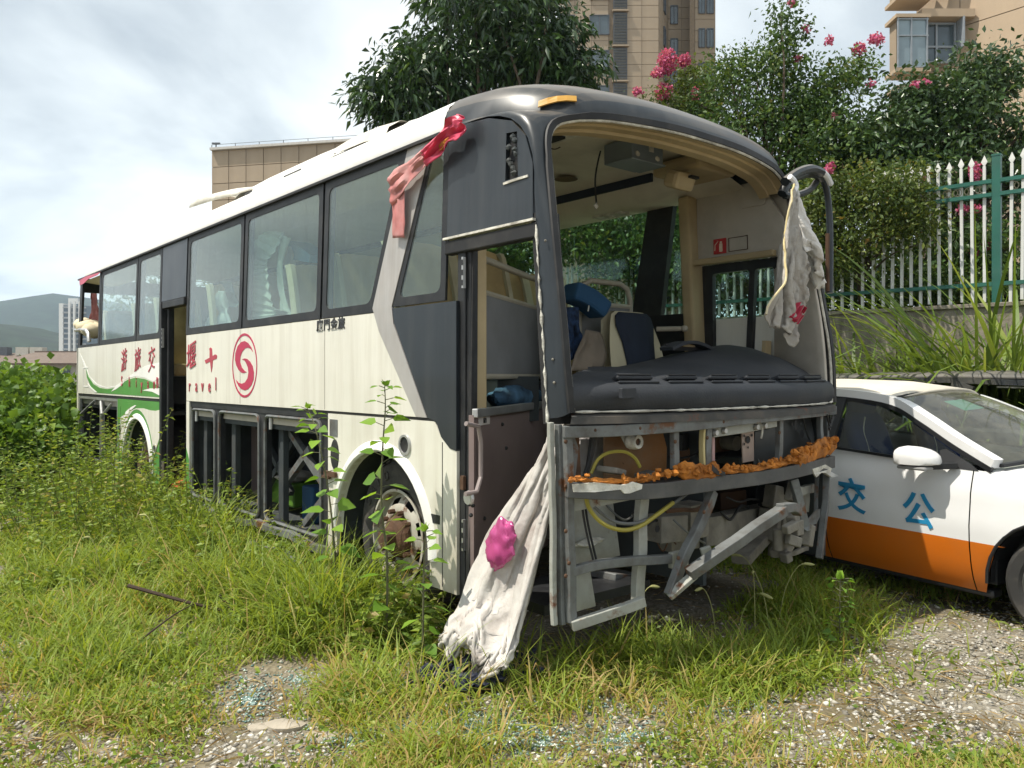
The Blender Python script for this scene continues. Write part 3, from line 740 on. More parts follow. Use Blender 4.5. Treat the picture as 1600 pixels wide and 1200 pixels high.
# ---- wheels
def wheel(s, z, r, name, t0=0.13):
    """Tyre, steel rim with hand holes, rusty hub; the outer face looks to the near side."""
    M0 = Matrix.Translation(B(s, t0, z))
    w = MB().lathe([(r * 0.60, 0.02), (r * 0.66, -0.012), (r * 0.82, -0.02), (r * 0.93, -0.008), (r * 0.975, 0.02), (r, 0.05), (r, 0.22), (r * 0.93, 0.27), (r * 0.6, 0.26)], 44, M0).build(name, tyrem, coach, smooth=True)
    tr = MB()
    for i in range(36):
        a = 2 * math.pi * i / 36
        tr.box(M0 @ Vector((r * 1.0 * math.cos(a), 0.12, r * 1.0 * math.sin(a))), (0.012, 0.20, 0.05), Matrix.Rotation(-a, 3, 'Y'))
    tr.build('tread', tyrem, w)
    tw = MB()
    for i in range(64):
        a = 2 * math.pi * i / 64
        if 46 < i < 62:
            tw.box(M0 @ Vector((r * 0.80 * math.cos(a), -0.0205, r * 0.80 * math.sin(a))), (r * 0.07, 0.005, r * 0.035), Matrix.Rotation(-a, 3, 'Y'))
    tag(tw.build('sidewall_lettering', tyrem, w), kind='stuff')
    for q, ch in enumerate('GALD'):
        a = R(152 - 15 * q); rx, rz = math.cos(a), math.sin(a)
        text_mesh(ch, r * 0.17, tyrem, w, 'sidewall_letter', M0 @ Matrix(((rz, rx, 0, r * .80 * rx), (0, 0, -1, -0.022), (-rx, rz, 0, r * .80 * rz), (0, 0, 0, 1))), depth=0.004)
    rim = MB(); n = 8
    rim.lathe([(r * 0.60, 0.0), (r * 0.62, -0.016), (r * 0.585, -0.018), (r * 0.56, 0.03), (r * 0.545, 0.055)], 44, M0)
    prof = [(r * 0.545, 0.055), (r * 0.50, 0.04), (r * 0.42, 0.01), (r * 0.34, -0.005), (r * 0.30, 0.0), (r * 0.27, 0.05)]
    # disc with holes left open
    N = 48; k = len(rim.v)
    for r_, a_ in prof:
        rim.v += [tuple(M0 @ Vector((r_ * math.cos(2 * math.pi * j / N), a_, r_ * math.sin(2 * math.pi * j / N)))) for j in range(N)]
    for i in range(len(prof) - 1):
        for j in range(N):
            if i == 1 and (j % 6) in (1, 2, 3): continue
            rim.f.append((k + i * N + j, k + i * N + (j + 1) % N, k + (i + 1) * N + (j + 1) % N, k + (i + 1) * N + j))
    rim.build('rim', rimm, w, smooth=True)
    hub = MB().lathe([(r * 0.30, 0.02), (r * 0.26, -0.03), (r * 0.2, -0.05), (r * 0.13, -0.06), (r * 0.12, -0.12), (0.0, -0.125)], 20, M0)
    for i in range(10):
        a = 2 * math.pi * i / 10
        hub.tube([M0 @ Vector((r * 0.33 * math.cos(a), 0.0, r * 0.33 * math.sin(a))), M0 @ Vector((r * 0.33 * math.cos(a), -0.045, r * 0.33 * math.sin(a)))], 0.016, 6)
    hub.build('hub', rustm, w)
    MB().lathe([(r * 0.56, 0.07), (0.0, 0.09)], 24, M0).build('brake_drum', blackm, w)
    return w
wheel(1.60, 0.485, 0.485, 'wheel')
wheel(6.93, 0.485, 0.485, 'wheel')
for c in (ARC1, ARC2):
    mb = MB(); rows = []
    for i in range(17):
        a = R(190 - 200 * i / 16)
        rows.append([B(c[0] + (c[2] + 0.03) * math.cos(a), t_, c[1] + (c[2] + 0.03) * math.sin(a)) for t_ in (0.03, 0.48)])
    mb.grid(rows); mb.box(B(c[0], 0.48, 0.75), (1.14, 0.02, 0.95)); mb.build('wheel_housing', bayin, coach)
def onP(px, py, s):
    """Place on the cross plane s for a point measured in the photograph."""
    k = (px - 800) / F_; q = BP + BD * s
    t = (k * q.y - q.x) / (BW.x - k * BW.y)
    return B(s, t, 1.5 - (py - HY_) / F_ * (q.y + t * BW.y))

# ---- roof
SEC = [(0.028, 2.868), (0.02, 2.90), (0.025, 2.955), (0.06, 3.03), (0.14, 3.09), (0.30, 3.13), (0.55, 3.155), (0.9, 3.17), (1.25, 3.175)]
SEC = SEC + [(2.5 - a, b) for a, b in reversed(SEC[:-1])]
mb = MB(); rows = []
for i in range(24):
    s = 0.95 + (9.98 - 0.95) * i / 23
    end = max(0, (s - 9.6) / 0.38)
    rows.append([B(s, a + (1.25 - a) * 0.06 * end, b - 0.10 * end ** 2 * max(0, (b - 2.86) / 0.34)) for a, b in SEC])
roof = mb.grid(rows).build('roof', whitep, coach, smooth=True)
mb = MB(); mb.path([B(0.97, 0.012, 2.872), B(9.95, 0.012, 2.872)], 0.02, 0.018); mb.build('roof_gutter', rubber, coach)
# low roof unit, with its cover torn up at the back
mb = MB(); rows = []
for s, h in ((1.55, 0.0), (1.75, 0.07), (2.2, 0.12), (3.0, 0.155), (4.0, 0.155), (4.7, 0.12), (4.9, 0.0)):
    rows.append([B(s, a, 3.15 + h * k + (0.035 if 0.7 < a < 1.8 else 0)) for a, k in ((0.24, 0), (0.30, 0.6), (0.40, 0.95), (0.8, 1.0), (1.7, 1.0), (2.1, 0.95), (2.2, 0.6), (2.26, 0))])
mb.grid(rows); mb.build('roof_unit', whitep, coach, smooth=True)
mb = MB(); rows = []
for i in range(9):
    s = 4.3 + 1.25 * i / 8; lift = 0.07 + 0.13 * (i / 8) ** 0.6 
    rows.append([B(s, a, 3.02 + 0.15 * min(1, max(0, a - 0.08) / 0.4) ** 0.6 + lift * k) for a, k in ((0.12, .75), (0.15, 1.05), (0.25, 1.1), (0.5, 1.1), (0.9, 1.0), (1.3, .9))])
mb.grid(rows).build('torn_roof_cover', M('torn_cover', (0.66, 0.63, 0.55), rough=0.6, var=0.1, dirt=(0.25, 0.2, 0.14), damt=0.6, dscale=4), coach, smooth=True, solid=0.012)
mb = MB(); mb.box(B(5.0, 0.45, 3.10), (1.4, 0.5, 0.05)); mb.build('roof_frame', bayin, coach)
mb = MB()
for s in (2.35, 3.05, 3.2, 4.0): mb.box(B(s, 0.11, 3.085), (0.16, 0.006, 0.012), Matrix.Rotation(-0.5, 3, 'X'))
mb.build('roof_seam', rubber, coach)
mb = MB(); mb.grid([[B(s, a, z - 0.02 * math.sin(5 * s)) for a, z in ((0.10, 3.06), (0.13, 3.13), (0.22, 3.19), (0.45, 3.205), (0.5, 3.15))] for s in (1.72, 1.76, 2.0, 2.3, 2.5, 2.54)]); mb.build('roof_bulge', M('torn_cover', (0.66, 0.63, 0.55)), coach, smooth=True)

# ---- nose mask: from the side skin and the roof round to the windscreen opening
def lin(pts, n):
    P = [Vector(p) for p in pts]; L = [0]
    for a, b in zip(P, P[1:]): L.append(L[-1] + (b - a).length)
    out = []
    for i in range(n):
        x = L[-1] * i / (n - 1); j = 0
        while j < len(P) - 2 and L[j + 1] < x: j += 1
        out.append(P[j].lerp(P[j + 1], (x - L[j]) / max(1e-6, L[j + 1] - L[j])))
    return out
left_O = lin([B(0.062, 0.0, 1.30), B(0.095, 0.0, 1.70), B(0.15, 0.008, 2.20), B(0.172, 0.012, 2.40)], 12)
corn_O = lin(smooth_curve([B(0.172, 0.012, 2.40), B(0.185, 0.018, 2.56), B(0.25, 0.024, 2.71), B(0.37, 0.027, 2.815), B(0.56, 0.028, 2.872), B(0.80, 0.028, 2.885), B(0.95, 0.024, 2.90)], 6), 12)
top_O = lin(smooth_curve([B(0.95, a, b) for a, b in SEC[1:-1]], 4), 29)
def I_pt(t, z): return B(FS(t, z), t, z)
left_I = lin([I_pt(0.055, 1.33), I_pt(0.040, 1.55), I_pt(0.037, 1.72), I_pt(0.055, 2.23), I_pt(0.095, 2.53)], 12)
corn_I = lin(smooth_curve([I_pt(0.095, 2.53), I_pt(0.115, 2.64), I_pt(0.142, 2.715), I_pt(0.18, 2.764), I_pt(0.23, 2.79), I_pt(0.31, 2.812)], 5), 12)
top_I = lin(smooth_curve([I_pt(0.31, 2.812), I_pt(0.51, 2.833), I_pt(0.9, 2.845), I_pt(1.25, 2.848), I_pt(1.6, 2.845), I_pt(1.99, 2.833), I_pt(2.19, 2.812)], 8), 29)
def mir(P): return [Vector((p.x, 2.5 - p.y, p.z)) for p in reversed(P)]
O_ = left_O + corn_O[1:] + top_O[1:]; I_ = left_I + corn_I[1:] + top_I[1:]
O_ += mir(corn_O)[1:] + mir(left_O)[1:]; I_ += mir(corn_I)[1:] + mir(left_I)[1:]
NL, NC = 12, 12
rows = []
tot = len(O_)
for i, (o, q) in enumerate(zip(O_, I_)):
    side = 1 if i < NL else (0 if i > NL + NC - 2 else 1 - (i - NL + 1) / (NC - 1))
    j = tot - 1 - i
    if j < NL + NC - 1: side = 1 if j < NL else 1 - (j - NL + 1) / (NC - 1)
    fwd = Vector((abs(o.x - q.x), 0, 0))
    outw = Vector((0, (o.y - q.y), 0)) * 0.75 * side + Vector((0, 0, (o.z - q.z))) * 0.72 * (1 - side) + Vector((0, (o.y - q.y) * 0.4, 0)) * (1 - side)
    p1 = o + fwd * (0.55 * (1 - side) + 0.9 * side) + Vector((0, 0, 0.0)) * (1 - side)
    p2 = q + outw
    row = []
    for k in range(11):
        u = k / 10
        row.append((1 - u) ** 3 * o + 3 * u * (1 - u) ** 2 * p1 + 3 * u * u * (1 - u) * p2 + u ** 3 * q)
    rows.append(row)
nose = MB().grid(rows).build('nose_mask', darkp, coach, smooth=True)
# rubber and sealant round the opening
def off_curve(P, d, proud):
    out = []
    c = Vector((0, 1.25, 2.05))
    for p in P:
        v = Vector((0, p.y - c.y, p.z - c.z)); v = Vector((0, math.copysign(min(1, abs(v.y) / 0.9), v.y) if abs(v.y) > 0.9 else v.y / 3, v.z if v.z > 0.5 else 0)).normalized()
        out.append(p + v * d + Vector((proud, 0, 0)))
    return out
mb = MB(); mb.grid([off_curve(I_, 0.042, 0.004), off_curve(I_, 0.038, 0.014), off_curve(I_, 0.004, 0.016), off_curve(I_, 0.0, -0.03)]); mb.build('screen_rubber', rubber, coach, smooth=True)
mb = MB(); mb.tube(I_, 0.009, 6); mb.build('screen_sealant', sealw, coach)
mb = MB(); pts = [B(np.interp(z, [1.3, 1.7, 2.2, 2.4], [.062, .095, .15, .172]) - 0.003 * (i % 2), -0.004 + tt(z), z) for i, z in enumerate([1.28 + 0.03 * k for k in range(33)])]
mb.tube(pts, [random.choice((0.001, 0.004, 0.007, 0.009)) for _ in pts], 6); mb.build('screen_sealant', sealw, coach)
for z in (1.47, 1.58, 2.15):
    p = B(0.02 + (z - 1.3) * .09, -0.002, z); mb = MB(); mb.blob(p + Vector((0.02, 0, 0)), (0.007, 0.007, 0.007), 8, 4); mb.build('bolt', chassis, coach)
# lower lip of the opening
def nose_line(z, n=25, ds=0.0, t0=0.06, t1=2.44): return [B(FS(t, z) + ds, t, z) for t in [t0 + (t1 - t0) * i / (n - 1) for i in range(n)]]
lipm = M('rusty_lip', (0.05, 0.048, 0.045), rough=0.7, var=0.3, dirt=(0.16, 0.13, 0.1), damt=0.6, dscale=6, rust=((0.15, 0.045, 0.02), 5.0, 0.6))
mb = MB(); mb.grid([nose_line(1.275, t0=0.02, t1=2.48), nose_line(1.275, ds=-0.03, t0=0.02, t1=2.48), nose_line(1.31, ds=-0.025, t0=0.03, t1=2.47), nose_line(1.325, ds=0.03)]); mb.build('screen_lip', lipm, coach, smooth=True)
mb = MB(); P = nose_line(1.332, 60, 0.0); mb.tube(P, [0.003 + 0.006 * random.random() for _ in P], 6); mb.build('screen_sealant', sealw, coach)
mb = MB(); mb.grid([[B(0.02 + .09 * (z > 2), 0.12, z), B(0.07 + .09 * (z > 2), 0.015, z), B(0.11 + .09 * (z > 2), 0.015, z), B(0.11 + .09 * (z > 2), 0.12, z)] for z in (1.27, 2.3)]); mb.build('pillar_inner', rubber, coach)
# amber marker lamp on the brow
mk = [onF(*p) for p in ((862, 156), (866, 149), (905, 147), (909, 157))]
def brow_pt(i, k): return rows[i][k]
ia = NL + NC + 1
def rp(i, k):
    a, b = int(i), int(k); x, y = i - a, k - b
    return rows[a][b].lerp(rows[a + 1][b], x).lerp(rows[a][b + 1].lerp(rows[a + 1][b + 1], x), y)
mb = MB(); g = []
for u in (0, .25, .5, .75, 1):
    g.append([rp(22 + 1.3 * u + (0.5) * v, 6 + 1.95 * u - (0.2 + 0.25 * u) * v) + Vector((0.012, -0.006, 0.010)) for v in (0, .5, 1)])
mb.grid(g); mk_o = mb.build('marker_lamp', amber, coach, smooth=False, solid=0.008)

# ---- steel front frame left after the panels came off
def vnz(p, k):
    from mathutils import noise
    return noise.noise(Vector(p) * 5 + Vector((k * 7.3, 0, 0)))
def piece(name, pts, w, h, mat, ds=0.0, up=(0, 0, 1)):
    P = [onF(p[0], p[1], ds if len(p) < 3 else p[2]) for p in pts]; k_ = 0.8 if name in ('frame_post', 'frame_rail', 'brace') else 1
    if name in ('frame_post', 'frame_rail', 'brace') and len(P) < 8:      # knocked slightly out of true
        P = smooth_curve(P, 5); P = [p + Vector((vnz(p, 1), vnz(p, 2), vnz(p, 3))) * 0.012 for p in P]
    return MB().path(P, w * k_, h * k_, up=up).build(name, mat, coach, bevel=0.004)
piece('frame_post', [(861, 660), (863, 800), (866, 978)], 0.035, 0.03, palem, 0.02)
piece('frame_post', [(873, 664), (875, 820), (878, 978)], 0.03, 0.04, greym, 0.03)
piece('frame_post', [(886, 676), (889, 820), (893, 975)], 0.055, 0.05, greym, 0.015)
piece('frame_rail', smooth_curve([(v[0], v[1], 0) for v in ((880, 675), (976, 672), (1090, 663), (1161, 655), (1303, 641))], 5), 0.05, 0.07, greym, 0.0)
bot = smooth_curve([(893, 978, 0), (935, 964, 0), (980, 949, 0), (1006, 939, 0)], 4)
piece('frame_rail', bot, 0.05, 0.06, palem)
piece('frame_post', [(1002, 778), (999, 860), (997, 945)], 0.08, 0.05, palem, 0.10)
piece('frame_rail', smooth_curve([(893, 893, 0.02), (930, 883, 0.03), (980, 877, 0.05), (1030, 874, 0.06), (1072, 871, 0.08)], 4), 0.05, 0.055, greym)
mb = MB(); p = onF(1060, 873, 0.07); mb.box(p, (0.03, 0.13, 0.08)); mb.build('frame_bracket', palem, coach, bevel=0.004)
for x, y0, y1, w in ((1055, 674, 733, 0.05), (1105, 666, 730, 0.055), (1098, 668, 727, 0.02), (1218, 657, 722, 0.045), (1282, 645, 690, 0.04), (1290, 645, 700, 0.025)):
    piece('frame_post', [(x, y0), (x - 1, y1)], w, 0.04, greym if w != 0.02 else M('zinc_yellow', (0.5, 0.42, 0.2), rough=0.5, metal=0.3), 0.02)
piece('plate_bracket', [(1113, 676), (1163, 669), (1212, 660)], 0.02, 0.05, palem, 0.03)
for px, py in ((1117, 676), (1131, 673), (1181, 667), (1194, 665)):
    p = onF(px, py, 0.015); mb = MB(); mb.lathe([(0.0, -0.015), (0.014, -0.015), (0.018, 0.0)], 10, Matrix.Translation(p) @ Matrix.Rotation(R(90), 4, 'Z')); mb.build('bolt', alum, coach)
zincp = M('zinc_plate', (0.42, 0.33, 0.28), rough=0.5, metal=0.3, var=0.15, dirt=(0.25, 0.17, 0.12), damt=0.5)
def sheet(name, pts, ds, mat, thick=0.006):
    P = [onF(p[0], p[1], ds if len(p) < 3 else p[2]) for p in pts]
    return MB().prism(P, (-thick, 0, 0)).build(name, mat, coach)
sheet('zinc_bracket', [(1159, 677), (1178, 673), (1178, 720), (1161, 723)], 0.10, zincp)
for px, py, r_ in ((1168, 687, 0.022), (1162, 681, 0.008), (1174, 680, 0.008), (1162, 694, 0.008), (1168, 699, 0.007)):
    p = onF(px, py, 0.098); mb = MB(); mb.lathe([(0, -0.004), (r_, -0.004)], 10, Matrix.Translation(p) @ Matrix.Rotation(R(90), 4, 'Z')); mb.build('bracket_hole', rubber, coach)
sheet('zinc_bracket', [(1113, 682), (1117, 681), (1117, 728), (1113, 729)], 0.06, M('pink_zinc', (0.45, 0.28, 0.27), rough=0.5))
sheet('rusty_board', [(944, 683), (1036, 676), (1042, 700), (1041, 745), (944, 748)], 0.22, M('rust_stained_board', (0.20, 0.09, 0.03), rough=0.8, var=0.35, scale=2.5, dirt=(0.22, 0.18, 0.13), damt=0.7, dscale=2.2))
sheet('rusty_board', [(1118, 685), (1142, 680), (1146, 690), (1144, 705), (1117, 707)], 0.40, rustm)
sheet('grey_board', [(1180, 675), (1212, 668), (1211, 722), (1178, 725)], 0.14, M('dark_zinc', (0.075, 0.08, 0.08), rough=0.45, metal=0.4))
hb = sheet('grey_board', [(1223, 655), (1276, 648), (1272, 695), (1222, 720)], 0.12, M('dark_zinc', (0.075, 0.08, 0.08)))
for px, py, ra, rb in ((1243, 664, 0.02, 0.034), (1252, 678, 0.024, 0.028), (1237, 663, 0.01, 0.01), (1250, 661, 0.01, 0.01)):
    p = onF(px, py, 0.113); mb = MB(); mb.lathe([(0, -0.004), (1, -0.004)], 12, Matrix.Translation(p) @ Matrix.Rotation(R(90), 4, 'Z') @ Matrix.Diagonal((ra, 1, rb, 1))); mb.build('bracket_hole', rubber, coach)
sheet('bent_blade', [(887, 678), (897, 680), (904, 700), (899, 748), (886, 750)], 0.06, greym)
sheet('bent_blade', [(898, 680), (905, 682), (908, 745), (900, 749)], 0.09, rustm)
sheet('lamp_bracket', [(970, 680), (1001, 678), (999, 694), (990, 702), (980, 700)], 0.12, palem)
p = onF(990, 690, 0.10)
mb = MB(); mb.lathe([(0.018, -0.03), (0.034, -0.035), (0.04, -0.01), (0.04, 0.02)], 14, Matrix.Translation(p) @ Matrix.Rotation(R(90), 4, 'Z')); mb.build('lamp_socket', sealw, coach, smooth=True)
mb = MB(); mb.lathe([(0, -0.02), (0.02, -0.022)], 12, Matrix.Translation(p) @ Matrix.Rotation(R(90), 4, 'Z')); mb.build('bracket_hole', rustm, coach)
# bumper beam with torn skin and the orange foam on top
bb = [(884, 764), (960, 768), (1030, 765), (1090, 757), (1180, 746), (1240, 735), (1296, 721)]
piece('bumper_beam', smooth_curve([(a, b, 0) for a, b in bb], 5), 0.07, 0.075, M('bumper_grey', (0.075, 0.075, 0.073), rough=0.65, var=0.2, dirt=(0.2, 0.19, 0.17), damt=0.4, dscale=8))
sheet('torn_bumper_skin', [(895, 757), (930, 754), (972, 758), (990, 753), (1004, 757), (1003, 764), (984, 771), (976, 771), (970, 765), (930, 769), (897, 769)], -0.045, sealw, 0.01)
sheet('torn_bumper_skin', [(1270, 733), (1290, 726), (1300, 732), (1298, 738), (1283, 739), (1276, 746), (1272, 740)], -0.04, sealw, 0.01)
sheet('torn_bumper_skin', [(1288, 738), (1298, 737), (1311, 744), (1300, 746)], -0.03, M('torn_white', (0.5, 0.5, 0.48), rough=0.5), 0.02)
fp = smooth_curve([(a, b, 0) for a, b in ((887, 749), (935, 752), (985, 751), (1025, 744), (1060, 738), (1104, 738), (1145, 736), (1200, 728), (1228, 722), (1250, 714), (1278, 703), (1302, 694))], 7)
P = [onF(a, b, -0.01) for a, b, _ in fp]
mb = MB(); fr = []
for i, p in enumerate(P):
    x = i / len(P); h = 0.007 + 0.016 * random.random() ** 2 + (0.006 if x > .35 else 0) + (0.03 if 0.36 < x < 0.48 else 0) + (0.042 if x > 0.78 else 0)
    fr.append([p + Vector((math.cos(2 * math.pi * j / 10) * (0.022 if x < .35 else 0.032) * random.uniform(.7, 1.25), random.uniform(-.008, .008), math.sin(2 * math.pi * j / 10) * h * random.uniform(.6, 1.2))) for j in range(10)])
mb.grid(fr, True)
for _ in range(150):
    i = random.randrange(int(len(P) * (0.3 if _ % 5 else 0.02)), len(P)); x = i / len(P)
    mb.blob(P[i] + Vector((random.uniform(-.01, .035), random.uniform(-.03, .03), random.uniform(0.0, 0.05 if x > .75 else 0.025))), [random.uniform(.006, .024) for q__ in range(3)], 6, 4, 0.42)
mb.build('foam_strip', foam, coach)
sheet('torn_bumper_skin', [(1113, 725), (1118, 731), (1133, 738), (1134, 744), (1122, 742), (1113, 736)], -0.05, blackm, 0.01)
# braces, chassis ends
piece('brace', [(1113, 768, 0.04), (1090, 825, 0.02), (1066, 880, -0.02), (1047, 930, -0.05)], 0.05, 0.07, greym)
piece('brace', [(1046, 931, -0.06), (1062, 918, -0.08), (1085, 897, -0.10)], 0.03, 0.06, palem, up=(1, 0, 0))
piece('brace', [(1076, 897, -0.10), (1150, 846, -0.16), (1225, 795, -0.2)], 0.065, 0.075, greym, up=(1, 0, 0))
piece('brace', [(1220, 793, -0.2), (1236, 793, -0.18), (1246, 799, -0.12)], 0.06, 0.06, greym)
piece('frame_bracket', [(1096, 866, -0.02), (1112, 861, -0.05)], 0.03, 0.06, palem)
piece('chassis_rail', [(1040, 838, 0.45), (1120, 826, 0.4), (1212, 803, 0.4)], 0.10, 0.17, chassis)
piece('tow_block', [(1021, 826, 0.25), (1062, 822, 0.25)], 0.12, 0.14, chassis)
piece('tow_block', [(1064, 815, 0.32), (1092, 809, 0.32)], 0.14, 0.19, chassis)
p = onF(1026, 826, 0.18); mb = MB(); mb.lathe([(0, -0.004), (0.02, -0.004)], 10, Matrix.Translation(p) @ Matrix.Rotation(R(90), 4, 'Z')); mb.build('bracket_hole', rubber, coach)
random.seed(4)
for px, py, sx_, sy_, sz_, ds in ((1216, 778, .1, .16, .14, .25), (1221, 826, .12, .1, .36, .25), (1238, 770, .05, .07, .11, .05), (1240, 808, .06, .09, .06, .02), (1235, 824, .05, .10, .05, 0), (1246, 824, .05, .06, .09, .0), (1240, 845, .04, .10, .06, .0), (1262, 836, .06, .09, .13, .02), (1222, 858, .10, .14, .05, .1), (1228, 870, .06, .05, .06, .05), (1206, 820, .14, .12, .2, .3), (1180, 850, .12, .5, .06, .35)):
    mb = MB(); mb.box(onF(px, py, ds), (sx_, sy_, sz_), Matrix.Rotation(random.uniform(-.5, .5), 3, 'X') @ Matrix.Rotation(random.uniform(-.3, .3), 3, 'Z')); mb.build('steering_bracket', chassis, coach, bevel=0.008)
for px, py in ((1216, 845), (1224, 845)):
    mb = MB(); mb.tube([onF(px, py - 18, .08), onF(px, py + 14, .08)], 0.03, 10); mb.build('damper', chassis, coach, smooth=True)
piece('frame_post', [(1293, 722, 0.02), (1288, 800, 0.02), (1281, 872, 0.02)], 0.05, 0.05, greym)
piece('frame_post', [(1278, 740, 0.08), (1272, 830, 0.08)], 0.03, 0.04, greym)
piece('frame_rail', [(1246, 768, 0.1), (1281, 759, 0.1)], 0.04, 0.07, palem)
piece('brace', [(1240, 748, 0.02), (1248, 785, 0.0), (1257, 830, -0.02)], 0.045, 0.06, greym)
piece('frame_rail', [(1228, 868, 0.1), (1262, 857, 0.1)], 0.03, 0.035, chassis)
sheet('bent_blade', [(1262, 812), (1276, 796), (1284, 795), (1282, 806), (1276, 818), (1264, 823), (1258, 820)], 0.04, greym)
sheet('grey_board', [(1248, 772), (1276, 765), (1272, 800), (1252, 800)], 0.16, palem)
sheet('pale_board', [(893, 795), (958, 786), (969, 868), (920, 880), (893, 890)], 0.26, palem)
sheet('pale_board', [(893, 896), (922, 890), (931, 947), (893, 958)], 0.22, palem)
sheet('pale_board', [(892, 770), (1000, 772), (996, 779), (893, 800)], 0.06, palem)
mb = MB(); mb.blob(onF(920, 848, 0.24), (0.03, 0.10, 0.02), 10, 5, 0.3); mb.build('torn_edge', sealw, coach)
def wire(name, pts, r, mat, ds=0.0):
    P = smooth_curve([onF(p[0], p[1], ds if len(p) < 3 else p[2]) for p in pts], 5)
    return MB().tube(P, r, 6).build(name, mat, coach, smooth=True)
wire('hose', [(915, 772), (921, 795), (942, 818), (972, 828), (1000, 822), (1028, 803), (1052, 785)], 0.011, yellow, 0.06)
wire('hose', [(923, 740), (934, 718), (952, 707), (976, 706), (992, 716), (1000, 730)], 0.009, yellow, 0.10)
wire('cable', [(928, 792), (960, 815), (1000, 816), (1040, 795), (1075, 770)], 0.009, greym, 0.07)
for dx in (0, 5): wire('cable', [(907 + dx, 770), (914 + dx, 820), (928 + dx, 880)], 0.006, rubber, 0.1)
wire('cable', [(930, 675), (924, 710), (912, 750)], 0.013, rubber, 0.1)
wire('cable', [(925, 672), (919, 720), (912, 752)], 0.009, rubber, 0.13)
wire('cable', [(1254, 650), (1260, 675), (1266, 690)], 0.005, rubber, 0.08)
wire('cable', [(1190, 663), (1191, 674), (1189, 685)], 0.006, sealw, 0.02)
for k in range(4): wire('cable', [(1292 + k * 4, 648 + k), (1296 + 3 * math.sin(k), 665), (1300 - k, 655 + 5 * k), (1303, 645)], 0.006, rubber, -0.01)
# clutter behind the frame: pipes, hoses, valve blocks, looms
random.seed(21)
clut = [blackm, chassis, rustm, greym, bayin]
for px, py, a, b, c, ds in ((1075, 700, .10, .12, .16, .5), (1085, 725, .14, .18, .06, .55), (1150, 712, .2, .22, .05, .35), (1065, 690, .05, .08, .1, .45), (1195, 705, .1, .16, .12, .5), (955, 735, .12, .10, .03, .1), (1010, 742, .08, .1, .03, .12), (1140, 780, .1, .2, .12, .6), (1075, 790, .1, .16, .1, .6), (1180, 770, .08, .14, .1, .55), (1195, 740, .1, .3, .05, .3), (960, 900, .2, .3, .06, .7), (1230, 760, .09, .08, .1, .2), (1252, 735, .08, .16, .05, .3)):
    mb = MB(); mb.box(onF(px, py, ds), (a, b, c), Matrix.Rotation(random.uniform(-.3, .3), 3, 'X') @ Matrix.Rotation(random.uniform(-.4, .4), 3, 'Z')); mb.build('valve_block', clut[random.randrange(5)], coach, bevel=0.008)
for px, py, r_, ds in ((1152, 693, .045, .3), (1240, 815, .05, .25), (1105, 800, .04, .5)):
    q_ = onF(px, py, ds); mb = MB(); mb.tube([q_, q_ + Vector((-.25, .02, .01))], r_, 12); mb.build('air_cylinder', random.choice(clut), coach, smooth=True)
for k in range(26):
    x0 = random.uniform(915, 1270); y0 = random.uniform(690, 735) if k < 14 else random.uniform(775, 850); w_ = random.uniform(15, 70); h_ = random.uniform(-25, 40); ds = random.uniform(.12, .5)
    wire('cable', [(x0, y0, ds), (x0 + w_ * .35, y0 + h_ * .2 + random.uniform(0, 18), ds - .03), (x0 + w_ * .7, y0 + h_ * .7 + random.uniform(-8, 14), ds), (x0 + w_, y0 + h_, ds + .05)], random.choice((.004, .006, .009, .012)), random.choice((rubber, rubber, blackm, greym, rustm)))
for px, py in ((884, 690), (884, 760), (884, 830), (884, 900), (889, 880), (1055, 690), (1105, 684), (1218, 676), (930, 672), (1000, 669), (1130, 659), (1250, 645), (1060, 872), (1100, 800), (1150, 845)):
    q_ = onF(px, py, -0.016 if py < 800 else -0.03); mb = MB(); mb.blob(q_, (.008, .011, .011), 7, 4); mb.build('bolt', rustm, coach)
# bulkhead behind the frame, floor of the cab
mb = MB(); mb.box(B(0.72, 1.85, 0.82), (0.03, 1.2, 0.98)); mb.box(B(0.6, 1.85, 1.27), (1.3, 1.2, 0.02)); mb.box(B(0.8, 2.46, 0.8), (1.6, 0.02, 1.0)); mb.build('bulkhead', bayin, coach)
mb = MB(); mb.box(B(6.2, 1.55, 1.10), (7.4, 1.8, 0.04)); mb.box(B(3.9, 0.35, 1.10), (2.7, 0.58, 0.04)); mb.box(B(8.0, 0.35, 1.10), (3.7, 0.58, 0.04)); mb.build('floor', bayin, coach)
mb = MB(); mb.box(B(5.4, 1.7, 0.6), (9.0, 0.9, 0.5)); mb.build('underbody', chassis, coach)
mb = MB(); mb.tube([B(1.6, 0.3, 0.485), B(1.6, 2.2, 0.485)], 0.09, 10); mb.build('axle', chassis, coach)
for s_ in (1.6, 6.93):
    mb = MB(); mb.lathe([(0.2, 2.38), (0.45, 2.38), (0.485, 2.35), (0.485, 2.15), (0.2, 2.12)], 24, Matrix.Translation(B(s_, 0, 0.485))); mb.build('wheel', tyrem, coach, smooth=True)

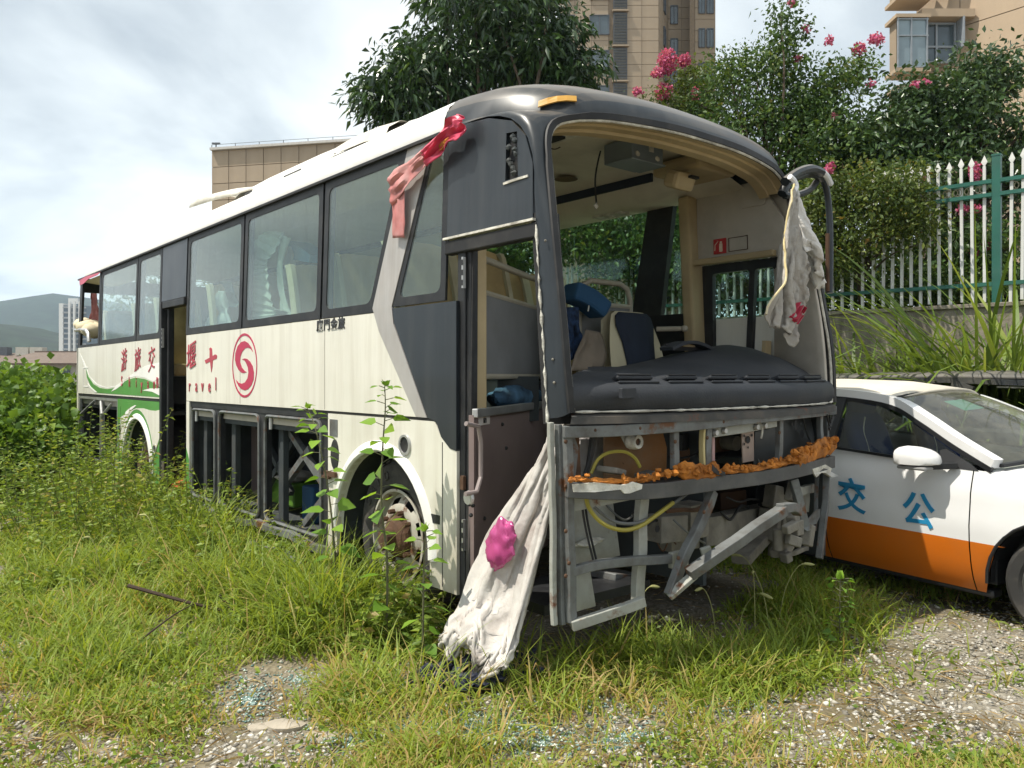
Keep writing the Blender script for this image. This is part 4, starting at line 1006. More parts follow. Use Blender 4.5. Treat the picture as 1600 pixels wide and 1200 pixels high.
# ---- dashboard
def dash_top(t): return 1.555 + 0.07 * max(0, min(1, (t - 0.9) / 0.5)) + 0.085 * math.exp(-((t - 1.95) / 0.45) ** 2)
rows_d = []
TT = [0.035 + (2.45 - 0.035) * i / 44 for i in range(45)]
for a, z, k in ((0.03, 1.335, 0), (0.002, 1.34, 0), (-0.018, 1.37, 0), (-0.016, 1.415, 0), (-0.004, 1.448, 0), (0.025, 1.467, .0), (0.075, 1.482, .0), (0.13, 1.498, 0.0), (0.20, 1.512, .22), (0.30, 1.512, .62), (0.40, 1.512, .92), (0.50, 1.512, 1.0), (0.58, 1.512, .95), (0.64, 1.50, .5), (0.65, 1.36, 0)):
    rows_d.append([B(FS(t, 1.34) * (1 if a < 0.25 else 0.45 + .55 * max(0, (.4 - a) / .15) * (a < .4)) + a, t, z + max(0, dash_top(t) - z) * k) for t in [max(q, 0.035 + max(0, a - .08) * 1.5) for q in TT]])
dm_ = MB().grid(rows_d)
for e_ in (0, 44): dm_.f.append(tuple(r_ * 45 + e_ for r_ in range(len(rows_d))))
dash = dm_.build('dashboard', dashm, coach, smooth=True)
for px0, px1, py, hgt in ((957, 1016, 590, 12), (1036, 1084, 587, 11), (1103, 1146, 584, 10), (1160, 1197, 581, 10), (1208, 1241, 578, 9), (1247, 1275, 575, 8)):
    a, b_ = onF(px0, py + 8, 0.07), onF(px1, py + 5, 0.07)
    m_ = a.lerp(b_, .5)
    t_ = m_.y; ln = abs(b_.y - a.y); ang = math.atan2(b_.x - a.x, b_.y - a.y)
    rot = Matrix.Rotation(-ang, 3, 'Z') @ Matrix.Rotation(R(-18), 3, 'Y')
    ctr = B(FS(t_, 1.34) + 0.072, t_, 1.488)
    v = MB(); v.box(ctr, (0.06, ln, 0.022), rot); vo = v.build('dash_vent', dashm, coach, bevel=0.009)
    MB().box(B(FS(t_, 1.34) + 0.030, t_, 1.471), (0.022, ln * 1.12, 0.012), rot).build('vent_lip', dashm, vo, bevel=0.005)
    MB().box(ctr + rot @ Vector((0.024, 0, 0.0115)), (0.018, ln * 0.9, 0.004), rot).build('vent_slot', rubber, vo)
mb = MB(); mb.box(B(FS(0.30, 1.34) - 0.035, 0.30, 1.42), (0.02, 0.26, 0.05), Matrix.Rotation(R(22), 3, 'Z')); mb.build('dash_panel', dashm, coach, bevel=0.004)
# instrument hood opening
ih = [B(0.36, 1.25 + 0.42 * x, dash_top(1.6) - 0.005 + 0.045 * math.sin(math.pi * (x + 0) / 1.0)) for x in [i / 12 for i in range(13)]]
mb = MB(); mb.path(ih, 0.10, 0.02); mb.build('instrument_hood', dashm, coach, smooth=True)
mb = MB(); mb.box(B(0.40, 1.46, dash_top(1.6) + 0.01), (0.03, 0.36, 0.04)); mb.build('instrument_panel', rubber, coach)
mb = MB(); mb.box(B(0.375, 1.48, dash_top(1.6) + 0.025), (0.02, 0.12, 0.025)); mb.build('instrument_cover', beige, coach)

# ---- interior linings
mb = MB(); base = [p for p in I_[8:len(I_) - 8]]
def inw(p, ds, z): return Vector((p.x - ds, 1.25 + (p.y - 1.25) * (1 - 0.10 * ds), z))
gr = []
for ds, dz in ((0.012, -0.006), (0.065, 0.0), (0.07, -0.012), (0.13, -0.012), (0.135, -0.028), (0.20, -0.03), (0.215, 0.0), (0.225, 0.13)):
    gr.append([Vector((p.x - ds, 1.25 + (p.y - 1.25) * (1 - 0.08 * ds), p.z + dz * (1 if p.z > 2.7 else 0.3))) for p in base[10:-10]])
mb.grid(gr).build('screen_soffit', beige, coach, smooth=True)
mb = MB(); rows_c = []
for s in [0.55 + 9.35 * i / 30 for i in range(31)]:
    rows_c.append([B(s, a, b) for a, b in ((0.05, 2.84), (0.42, 2.80), (0.52, 2.82), (0.55, 2.94), (0.75, 3.0), (1.25, 3.02), (1.75, 3.0), (1.90, 2.96), (1.98, 2.88), (2.08, 2.82), (2.45, 2.84))] if s > 1.15 else
                  [B(s, a, b) for a, b in ((0.06, 2.84), (0.42, 2.93), (0.52, 2.95), (0.55, 2.96), (0.75, 2.98), (1.25, 3.0), (1.75, 2.98), (1.95, 2.95), (1.98, 2.94), (2.08, 2.92), (2.44, 2.82))])
mb.grid(rows_c).build('ceiling', ceilm, coach, smooth=True)
mb = MB(); mb.path([B(1.0, 1.88, 2.93), B(9.8, 1.88, 2.93)], 0.02, 0.06); mb.build('rack_rail', navyc, coach)
for s in (1.75, 2.6, 3.4): mb = MB(); mb.box(B(s, 2.25, 2.82), (0.3, 0.12, 0.02)); mb.box(B(s, 2.25, 2.81), (0.08, 0.05, 0.02)); mb.build('rack_console', sealw, coach, bevel=0.004)
mb = MB(); mb.lathe([(0, 0), (0.09, 0.0)], 18, Matrix.Translation(B(1.6, 1.6, 2.985)) @ Matrix.Rotation(R(-90), 4, 'X')); mb.build('speaker_cover', M('brown_grille', (0.12, 0.08, 0.045), rough=0.8), coach)
c_ = onP(990, 243, 0.68)
mb = MB(); mb.box(c_, (0.24, 0.30, 0.13)); mb.box(c_ + Vector((0.02, 0, -0.065)), (0.22, 0.33, 0.015)); tvb = mb.build('monitor_housing', M('blue_grey_plastic', (0.17, 0.20, 0.22), rough=0.5, var=0.1), coach, bevel=0.01)
mb = MB(); mb.box(c_ + Vector((0.122, 0.03, 0.02)), (0.004, 0.045, 0.035)); mb.build('housing_label', sealw, tvb)
for dy in (-0.10, 0.09): mb = MB(); mb.blob(c_ + Vector((0.122, dy, -0.03)), (0.006, 0.022, 0.016), 8, 4, 0.2); mb.build('housing_clip', sealw, tvb)
mb = MB(); mb.box(onP(1085, 266, 0.62), (0.4, 0.42, 0.10)); mb.box(onP(1062, 282, 0.55), (0.12, 0.2, 0.12), Matrix.Rotation(R(20), 3, 'Y')); mb.build('ceiling_console', beige, coach, bevel=0.03)
mb = MB(); mb.box(onP(1084, 277, 0.47), (0.03, 0.08, 0.015)); mb.build('console_slot', rubber, coach)
wr = smooth_curve([onP(945, 215, 0.95), onP(936, 245, 0.95), onP(930, 280, 0.95), onP(932, 320, 0.95)], 5)
mb = MB(); mb.tube(wr, 0.006, 6); mb.build('cable', rubber, coach)
mb = MB(); mb.box(onP(931, 322, 0.95), (0.01, 0.03, 0.03), Matrix.Rotation(R(45), 3, 'X')); mb.build('cable_plug', sealw, coach)
mb = MB(); mb.box(B(0.78, 0.62, 2.945), (0.4, 0.34, 0.04)); mb.build('hatch_frame', sealw, coach, bevel=0.03)
mb = MB(); mb.box(B(0.78, 0.62, 2.92), (0.2, 0.18, 0.02)); hh = mb.build('hatch_hole', rubber, coach)
for k in range(5):
    a = random.uniform(0, 6.28); p = B(0.78, 0.62, 2.91)
    mb = MB(); mb.tube(smooth_curve([p, p + Vector((.06 * math.cos(a), .06 * math.sin(a), -.06)), p + Vector((.10 * math.cos(a), .12 * math.sin(a), -.05 - .03 * k))], 4), 0.004, 5); mb.build('cable', rustm, hh)
# ---- far side wall
plate('side_panel', [[(9.95, 0.35), (0.3, 0.35), (0.17, 1.28), (0.17, 1.93), (9.95, 1.93)]], cream, far=True, thick=0.02)
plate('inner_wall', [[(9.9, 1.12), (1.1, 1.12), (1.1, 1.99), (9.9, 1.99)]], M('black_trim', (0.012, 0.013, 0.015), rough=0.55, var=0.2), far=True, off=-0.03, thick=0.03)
xs = [1.05, 2.4, 3.85, 5.3, 6.75, 8.2, 9.85]
for a, b_ in zip(xs, xs[1:]):
    plate('window_pane', [[(b_, 1.95), (a, 1.95), (a, 2.88), (b_, 2.88)]], bwin_far, far=True, thick=0.005)
for s_ in xs[2:]:
    plate('window_pillar', [[(s_ + 0.05, 1.93), (s_ - 0.05, 1.93), (s_ - 0.05, 2.86), (s_ + 0.05, 2.86)]], blackm, far=True, thick=0.06)
plate('slanted_pillar', [[(1.70, 1.97), (1.395, 1.97), (1.24, 2.86), (1.50, 2.86)]], blackm, far=True, thick=0.05, off=0.0)
plate('side_panel', [[(9.95, 2.875), (0.85, 2.86), (0.9, 2.89), (9.95, 2.89)]], darkp, far=True)
mb = MB(); mb.bar(B(0.985, 2.40, 1.28), B(1.04, 2.36, 2.86), 0.17, 0.10); mb.build('inner_pillar', beige, coach, bevel=0.02)
plate('inner_wall', [[(0.98, 2.335), (0.23, 2.335), (0.27, 2.60), (0.42, 2.84), (0.98, 2.84)]], wallgrey, far=True, off=-0.07, thick=0.03)
pp = onS(1181, 305, 2.40)
plate('service_hatch', [rounded([(pp[0] + 0.1, pp[1] - 0.085), (pp[0] - 0.1, pp[1] - 0.085), (pp[0] - 0.1, pp[1] + 0.085), (pp[0] + 0.1, pp[1] + 0.085)], 0.02)], wallgrey, far=True, off=-0.105, thick=0.012, bevel=0.003)
plate('window_ledge', [[(1.0, 2.33), (0.3, 2.33), (0.3, 2.375), (1.0, 2.375)]], beige, far=True, off=-0.12, thick=0.05, bevel=0.01)
e1, e2 = onS(1126, 385, 2.385), onS(1151, 382, 2.385)
es = plate('extinguisher_sign', [[(e1[0] + .055, e1[1] - .055), (e1[0] - .055, e1[1] - .055), (e1[0] - .055, e1[1] + .055), (e1[0] + .055, e1[1] + .055)]], M('sign_red', (0.45, 0.03, 0.03), rough=0.5), far=True, off=-0.106, thick=0.004)
iw = M('sign_print', (0.65, 0.5, 0.38), rough=0.5)
def isign(pts): return plate('sign_print', [pts], iw, es, far=True, off=-0.1115, thick=0.003)
isign(rounded([(e1[0] + .002, e1[1] - .042), (e1[0] - .026, e1[1] - .042), (e1[0] - .026, e1[1] + .020), (e1[0] + .002, e1[1] + .020)], 0.008))
isign([(e1[0] - .004, e1[1] + .022), (e1[0] - .022, e1[1] + .022), (e1[0] - .022, e1[1] + .034), (e1[0] - .004, e1[1] + .034)])
isign([(e1[0] + .045, e1[1] - .03), (e1[0] + .038, e1[1] - .03), (e1[0] + .036, e1[1] + .01), (e1[0] + .012, e1[1] + .034), (e1[0] + .010, e1[1] + .040), (e1[0] + .040, e1[1] + .014)])
o_ = [(e1[0] - .075, e1[1] - .05), (e1[0] - .235, e1[1] - .05), (e1[0] - .235, e1[1] + .05), (e1[0] - .075, e1[1] + .05)]
i_ = [(e1[0] - .079, e1[1] - .046), (e1[0] - .231, e1[1] - .046), (e1[0] - .231, e1[1] + .046), (e1[0] - .079, e1[1] + .046)]
plate('sign_outline', [o_, i_], rustm, far=True, off=-0.105, thick=0.004)
plate('driver_window_frame', [[(0.97, 1.30), (0.28, 1.30), (0.28, 2.335), (0.97, 2.335)], rounded([(0.88, 1.60), (0.60, 1.60), (0.56, 2.27), (0.88, 2.27)], 0.03), rounded([(0.555, 1.60), (0.36, 1.60), (0.36, 2.27), (0.515, 2.27)], 0.03)], blackm, far=True, off=-0.02, thick=0.04)
plate('window_pane', [[(0.89, 1.6), (0.34, 1.6), (0.34, 2.28), (0.89, 2.28)]], bwin_far, far=True, thick=0.005)
mb = MB(); gr = []
for z in [1.30 + 0.1 * i for i in range(16)]:
    gr.append([B(FS(2.41, z) + 0.03, 2.40, z), B(FS(2.41, z) + 0.10, 2.435, z), B(0.36 + 0.12 * max(0, z - 2.2), 2.44, z)])
mb.grid(gr).build('inner_pillar', wallgrey, coach, smooth=True, solid=0.02)
lb = onP(1262, 459, 0.10)
mb = MB(); mb.box(Vector((lb.x, 2.42, lb.z)), (0.12, 0.008, 0.06)); mb.build('notice_label', sealw, coach)
mb = MB(); mb.bar(B(0.42, 2.40, 1.3), B(0.40, 2.40, 1.75), 0.07, 0.03); mb.build('inner_post', beige, coach)
wr = smooth_curve([onP(1266, 520, 0.12), onP(1264, 535, 0.12), onP(1268, 542, 0.12), onP(1265, 560, 0.12)], 4)
mb = MB(); mb.tube(wr, 0.006, 5); mb.blob(wr[2], (0.015, 0.015, 0.04), 6, 4); mb.build('cable', rubber, coach)
plate('rear_panel', [[(9.99, 0.35), (9.97, 0.35), (9.97, 1.9), (9.99, 1.9)]], cream, thick=2.5)
mb = MB(); mb.box(B(9.97, 1.25, 2.8), (0.03, 2.4, 0.2)); mb.box(B(9.97, 1.9, 2.4), (0.03, 1.1, 1.0)); mb.build('rear_panel', blackm, coach)
# near side inner wall under the windows, beige post inside the door
plate('inner_wall', [[(9.9, 1.12), (6.1, 1.12), (6.1, 1.92), (9.9, 1.92)]], wallgrey, off=-0.05, thick=0.03)
plate('inner_wall', [[(5.27, 1.12), (1.2, 1.12), (1.2, 1.9), (5.27, 1.9)]], wallgrey, off=-0.05, thick=0.03)
mb = MB(); mb.box(B(0.775, 0.12, 1.76), (0.06, 0.10, 0.98)); mb.build('inner_post', beige, coach, bevel=0.01)
# ---- partitions and seats
def partition(s, t0, t1, z0, z1, zt, round_r=0.12):
    pn = MB().box(B(s, (t0 + t1) / 2, (z0 + z1) / 2), (0.02, t1 - t0, z1 - z0)).build('partition', greyboard, coach)
    P = [B(s, t0, 1.12), B(s, t0, zt - round_r), B(s, t0 + round_r * .3, zt - round_r * .3), B(s, t0 + round_r, zt), B(s, t1 - round_r, zt), B(s, t1 - round_r * .3, zt - round_r * .3), B(s, t1, zt - round_r), B(s, t1, 1.12)]
    MB().tube(P, 0.021, 10).build('partition_tube', tubem, pn, smooth=True)
    for z in (z0, z1): MB().tube([B(s, t0, z), B(s, t1, z)], 0.019, 8).build('partition_tube', tubem, pn, smooth=True)
    return pn
pq = [onD(x, 520, .06)[0] for x in (747, 858)]
pn = MB().prism([dia(pq[0], 1.50, .06), dia(pq[1], 1.50, .06), dia(pq[1], 1.99, .06), dia(pq[0], 1.99, .06)], nD * .02).build('partition', greyboard, coach)
q0, q1 = pq[0] - .03, pq[1] + .02
MB().tube(smooth_curve([dia(q0, 1.28, .07), dia(q0, 1.9, .07), dia(q0, 2.10, .07), dia(q0 + .03, 2.165, .07), dia(q0 + .12, 2.185, .07), dia(.5 * (q0 + q1), 2.19, .07), dia(q1 - .1, 2.19, .07), dia(q1, 2.10, .07), dia(q1, 1.28, .07)], 4), 0.021, 10).build('partition_tube', tubem, pn, smooth=True)
for z in (1.50, 1.99): MB().tube([dia(q0, z, .07), dia(q1, z, .07)], 0.019, 8).build('partition_tube', tubem, pn, smooth=True)
partition(1.36, 1.50, 2.05, 1.40, 2.03, 2.20)
mb = MB(); mb.tube([B(1.1, 2.05, 1.85), B(0.95, 2.15, 1.85)], 0.018, 8); mb.blob(B(0.93, 2.16, 1.85), (0.03, 0.025, 0.025), 8, 6); mb.build('armrest', tubem, coach, smooth=True)
def make_seat():
    """Backrest with cream side bolsters, cushion and base; built once, facing the nose, seat centre on t = 0."""
    mb = MB(); gr = []
    prof = [(0.0, 1.54, .2), (0.03, 1.62, .215), (0.075, 1.8, .22), (0.12, 2.0, .22), (0.17, 2.18, .215), (0.20, 2.27, .205), (0.215, 2.31, .18), (0.225, 2.325, .12)]
    for ds, z, w in prof:
        gr.append([B(ds + 0.012 * abs(math.sin(3.1 * x)), x * w, z) for x in (-1, -.8, -.4, 0, .4, .8, 1)])
    for ds, z, w in reversed(prof):
        gr.append([B(ds + 0.085, x * w, z - 0.004) for x in (-1, -.8, -.4, 0, .4, .8, 1)])
    mb.grid(gr)
    for sg in (0, 6): mb.f.append(tuple(i * 7 + sg for i in range(16)))
    st = mb.build('seat', seatm, None, smooth=True)
    c = MB(); c.box(B(-0.2, 0, 1.5), (0.44, 0.44, 0.13)); cu = c.build('cushion', seatm, st, bevel=0.03)
    for sg in (-1, 1):
        b = MB(); gr = []
        for ds, z in ((-0.02, 1.5), (0.0, 1.62), (0.045, 1.8), (0.09, 2.0), (0.14, 2.18), (0.175, 2.28), (0.2, 2.315)):
            gr.append([B(ds + a, sg * 0.222 + t_, z) for a, t_ in ((0.0, -0.018), (0.0, 0.018), (0.10, 0.018), (0.10, -0.018))])
        b.grid(gr, True); b.build('seat_side', seatside, st, smooth=True)
    MB().box(B(-0.1, 0, 1.28), (0.3, 0.36, 0.3)).build('seat_base', bayin, st)
    return st
seat0 = make_seat(); first_seat = True
def seat(s, t):
    global first_seat
    if first_seat: o = seat0; o.parent = coach; first_seat = False
    else: o = copy_tree(seat0, coach)
    o.location = B(s - 0.11, t, 0.07)
    if s < 1.7:                                          # the first row has lost its cushions
        for ch in list(o.children):
            if ch.name.startswith('cushion'): bpy.data.objects.remove(ch)
for k in range(4): seat(1.62 + 0.74 * (3 - k), 0.36)
for k in range(4): seat(1.62 + 0.74 * (3 - k), 0.84)
for s_ in (4.9, 6.6, 7.5, 8.9): seat(s_, 0.36)
for k in range(3):
    seat(2.35 + 0.76 * k, 1.66); seat(2.35 + 0.76 * k, 2.14)
# driver's seat: navy centre between cream bolsters
mb = MB(); gr = []
for ds, z, w in ((0.0, 1.45, .29), (0.02, 1.6, .29), (0.05, 1.74, .27), (0.08, 1.86, .235), (0.10, 1.94, .20), (0.11, 1.965, .15)):
    gr.append([B(1.0 + ds + 0.02 * x * x, 1.78 + x * w, z) for x in (-1, -.8, -.4, 0, .4, .8, 1)])
for ds, z, w in ((0.18, 1.965, .15), (0.2, 1.9, .22), (0.14, 1.45, .29)):
    gr.append([B(1.0 + ds, 1.78 + x * w, z) for x in (-1, -.8, -.4, 0, .4, .8, 1)])
ds_ = mb.grid(gr).build('driver_seat', seatside, coach, smooth=True)
mb = MB(); gr = []
for d_, z, w in ((-0.008, 1.45, .155), (0.010, 1.6, .15), (0.038, 1.74, .165), (0.066, 1.86, .20), (0.085, 1.93, .185), (0.096, 1.955, .15)):
    gr.append([B(1.0 + d_ + 0.02 * x * x * (w / .29) ** 2, 1.78 + x * w, z) for x in (-1, -.5, 0, .5, 1)])
mb.grid(gr).build('seat_inlay', navyc, ds_, smooth=True, solid=0.012)
mb = MB(); mb.box(B(0.8, 1.78, 1.42), (0.45, 0.48, 0.12)); mb.build('cushion', navyc, ds_, bevel=0.03)

# ---- mirror arm on the far front corner
ma = [onP(x, y, 0.05) for x, y in ((1222, 303), (1232, 284), (1250, 274), (1270, 271), (1284, 279), (1292, 300), (1296, 340), (1297, 400), (1296, 458))]
P = smooth_curve(ma, 5)
ma2 = smooth_curve([onP(x, y, 0.0) for x, y in ((1226, 284), (1246, 270), (1268, 264), (1284, 270))], 5)
arm = MB().tube(ma2, 0.03, 8).tube(P, [0.030] * 20 + [0.022] * (len(P) - 20), 10).build('mirror_arm', darkp, coach, smooth=True)
P = smooth_curve([onP(x, y, 0.0) for x, y in ((1274, 265), (1285, 269), (1293, 277), (1299, 290))], 5)
MB().tube(P, [0.008, *[0.020] * (len(P) - 2), 0.008], 8).build('arm_highlight', M('arm_highlight_white', (0.6, 0.6, 0.6), rough=0.3), arm, smooth=True)  # white stub painting the highlight at the end of the dark arm
P = smooth_curve([onP(x, y, 0.07) for x, y in ((1226, 306), (1248, 304), (1266, 296), (1276, 284))], 5)
MB().tube(P, 0.022, 8).build('arm_strut', darkp, arm, smooth=True)
P = [onP(1293, y, 0.04) for y in (365, 380, 400, 420, 440, 455)]
MB().tube(P, 0.014, 7).build('rusty_tube', rustm, arm, smooth=True)

# ---- peeled roof film over the first window pillar
def film(name, pts, mat, offp, thick=0.004):
    loop = [onS(*p) for p in pts]
    return plate(name, [loop], mat, thick=thick, off=offp)
film('peeled_film', [(124, 438), (134, 432), (157, 425), (152, 430), (138, 436), (131, 443), (125, 446)], redfilm, 0.03)
0 and film('torn_roof_edge', [(600, 262), (632, 232), (634, 238), (630, 246), (636, 250), (614, 268), (607, 276)], whitep, 0.04)
# ------------------------------------------------------------------ cloths, bags and other loose things on the coach
def Wb(v): return CW @ v
def G(px, py, z=0.0):
    """Ground point (or point at height z) seen at a place measured in the photograph."""
    Y = (1.5 - z) * F_ / (py - HY_)
    return Vector(((px - 800) / F_ * Y, Y, z))
def W(px, py, Y): return Vector(((px - 800) / F_ * Y, Y, 1.5 - (py - HY_) / F_ * Y))
def hash3(x, y, z=0.0):
    v = math.sin(x * 12.9898 + y * 78.233 + z * 37.719) * 43758.5453
    return v - math.floor(v)
def vnoise(x, y, z=0.0):
    from mathutils import noise
    return noise.noise(Vector((x, y, z)))
def cloth(name, rows, ncol, amp, freq, nrm, mat, seed=0.0, sub=4, thick=0.004, parent=None, crumple=0.0, ragged=0.0):
    """Hanging or lying cloth: rows of left/right points, folds running down the rows."""
    L = smooth_curve([r_[0] for r_ in rows], sub); Rr = smooth_curve([r_[1] for r_ in rows], sub)
    nrm = Vector(nrm).normalized(); g = []
    for i, (a, b) in enumerate(zip(L, Rr)):
        v = i / (len(L) - 1); row = []
        wd = (b - a).length
        for j in range(ncol):
            u = j / (ncol - 1)
            f = math.sin(freq * u * 6.28 + seed + 2.2 * vnoise(u * 2, v * 2, seed)) * 0.6 + 1.1 * vnoise(u * 5 + seed, v * 2.5, seed)
            c = crumple * (1.9 * abs(vnoise(u * 5.0 + seed + 1.2 * v, v * 1.8 - u, seed + 3)) - 0.5 + 0.6 * abs(vnoise(u * 10 - 3 * v, v * 4 + 2 * u, seed)) + 0.22 * vnoise(u * 17, v * 13, seed))
            p = a.lerp(b, u) + nrm * (amp * f * (0.35 + 0.65 * v) + c)
            if ragged and (i == len(L) - 1): p.z += ragged * vnoise(u * 9, seed)
            row.append(p)
        g.append(row)
    return MB().grid(g).build(name, mat, parent, smooth=True, solid=thick)
tarp_m = M('dirty_white_tarp', (0.50, 0.475, 0.44), rough=0.6, var=0.08, scale=2, dirt=(0.24, 0.19, 0.165), damt=0.8, dscale=5.5, bump=0.4, bscale=14)
greyt = M('grey_tarp', (0.36, 0.34, 0.34), rough=0.65, var=0.12, scale=3, bump=0.8, bscale=11, dirt=(0.5, 0.48, 0.46), damt=0.5, dscale=4)
pinkb = M('magenta_plastic', (0.40, 0.055, 0.19), rough=0.25, var=0.2, scale=8, coat=0.3)
def oS(px, py, t): a, z = onS(px, py, t); return Wb(B(a, t, z))
nW = -BW
tp = empty('tarpaulin', oS(790, 1000, -0.2)); tp.location.z = 0
tag(tp, 'torn white and grey tarpaulin trailing out of the open front doorway to the grass', 'tarpaulin')
inv = tp.location.copy()
def sh(rows): return [(a - inv, b - inv) for a, b in rows]
def onw(px, py): return Wb(onF(px, py, 0.33))
cloth('back_fold', sh([(onw(900, 684), onw(946, 682)), (onw(898, 715), onw(944, 715)), (onw(900, 752), onw(940, 752))]), 12, 0.03, 2.0, nW, greyt, 6.3, 5, parent=tp, crumple=0.04)
def lerp(a, b, u): return a + (b - a) * u
NR, NC_ = 62, 40
pos, rest = [], []
path = smooth_curve([B(0, .24, 1.38), B(0, .20, 1.15), B(0, .08, .75), B(0, -.05, .42), B(0, -.16, .20), B(0, -.24, .11), B(0, -.31, .09)], 14)
acc = [0]
for a_, b_ in zip(path, path[1:]): acc.append(acc[-1] + (b_ - a_).length)
for i in range(NR):
    v = i / (NR - 1); x = v * (len(path) - 1); q = min(int(x), len(path) - 2); pc = path[q].lerp(path[q + 1], x - q); al = acc[q] + (acc[q + 1] - acc[q]) * (x - q)
    wd = float(np.interp(pc.z, [.09, .2, .45, .62, .75, .95, 1.15, 1.4], [.46, .52, .52, .48, .42, .28, .14, .06])); row, rr = [], []
    for j in range(NC_):
        u = j / (NC_ - 1)
        zig = math.sin(u * math.pi * 9 + 1.6 * math.sin(v * 4)) * lerp(.014, .06, v)
        row.append(Wb(B(.08 + wd * (1 - u) + .025 * math.sin(v * 9 + u * 5) * u * (1 - u) * 4, pc.y - .05 + zig, pc.z + .03 + .4 * zig)))
        rr.append(Vector((u * max(.2, wd * 1.05 + .85 * v), 0, -al * (1.07 + .16 * v))))
    pos.append(row); rest.append(rr)
ramp = [Wb(B(s, t, z)) for t, z in ((.45, 1.5), (.26, 1.25), (.05, .62), (-.14, .14), (-.2, .0)) for s in (-.05, 1.1)]
rf = [(2 * i, 2 * i + 1, 2 * i + 3, 2 * i + 2) for i in range(4)]
gnd = [(-3, 2, .03), (3, 2, .03), (3, 7, .03), (-3, 7, .03)]; gf = [(0, 1, 2, 3)]
pins = [(i, j) for j in range(NC_) for i in (0, 1)] + [(i, NC_ - 1) for i in range(0, 50)] + [(i, 0) for i in range(22, 27)] + [(i, 0) for i in range(36, 40)] + [(30, 14), (31, 14)]
sheet_o = sim_cloth('sheet', pos, rest, pins, [(ramp, rf), (gnd, gf)], 24, tarp_m, bend=0.12)
sheet_o.data.transform(Matrix.Translation(-inv)); sheet_o.parent = tp
pb = MB(); rr_ = Matrix.Rotation(0.5, 3, 'Y')
gr = []
for i in range(25):
    a = math.pi * i / 24; row = []
    for j in range(32):
        b = 2 * math.pi * j / 32
        v = Vector((math.sin(a) * math.cos(b) * 0.095, math.sin(a) * math.sin(b) * 0.035, math.cos(a) * 0.14))
        v *= 1 + 0.28 * vnoise(v.x * 22, v.y * 22, v.z * 22) + 0.16 * abs(vnoise(v.x * 40 + 3, v.y * 40, v.z * 40)) - .05
        row.append(rr_ @ v)
    gr.append(row)
def cast_on(o, base, px, py):
    d = Vector(((px - 800) / F_, 1, -(py - HY_) / F_)).normalized()
    h = o.ray_cast(Vector((0, 0, 1.5)) - base, d)
    return (h[1] + base, h[2]) if h[0] else (None, None)
bag = pb.grid(gr, True).build('plastic_bag', pinkb, smooth=True); bag.location = (cast_on(sheet_o, inv, 785, 850)[0] or oS(787, 852, -0.09)) + Vector((-.01, -.02, 0)); bag.rotation_euler = (0, 0, R(-50))
tag(bag, 'crumpled magenta plastic bag caught in the white tarpaulin', 'bag')
# navy garment on the grass
navyg = M('navy_fabric', (0.014, 0.018, 0.036), rough=0.55, var=0.3, scale=6)
c0 = G(712, 1047, 0.05)
ng = empty('discarded_garment', (c0.x, c0.y, 0)); tag(ng, 'dark navy garment lying crumpled in the grass by the front door', 'garment')
pos, rest = [], []
for i in range(34):
    row, rr = [], []
    for j in range(44):
        u, v = i / 33 - .5, j / 43 - .5
        row.append(Vector((c0.x + .13 + v * .66, c0.y - .04 + u * .34, .15 + .05 * math.sin(v * 15 + 2 * u) + .035 * math.sin(u * 13 + 3 * v))))
        rr.append(Vector((v * 1.18, u * .66, 0)))
    pos.append(row); rest.append(rr)
gs_ = sim_cloth('cloth_fold', pos, rest, [], [(gnd, gf)], 26, navyg, bend=0.08)
gs_.data.transform(Matrix.Translation(-ng.location)); gs_.parent = ng
# cloth hanging from the far mirror arm
flagm = M('soiled_cloth', (0.36, 0.335, 0.30), rough=0.85, var=0.1, scale=3, dirt=(0.2, 0.16, 0.12), damt=0.6, dscale=5, bump=0.9, bscale=14)
flagw = M('pale_cloth', (0.68, 0.66, 0.63), rough=0.8, var=0.06, dirt=(0.3, 0.25, 0.2), damt=0.6, dscale=5, bump=0.9, bscale=14)
def oP(px, py, s): return Wb(onP(px, py, s))
fl = empty('hanging_cloth', oP(1240, 290, -0.02)); tag(fl, 'soiled grey white sack with red print tied to the far mirror arm', 'cloth'); inv = fl.location.copy()
def sh(rows): return [(a - inv, b - inv) for a, b in rows]
nF = -BD
def hang(T_, L_, B_, R_, N_, wu, wv, k, pins, mat, frames=20):
    pos, rest = [], []
    for i in range(N_):
        u = i / (N_ - 1); row, rr = [], []
        for j in range(N_):
            v = j / (N_ - 1)
            p = T_ * (1 - u) * (1 - v) + L_ * u * (1 - v) + R_ * (1 - u) * v + B_ * u * v
            row.append(p + nF * (.05 * k * math.sin((v * 2.6 - u * .6) * math.pi * 2.2) * min(1, 2.5 * max(u, v)) + .01 * math.sin(9 * u)))
            rr.append(Vector((u * wu, 0, -v * wv)))
        pos.append(row); rest.append(rr)
    o = sim_cloth('sheet', pos, rest, pins(N_), [], frames, mat, bend=0.25)
    o.data.transform(Matrix.Translation(-inv)); o.parent = fl
    return o
fsheet = hang(oP(1240, 288, -.06), oP(1184, 492, -.12), oP(1240, 535, -.12), oP(1270, 455, -.05), 40, .98, .92, 1.1, lambda N: [(i, j) for i in range(2) for j in range(3)] + [(N - 1, 0), (N - 2, 0), (N - 1, 1)], flagm)
hang(oP(1244, 290, -.02), oP(1252, 395, -.03), oP(1272, 470, .0), oP(1284, 380, .05), 24, .52, .50, .8, lambda N: [(i, j) for i in range(2) for j in range(2)] + [(0, N - 1), (0, N - 2)], flagw, 16)
P = [fsheet.data.vertices[i * 40].co + nF * .004 for i in range(0, 40)]
